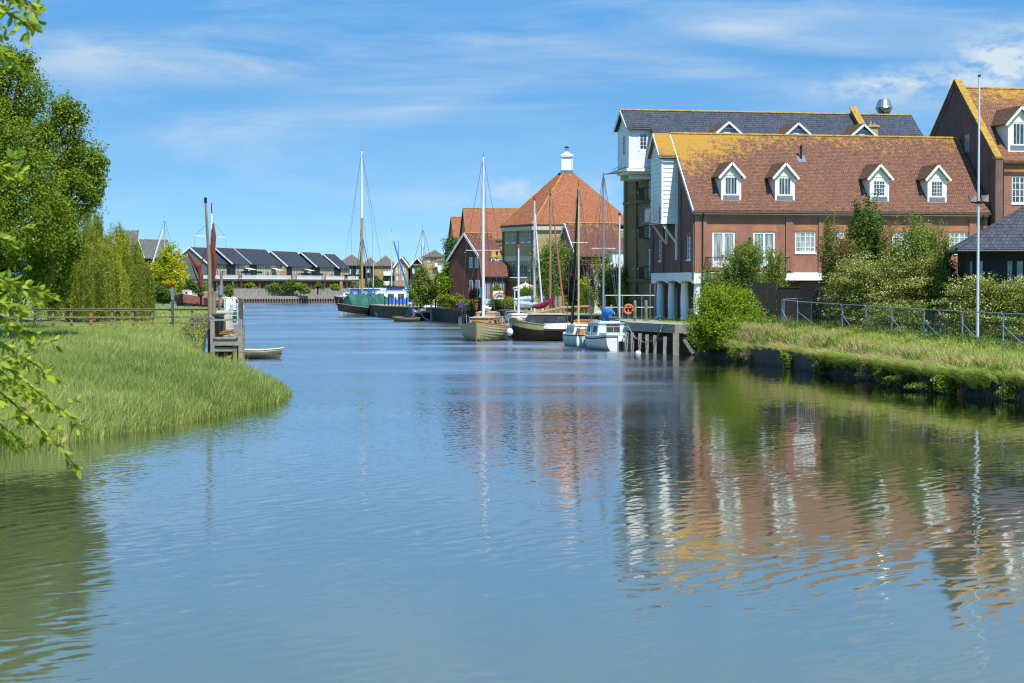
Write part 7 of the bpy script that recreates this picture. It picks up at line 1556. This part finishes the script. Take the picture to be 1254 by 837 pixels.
pts, rs = sausage((.6, 0, 2.9), (-4.2, 0, 2.8), .2, 3); mb = MB(); mb.tube(pts, rs, 8); b.part('furled_sail', mb, 'sail_white'); 
def fender(label, x, Y, z, mat, rx, rz_):
    T_ = thing('fender', label, 'fender', at(x, Y, z)); mb = MB(); mb.ball((0, 0, 0), rx, rx, rz_, 12, 8); mb.build('body', mat, T_, True); mb = MB(); mb.tube([(0, 0, rz_), (0, .1, rz_+.5)], .015, 4); mb.build('lanyard', 'rope', T_)
fender('round white fender hanging on the tan yacht', 624.3, 172.2, ZZ(407, 172.2), 'sail_white', .3, .36); fender('blue fender between the tan yacht and dark barge', 626.5, 173.2, ZZ(401, 173), 'blue_plastic', .17, .3); fender('lower blue fender beside the white round fender', 628.3, 173.4, ZZ(407, 173), 'blue_plastic', .2, .36)
# ---- f: dark teal boat behind, white mast
b = Boat('teal_yacht', 'dark teal-hulled yacht squeezed between tan yacht and dark barge', 'sailing boat', 634.5, 184.5, R(-90+4), 8, 2.6, 1.7, 1.5, 1.9)
b.hull(['hull_teal', 'sail_white'], [(.75, 0), (.82, 1), (1, 0)], rail='varnish'); b.cabin(-2.5, 1.5, 2.0, 1.5, 1.5, 2.1, 'white_paint', 'white_paint', 2); b.mast(.5, 2.0, ZZ(303, 184), .1, 'sail_white', [(5.6, 1.6)], stays=False)
mb = MB(); mb.bar((.5, 0, ZZ(303, 184)), (.5, 0, ZZ(299.5, 184)), .25, .2); b.part('mast_flag', mb, 'red_plastic'); pts, rs = sausage((.4, -.3, 3.2), (-2.6, 2.0, 3.1), .28, 5); mb = MB(); mb.tube(pts, rs, 8); b.part('sail_cover', mb, 'hull_blue')
# ---- b: dark old barge
b = Boat('wooden_barge', 'old black and ochre wooden barge with low dark cabin, broadside', 'barge', 686, 173, R(180-4), 8.4, 3.3, 1.55, 1.35, 1.95)
b.hull(['hull_black', 'hull_ochre'], [(.28, 1), (1, 0)], tr=.75, full=3.6, p=3.4, draft=.5, m=12, rake=.35, rail='timber', deck='deck_cream')
b.cabin(-.6, 2.9, 2.5, 2.2, 1.35, 2.3, 'cabin_dark', 'roof_cream', 3, camber=.06, slope=.06); b.cabin(-3.6, -.9, 2.2, 2.3, 1.3, 1.75, 'varnish', 'varnish', 0, name='hatch')
mb = MB(); mb.tube([(3.9, 0, 2.05), (4.4, 0, 2.2)], .1, 6); b.part('bitts', mb, 'timber_dark'); 
mb = MB()
for i in range(14): mb.ball((random.uniform(2.9, 4.2), random.uniform(-.9, .9), 1.85+random.uniform(0, .2)), random.uniform(.12, .3), random.uniform(.12, .3), random.uniform(.08, .2), 7, 5)
tag(mb.build('deck_gear', 'deck_cream', b.e, True), None); bpy.data.objects['deck_gear']['kind'] = 'stuff'
mb = MB(); mb.tube([(2.8, .3, 2.25), (-.2, .5, 2.9), (-2.6, .6, ZZ(375.5, 172))], [.11, .13, .09], 8); b.part('lowered_spar', mb, 'spar_wood')
b.mast(-.1, 1.9, 1.9+.4, .1, 'spar_wood', (), False); 
D_ = thing('upturned_dinghy', 'white dinghy lying upside down across the dark barge', 'dinghy', at(684, 171.6, ZZ(403, 171.6)), R(176)); mb = MB()
for sg in (1,):
    rows = []
    for i in range(13):
        t = i/12; w_ = .62*(.75+.25*math.sin(math.pi*min(1, t/.5)/2)) if t < .5 else .62*(1-((t-.5)/.5)**2.6*.95); rows.append([(-1.5+3.0*t, w_*math.cos(a), .5*math.sin(a)*(1-.25*t)) for a in np.linspace(0, math.pi, 9)])
    for i in range(12):
        for j in range(8): mb.add([rows[i][j], rows[i+1][j], rows[i+1][j+1], rows[i][j+1]], [(0, 1, 2, 3)])
    mb.poly(rows[0])
mb.build('hull', 'hull_white', D_, True); mb = MB(); mb.bar((-1.4, 0, .5), (1.3, 0, .42), .05, .06); mb.build('keel', 'white_paint', D_)
# ---- e: yacht behind with wood mast and maroon cover, and neighbours
b = Boat('wooden_mast_yacht', 'yacht with varnished mast and maroon boom cover behind the dark barge', 'sailing boat', 672, 186.5, R(176), 8, 2.6, 1.5, 1.3, 1.6)
b.hull(['hull_teal', 'sail_white'], [(.8, 0), (.9, 1), (1, 0)]); b.cabin(-2.5, 2, 1.9, 1.5, 1.3, 1.9, 'white_paint', 'deck_cream', 3); b.mast(-.15, 1.9, ZZ(237, 186.5), .11, 'spar_wood', [(ZZ(309, 186), 2.0)], top=True, two=(.98, 'black_metal'))
pts, rs = sausage((-.2, 0, 3.4), (1.75, 0, 2.9), .24, 8, sag=.25); mb = MB(); mb.tube(pts, rs, 8); mb.tube([(-.45, 0, 4.0), (-.1, 0, 3.0)], [.12, .32], 7); b.part('boom_cover', mb, 'sail_maroon')
b.mast(-.55, 1.5, ZZ(260, 186), .07, 'red_spar', (), False, name='raked_spar', rake=.0); rsp = [o for o in bpy.data.objects if o.name.startswith('raked_spar')][-1]; rsp.data.transform(Matrix.Translation((0, 0, 0)))
# make the raked spar lean: rebuild as its own line
bpy.data.objects.remove(rsp); mb = MB(); mb.tube([(XX(672, 186.5)-XX(692.5, 185), 0, 1.6), (XX(672, 186.5)-XX(676.5, 185), 0, ZZ(250, 186))], [.11, .06], 7); b.part('furled_headsail', mb, 'red_spar')
b = Boat('white_mast_yacht', 'white yacht with silver mast and pale furled headsail behind the dark barge', 'sailing boat', 652, 189.5, R(170), 7.5, 2.5, 1.5, 1.3, 1.6)
b.hull(['hull_white', 'navy'], [(.8, 0), (.9, 1), (1, 0)]); b.cabin(-2.5, 2, 1.9, 1.5, 1.3, 2.0, 'white_paint', 'white_paint', 3); b.mast(-.2, 1.9, ZZ(246, 189), .115, 'alu', [(ZZ(300, 189), 1.2)], stays=False, top=True)
mb = MB(); mb.tube([(-.25, 0, ZZ(262, 189)), (-1.0, .1, 2.4)], [.06, .1], 7); b.part('furled_headsail', mb, 'sail_white'); mb = MB(); mb.bar((-.2, 0, ZZ(246, 189)+.1), (-.2, 0, ZZ(242.5, 189)+.2), .22, .2); b.part('mast_flag', mb, 'red_plastic')
pts, rs = sausage((0, 0, 3.6), (1.9, 0, 3.5), .26, 9, sag=.05); mb = MB(); mb.tube(pts, rs, 8); b.part('sail_cover', mb, 'hull_blue')
for i in range(7): mb = MB(); x_ = -3.2+i*1.0; mb.tube([(x_, -1.1, 1.3), (x_, -1.1, 2.3)], .025, 5); b.part('stanchion', mb, 'alu')
mb = MB(); mb.tube([(-3.2, -1.1, 2.3), (2.8, -1.1, 2.3)], .02, 5); mb.tube([(-3.2, -1.1, 1.8), (2.8, -1.1, 1.8)], .02, 5); b.part('guard_rail', mb, 'alu')
# ---- c: small white yacht
b = Boat('small_white_yacht', 'small white yacht moored left of the pale green cabin boat', 'sailing boat', 710, 156.8, R(108), 6.4, 2.3, .95, .9, 1.15)
b.hull(['hull_white', 'hull_blue'], [(.2, 0), (1, 1)], tr=.85, p=3.0, full=2.4, rail='black_paint', deck='white_paint'); b.cabin(-.9, 1.7, 1.75, 1.3, .9, 1.65, 'white_paint', 'white_paint', 2); b.cabin(-1.9, -1.0, 1.5, 1.6, .9, 1.45, 'varnish', 'white_paint', 0, name='companionway')
b.mast(.3, 1.6, ZZ(228, 156.5), .09, 'spar_pale', [(ZZ(297, 156), 1.5)], stays=True, top=True)
mb = MB(); b0 = (b.e.matrix_world.inverted())
mb.tube([(2.9, -.35, 1.1), (.45, 0, ZZ(232, 157))], [.13, .07], 7); b.part('furled_headsail', mb, 'black_paint')
# ---- d: pale green/white cabin sailboat, stern to us
b = Boat('cabin_sailboat', 'pale green and white cabin sailboat with stained hull, stern to camera', 'sailing boat', 741.5, 149.9, R(105), 7.2, 2.75, 1.2, 1.0, 1.3)
b.hull(['hull_white', 'hull_mint', 'black_paint'], [(.1, 1), (.16, 2), (1, 0)], tr=.78, full=2.6, p=3.2, draft=.35, m=14, rake=.5, rail='hull_mint', deck='hull_mint', deckdrop=.0)
b.cabin(-1.6, 2.6, 2.35, 1.7, 1.05, 2.0, 'hull_mint', 'hull_mint', 2, 'cabin_dark', camber=.12, slope=.25)
mb = MB(); mb.slab([(-3.5, -1.0, 1.15), (-3.5, 1.0, 1.15), (-1.7, 1.05, 1.15), (-1.7, -1.05, 1.15)], (0, 0, .18)); b.part('cockpit_coaming', mb, 'hull_mint')
mb = MB(); mb.slab([(-1.62, -.62, 1.35), (-1.62, .42, 1.35), (-1.55, .42, 1.93), (-1.55, -.62, 1.93)], (-.04, 0, 0)); b.part('companionway_hatch', mb, 'cabin_dark')
mb = MB(); mb.box(-3.72, -3.6, -.2, .2, -.1, 1.15); b.part('rudder_box', mb, 'white_paint'); mb = MB(); mb.box(-3.76, -3.725, -.17, .17, .05, .72); b.part('rudder_slot', mb, 'black_paint')
for y_ in (-1.05, 1.05, -.5, .5): mb = MB(); mb.tube([(-3.5, y_, 1.2), (-3.5, y_, 1.8)], .02, 5); b.part('pushpit_post', mb, 'alu')
mb = MB(); mb.tube([(-3.0, -1.15, 1.78), (-3.5, -1.05, 1.8), (-3.5, 1.05, 1.8), (-3.0, 1.15, 1.78)], .022, 5); b.part('pushpit_rail', mb, 'alu')
b.mast(.55, 2.0, ZZ(211, 149.5), .095, 'grey_spar', [(ZZ(304, 149), 1.9)], stays=True, top=False)
pts, rs = sausage((.35, .05, 3.0), (-1.3, -.2, 2.9), .3, 12, sag=.1); mb = MB(); mb.tube(pts, rs, 9); mb.tube([(.35, 0, 3.1), (-.1, 0, 2.5), (-.5, -.1, 2.0)], [.2, .22, .1], 7); b.part('sail_cover', mb, 'cloth_blue')
for x_, y_ in ((1.8, .95), (1.8, -.95), (-.2, 1.25), (-.2, -1.25)): mb = MB(); mb.tube([(x_, y_, 1.15), (x_, y_, 1.75)], .02, 5); b.part('stanchion', mb, 'alu')
fender('long white fender between the two white boats', 707.5, 148.2, .62, 'sail_white', .13, .42)
# ---- g: green covered barge at mid distance
b = Boat('covered_barge', 'old smack under a green tarpaulin with tall brown and white mast', 'sailing boat', 446.5, 308, R(-90-38), 11.5, 4.4, 1.6, 1.25, 2.0)
b.hull(['hull_blue', 'hull_black'], [(.55, 1), (1, 0)], tr=.55, full=3.0, draft=.5, rail='timber')
mb = MB(); rows = []
for i in range(13):
    t = i/12; x_ = -4.3+8.3*t; w_ = b.w(.5+x_/b.L)*1.02; hh_ = 3.6+.35*math.sin(i*1.9)-.4*abs(t-.5)*2; rows.append([(x_+.1*math.sin(j*2+i), w_*math.cos(a)*(1 if abs(math.cos(a)) > .5 else 1.0), b.h(.5+x_/b.L)-.15+(hh_-1.3)*(math.sin(a)**1.3)) for j, a in enumerate(np.linspace(0, math.pi, 11))])
for i in range(12):
    for j in range(10): mb.add([rows[i][j], rows[i+1][j], rows[i+1][j+1], rows[i][j+1]], [(0, 1, 2, 3)])
mb.poly(rows[0]); mb.poly(rows[-1]); b.part('tarpaulin', mb, 'tarp_green')
zt_ = ZZ(186, 308); b.mast(.6, 2, zt_, .2, 'spar_wood', [(ZZ(283, 308), 4.6)], top=True, two=(.56, 'sail_white'), wr=.03)
for sg in (-1, 1): mb = MB(); mb.tube([(.6, 0, ZZ(287, 308)), (-.6, sg*2.1, 1.6)], .07, 5); mb.tube([(.6, 0, ZZ(287, 308)), (.9, sg*2.1, 1.6)], .05, 5); b.part('shroud', mb, 'wire')
# ---- dinghies and yacht i
def dinghy(name, label, x, Y, head, L, B, mats, stripes, inner, rail, h=(.5, .42, .62)):
    b = Boat(name, label, 'dinghy', x, Y, head, L, B, *h); b.hull(mats, stripes, tr=.7, full=2.2, draft=.12, n=14, m=7, rake=.25, deck=inner, deckdrop=.3, rail=rail, open_=True)
    for x_ in (-L*.25, L*.1): mb = MB(); w_ = b.w(.5+x_/L)*1.8; mb.box(x_-.12, x_+.12, -w_/2, w_/2, b.hm-.14, b.hm-.1); b.part('thwart', mb, rail)
    return b
dinghy('rowing_dinghy', 'green rowing dinghy with orange-brown inside beside the smack', 498.5, 260, R(186), 3.4, 1.5, ['hull_green', 'spar_wood'], [(.15, 1), (1, 0)], 'varnish', 'spar_wood')
dinghy('rowing_dinghy', 'grey-white rowing dinghy behind the green tarpaulin barge', 477, 296, R(176), 4.0, 1.6, ['hull_blue', 'sail_white'], [(.2, 1), (1, 0)], 'timber', 'timber')
dinghy('rowing_dinghy', 'weathered cream dinghy moored to the timber wharf', 314.3, 131.5, R(4), 3.1, 1.35, ['timber_wet', 'roof_cream'], [(.16, 1), (1, 0)], 'timber', 'roof_cream', (.62, .55, .68))
b = Boat('gaff_smack', 'black gaff smack with white furled sails, stern and white-edged transom showing', 'sailing boat', 520, 268, R(104), 8.5, 3.3, 1.35, 1.15, 1.6)
b.hull(['hull_black', 'sail_white', 'hull_blue'], [(.12, 1), (.75, 0), (1, 2)], tr=.85, full=2.4, draft=.3, rail='sail_white', deck='deck_cream')
mb = MB(); mb.tube([(-4.32, 1.35*math.cos(a), .1+1.2*(1-math.sin(a))) for a in np.linspace(.02, math.pi-.02, 15)], .07, 6); b.part('transom_trim', mb, 'sail_white'); mb = MB(); mb.box(-4.5, -4.3, -.14, .14, -.2, 1.9); b.part('rudder', mb, 'hull_blue')
b.cabin(-1.5, 1.8, 1.9, 1.4, 1.15, 1.75, 'timber', 'hull_black', 1); b.mast(1.2, 1.5, ZZ(279, 267), .15, 'spar_wood', [(ZZ(324.5, 267), 2.7)], top=True, two=(.66, 'sail_white'), wr=.028)
pts, rs = sausage((1.0, .1, 2.75), (-.2, -3.1, 2.85), .33, 21, sag=.15); mb = MB(); mb.tube(pts, rs, 9); b.part('furled_mainsail', mb, 'sail_white'); pts, rs = sausage((1.6, 2.0, 1.9), (1.3, .9, 2.9), .36, 22); mb = MB(); mb.tube(pts, rs, 9); b.part('sail_bundle', mb, 'sail_white'); mb = MB(); pts, rs = sausage((-.9, .4, 1.75), (-1.2, -1.9, 1.8), .42, 23); mb.tube(pts, rs, 9); b.part('sail_bundle', mb, 'sail_white')
for k_, (x_, y_) in enumerate(((-2.4, -1.35), (-.6, -1.5))): mb = MB(); mb.tube([(1.2, 0, ZZ(300+k_*12, 267)), (x_, y_, 1.3)], .035, 5); b.part('backstay', mb, 'rope')
b2 = Boat('dinghy_sail_boat', 'small dinghy with grey-blue furled sail behind the green rowing dinghy', 'dinghy', 503, 266, R(176), 3, 1.4, .5, .45, .6); b2.hull(['hull_black', 'hull_blue'], [(.4, 1), (1, 0)], draft=.1, n=12, m=6, open_=True); mb = MB(); mb.slab([(.9, 0, .5), (-.9, 0, .5), (-.4, 0, 1.6), (.1, 0, 2.0)], (0, .12, 0)); b2.part('sail', mb, 'lead')
# ---- h: black lighter and blue-tarp cruiser
b = Boat('black_lighter', 'black flat lighter moored against the quay behind the dinghies', 'barge', 484, 302, R(170), 6.0, 3.2, 1.4, 1.35, 1.6); b.hull(['hull_black', 'timber'], [(.08, 1), (1, 0)], tr=.9, full=4, p=6, draft=.4, rail='timber')
b = Boat('tarp_cruiser', 'white motor cruiser half covered by a bright blue tarpaulin', 'motor boat', 480, 322, R(172), 8.5, 3.2, 1.7, 1.6, 2.0); b.hull(['hull_white', 'navy'], [(.8, 0), (1, 1)], rail='white_paint')
b.cabin(-2.6, 2.6, 2.6, 2.2, 1.6, 3.9, 'white_paint', 'white_paint', 3, camber=.15); b.cabin(-2.0, .8, 2.2, 2.0, 4.05, 4.5, 'navy', 'navy', 0, name='canvas_hood')
mb = MB(); rows = []
for i in range(11): t = i/10; x_ = -4.4+6.9*t; rows.append([(x_, 1.75*math.cos(a), 1.3+(1.25+.6*t+.2*math.sin(i*2.3))*math.sin(a)) for a in np.linspace(0, math.pi, 9)])
for i in range(10):
    for j in range(8): mb.add([rows[i][j], rows[i+1][j], rows[i+1][j+1], rows[i][j+1]], [(0, 1, 2, 3)])
mb.poly(rows[0]); mb.poly(rows[-1]); o = b.part('tarpaulin', mb, 'tarp_blue'); o.location = (0, .3, 0)
b.mast(0.05, 4.4, ZZ(284, 322), .1, 'alu', (), False, top=True); mb = MB(); mb.tube([(-.3, 0, ZZ(296, 322)), (-3.3, .2, 2.4)], [.11, .2], 7); b.part('furled_headsail', mb, 'cloth_blue')
b = Boat('thin_mast_yacht', 'white yacht with thin grey mast behind the blue-sailed cruiser', 'sailing boat', 484, 340, R(172), 7, 2.6, 1.5, 1.4, 1.6); b.hull(['hull_white', 'navy'], [(.8, 0), (1, 1)]); b.cabin(-2, 2, 2, 1.6, 1.4, 2.2, 'white_paint', 'white_paint', 3); b.mast(-.6, 2, ZZ(298, 340), .07, 'grey_spar', [(8, 1.2)], False, top=True)
b = Boat('houseboat', 'long blue and white houseboat with a row of square windows', 'houseboat', 472, 372, R(176), 15, 3.8, 1.8, 1.7, 2.0); b.hull(['navy', 'sail_white'], [(.2, 1), (1, 0)], tr=.9, full=4, p=5); b.cabin(-6.5, 6.6, 3.2, 3.0, 1.7, 4.1, 'tarp_blue', 'blue_white', 7, 'glass_pale', slope=.05)
b = Boat('grey_mast_yacht', 'white yacht bow peeping out beside the green tarpaulin', 'sailing boat', 452, 352, R(186), 7.5, 2.6, 1.8, 1.6, 2.0); b.hull(['hull_white', 'navy'], [(.8, 0), (1, 1)], rail='white_paint'); b.cabin(-2.2, 2.2, 2.1, 1.6, 1.6, 2.5, 'white_paint', 'sail_white', 3); b.mast(-.8, 2.4, ZZ(322, 352), .07, 'alu', (), False)
b = Boat('black_launch', 'black-hulled launch with white and blue cover near the far quay', 'motor boat', 428, 478, R(184), 6.6, 2.8, 2.1, 2.0, 2.3); b.hull(['hull_black', 'sail_white'], [(.06, 1), (1, 0)], tr=.8, full=3, rail='sail_white'); b.cabin(-2.6, 1.6, 2.2, 1.8, 2.0, 2.9, 'white_paint', 'hull_blue', 2)
b = Boat('black_launch', 'white day cruiser with blue hood beside the black launch', 'motor boat', 441, 430, R(184), 6.5, 2.6, 1.6, 1.5, 2.2); b.hull(['hull_white', 'navy'], [(.8, 0), (1, 1)], tr=.8, full=3); b.cabin(-2.6, 1.6, 2.2, 1.8, 1.5, 2.8, 'white_paint', 'hull_blue', 2)
# ---- red sailing barge at left
b = Boat('sailing_barge', 'red-brown sailing barge with brailed red sails, bow towards the lawn', 'sailing boat', 246, 412, R(-90-12), 20, 7.2, 2.0, 1.7, 3.0)
b.hull(['hull_black', 'hull_redbrown'], [(.55, 1), (1, 0)], tr=.8, full=4.5, p=5, draft=.6, rail='sail_white', rake=.3, deck='hull_redbrown'); b.cabin(-8, -4, 3, 3, 1.8, 3.2, 'varnish', 'white_paint', 2)
M_ = (Matrix.Translation(b.e.location) @ Matrix.Rotation(b.e.rotation_euler.z, 4, 'Z')).inverted()
def loc(px, py, Y): return M_ @ Vector((XX(px, Y), Y, ZZ(py, Y)))
mb = MB(); mb.tube([loc(259.5, 362, 405), loc(259.5, 292, 405)], .24, 8); mb.tube([loc(259.5, 292, 405), loc(259.8, 262, 405)], .2, 8, 1); mb.tube([loc(259.8, 262, 405), loc(259.8, 249, 405)], .12, 6, 2); ms_ = b.part('mast', mb, ['spar_wood', 'sail_white', 'sail_maroon'])
mb = MB(); mb.bar(loc(239, 289, 405), loc(277, 291, 405), .16, .2); mb.build('spreader', 'sail_white', ms_)
mb = MB()
for q in ((239, 289), (277, 291)): mb.tube([loc(259.5, 270, 405), loc(*q, 405)], .035, 4); mb.tube([loc(*q, 405), loc(q[0], 318, 405)], .035, 4)
b.part('rigging', mb, 'wire')
mb = MB(); mb.tube([loc(261.5, 274, 404), loc(262.5, 290, 404), loc(261, 305, 404), loc(263.5, 322, 404), loc(262, 342, 404)], [.2, .5, .55, .5, .3], 8); b.part('furled_topsail', mb, 'sail_red')
mb = MB(); mb.tube([loc(258, 300, 403.5), loc(257.5, 346, 403.5)], [.3, .5], 8); b.part('furled_mainsail', mb, 'sail_red')
# sprit and brailed mizzen: red V in front of the gable
mb = MB(); xr_ = lambda px, Y: XX(px, Y)
mb.tube([loc(229.5, 307, 404), loc(236, 318, 404), loc(243, 327, 404), loc(246, 338, 404), loc(246.5, 355, 404)], [.06, .3, .75, .5, .3], 8); b.part('brailed_foresail', mb, 'sail_red')
mb = MB(); mb.tube([loc(229.5, 307, 405), loc(245.5, 354, 405)], .12, 6); mb.tube([loc(246, 326, 405), loc(252.5, 305, 405)], .15, 6); b.part('sprit', mb, 'sail_red')
mb = MB(); mb.tube([loc(246.5, 352, 402), loc(245.8, 374, 402)], .22, 8); b.part('stem_post', mb, 'hull_black'); mb = MB(); mb.ball(tuple(loc(245.7, 361, 401)), .7, .7, .6, 8, 6); b.part('windlass', mb, 'hull_black')
b = Boat('white_cruiser', 'white motor cruiser on the creek left of the red barge', 'motor boat', 224, 420, R(160), 4.6, 2.2, .9, .8, 1.1); b.hull(['hull_white', 'navy'], [(.8, 0), (1, 1)], rail='white_paint', deck='white_paint'); b.cabin(-1.8, 1.2, 1.8, 1.4, .8, 2.1, 'white_paint', 'white_paint', 3); b.e.location.z = 1.5
b = Boat('tall_mast_yacht', 'yacht laid up behind the yellow-green tree, only its tall mast and stay showing', 'sailing boat', 202, 410, R(200), 8, 2.8, 1.6, 1.5, 1.8); b.hull(['hull_white', 'navy'], [(.8, 0), (1, 1)]); b.cabin(-2, 2, 2, 1.6, 1.5, 2.3, 'white_paint', 'white_paint', 2); b.e.location.z = 2.2; b.mast(0, 2.2, ZZ(268, 410)-2.2, .14, 'alu', [(12, 1.6)], True, top=True, wr=.03)
M_ = (Matrix.Translation(b.e.location) @ Matrix.Rotation(b.e.rotation_euler.z, 4, 'Z')).inverted(); mb = MB(); mb.tube([loc(200.5, 281, 410), loc(182, 338, 410)], .18, 6); b.part('furled_headsail', mb, 'sail_white')
b = Boat('workboat', 'little green and white workboat beyond the wharf ladders', 'motor boat', 282, 262, R(-80), 5.0, 2.3, 1.3, 1.2, 1.5); b.hull(['hull_green', 'green_paint'], [(.3, 1), (1, 0)], rail='green_paint'); b.cabin(-1.6, .9, 1.7, 1.5, 1.2, 2.9, 'white_paint', 'white_paint', 1); b.e.location.z = .15
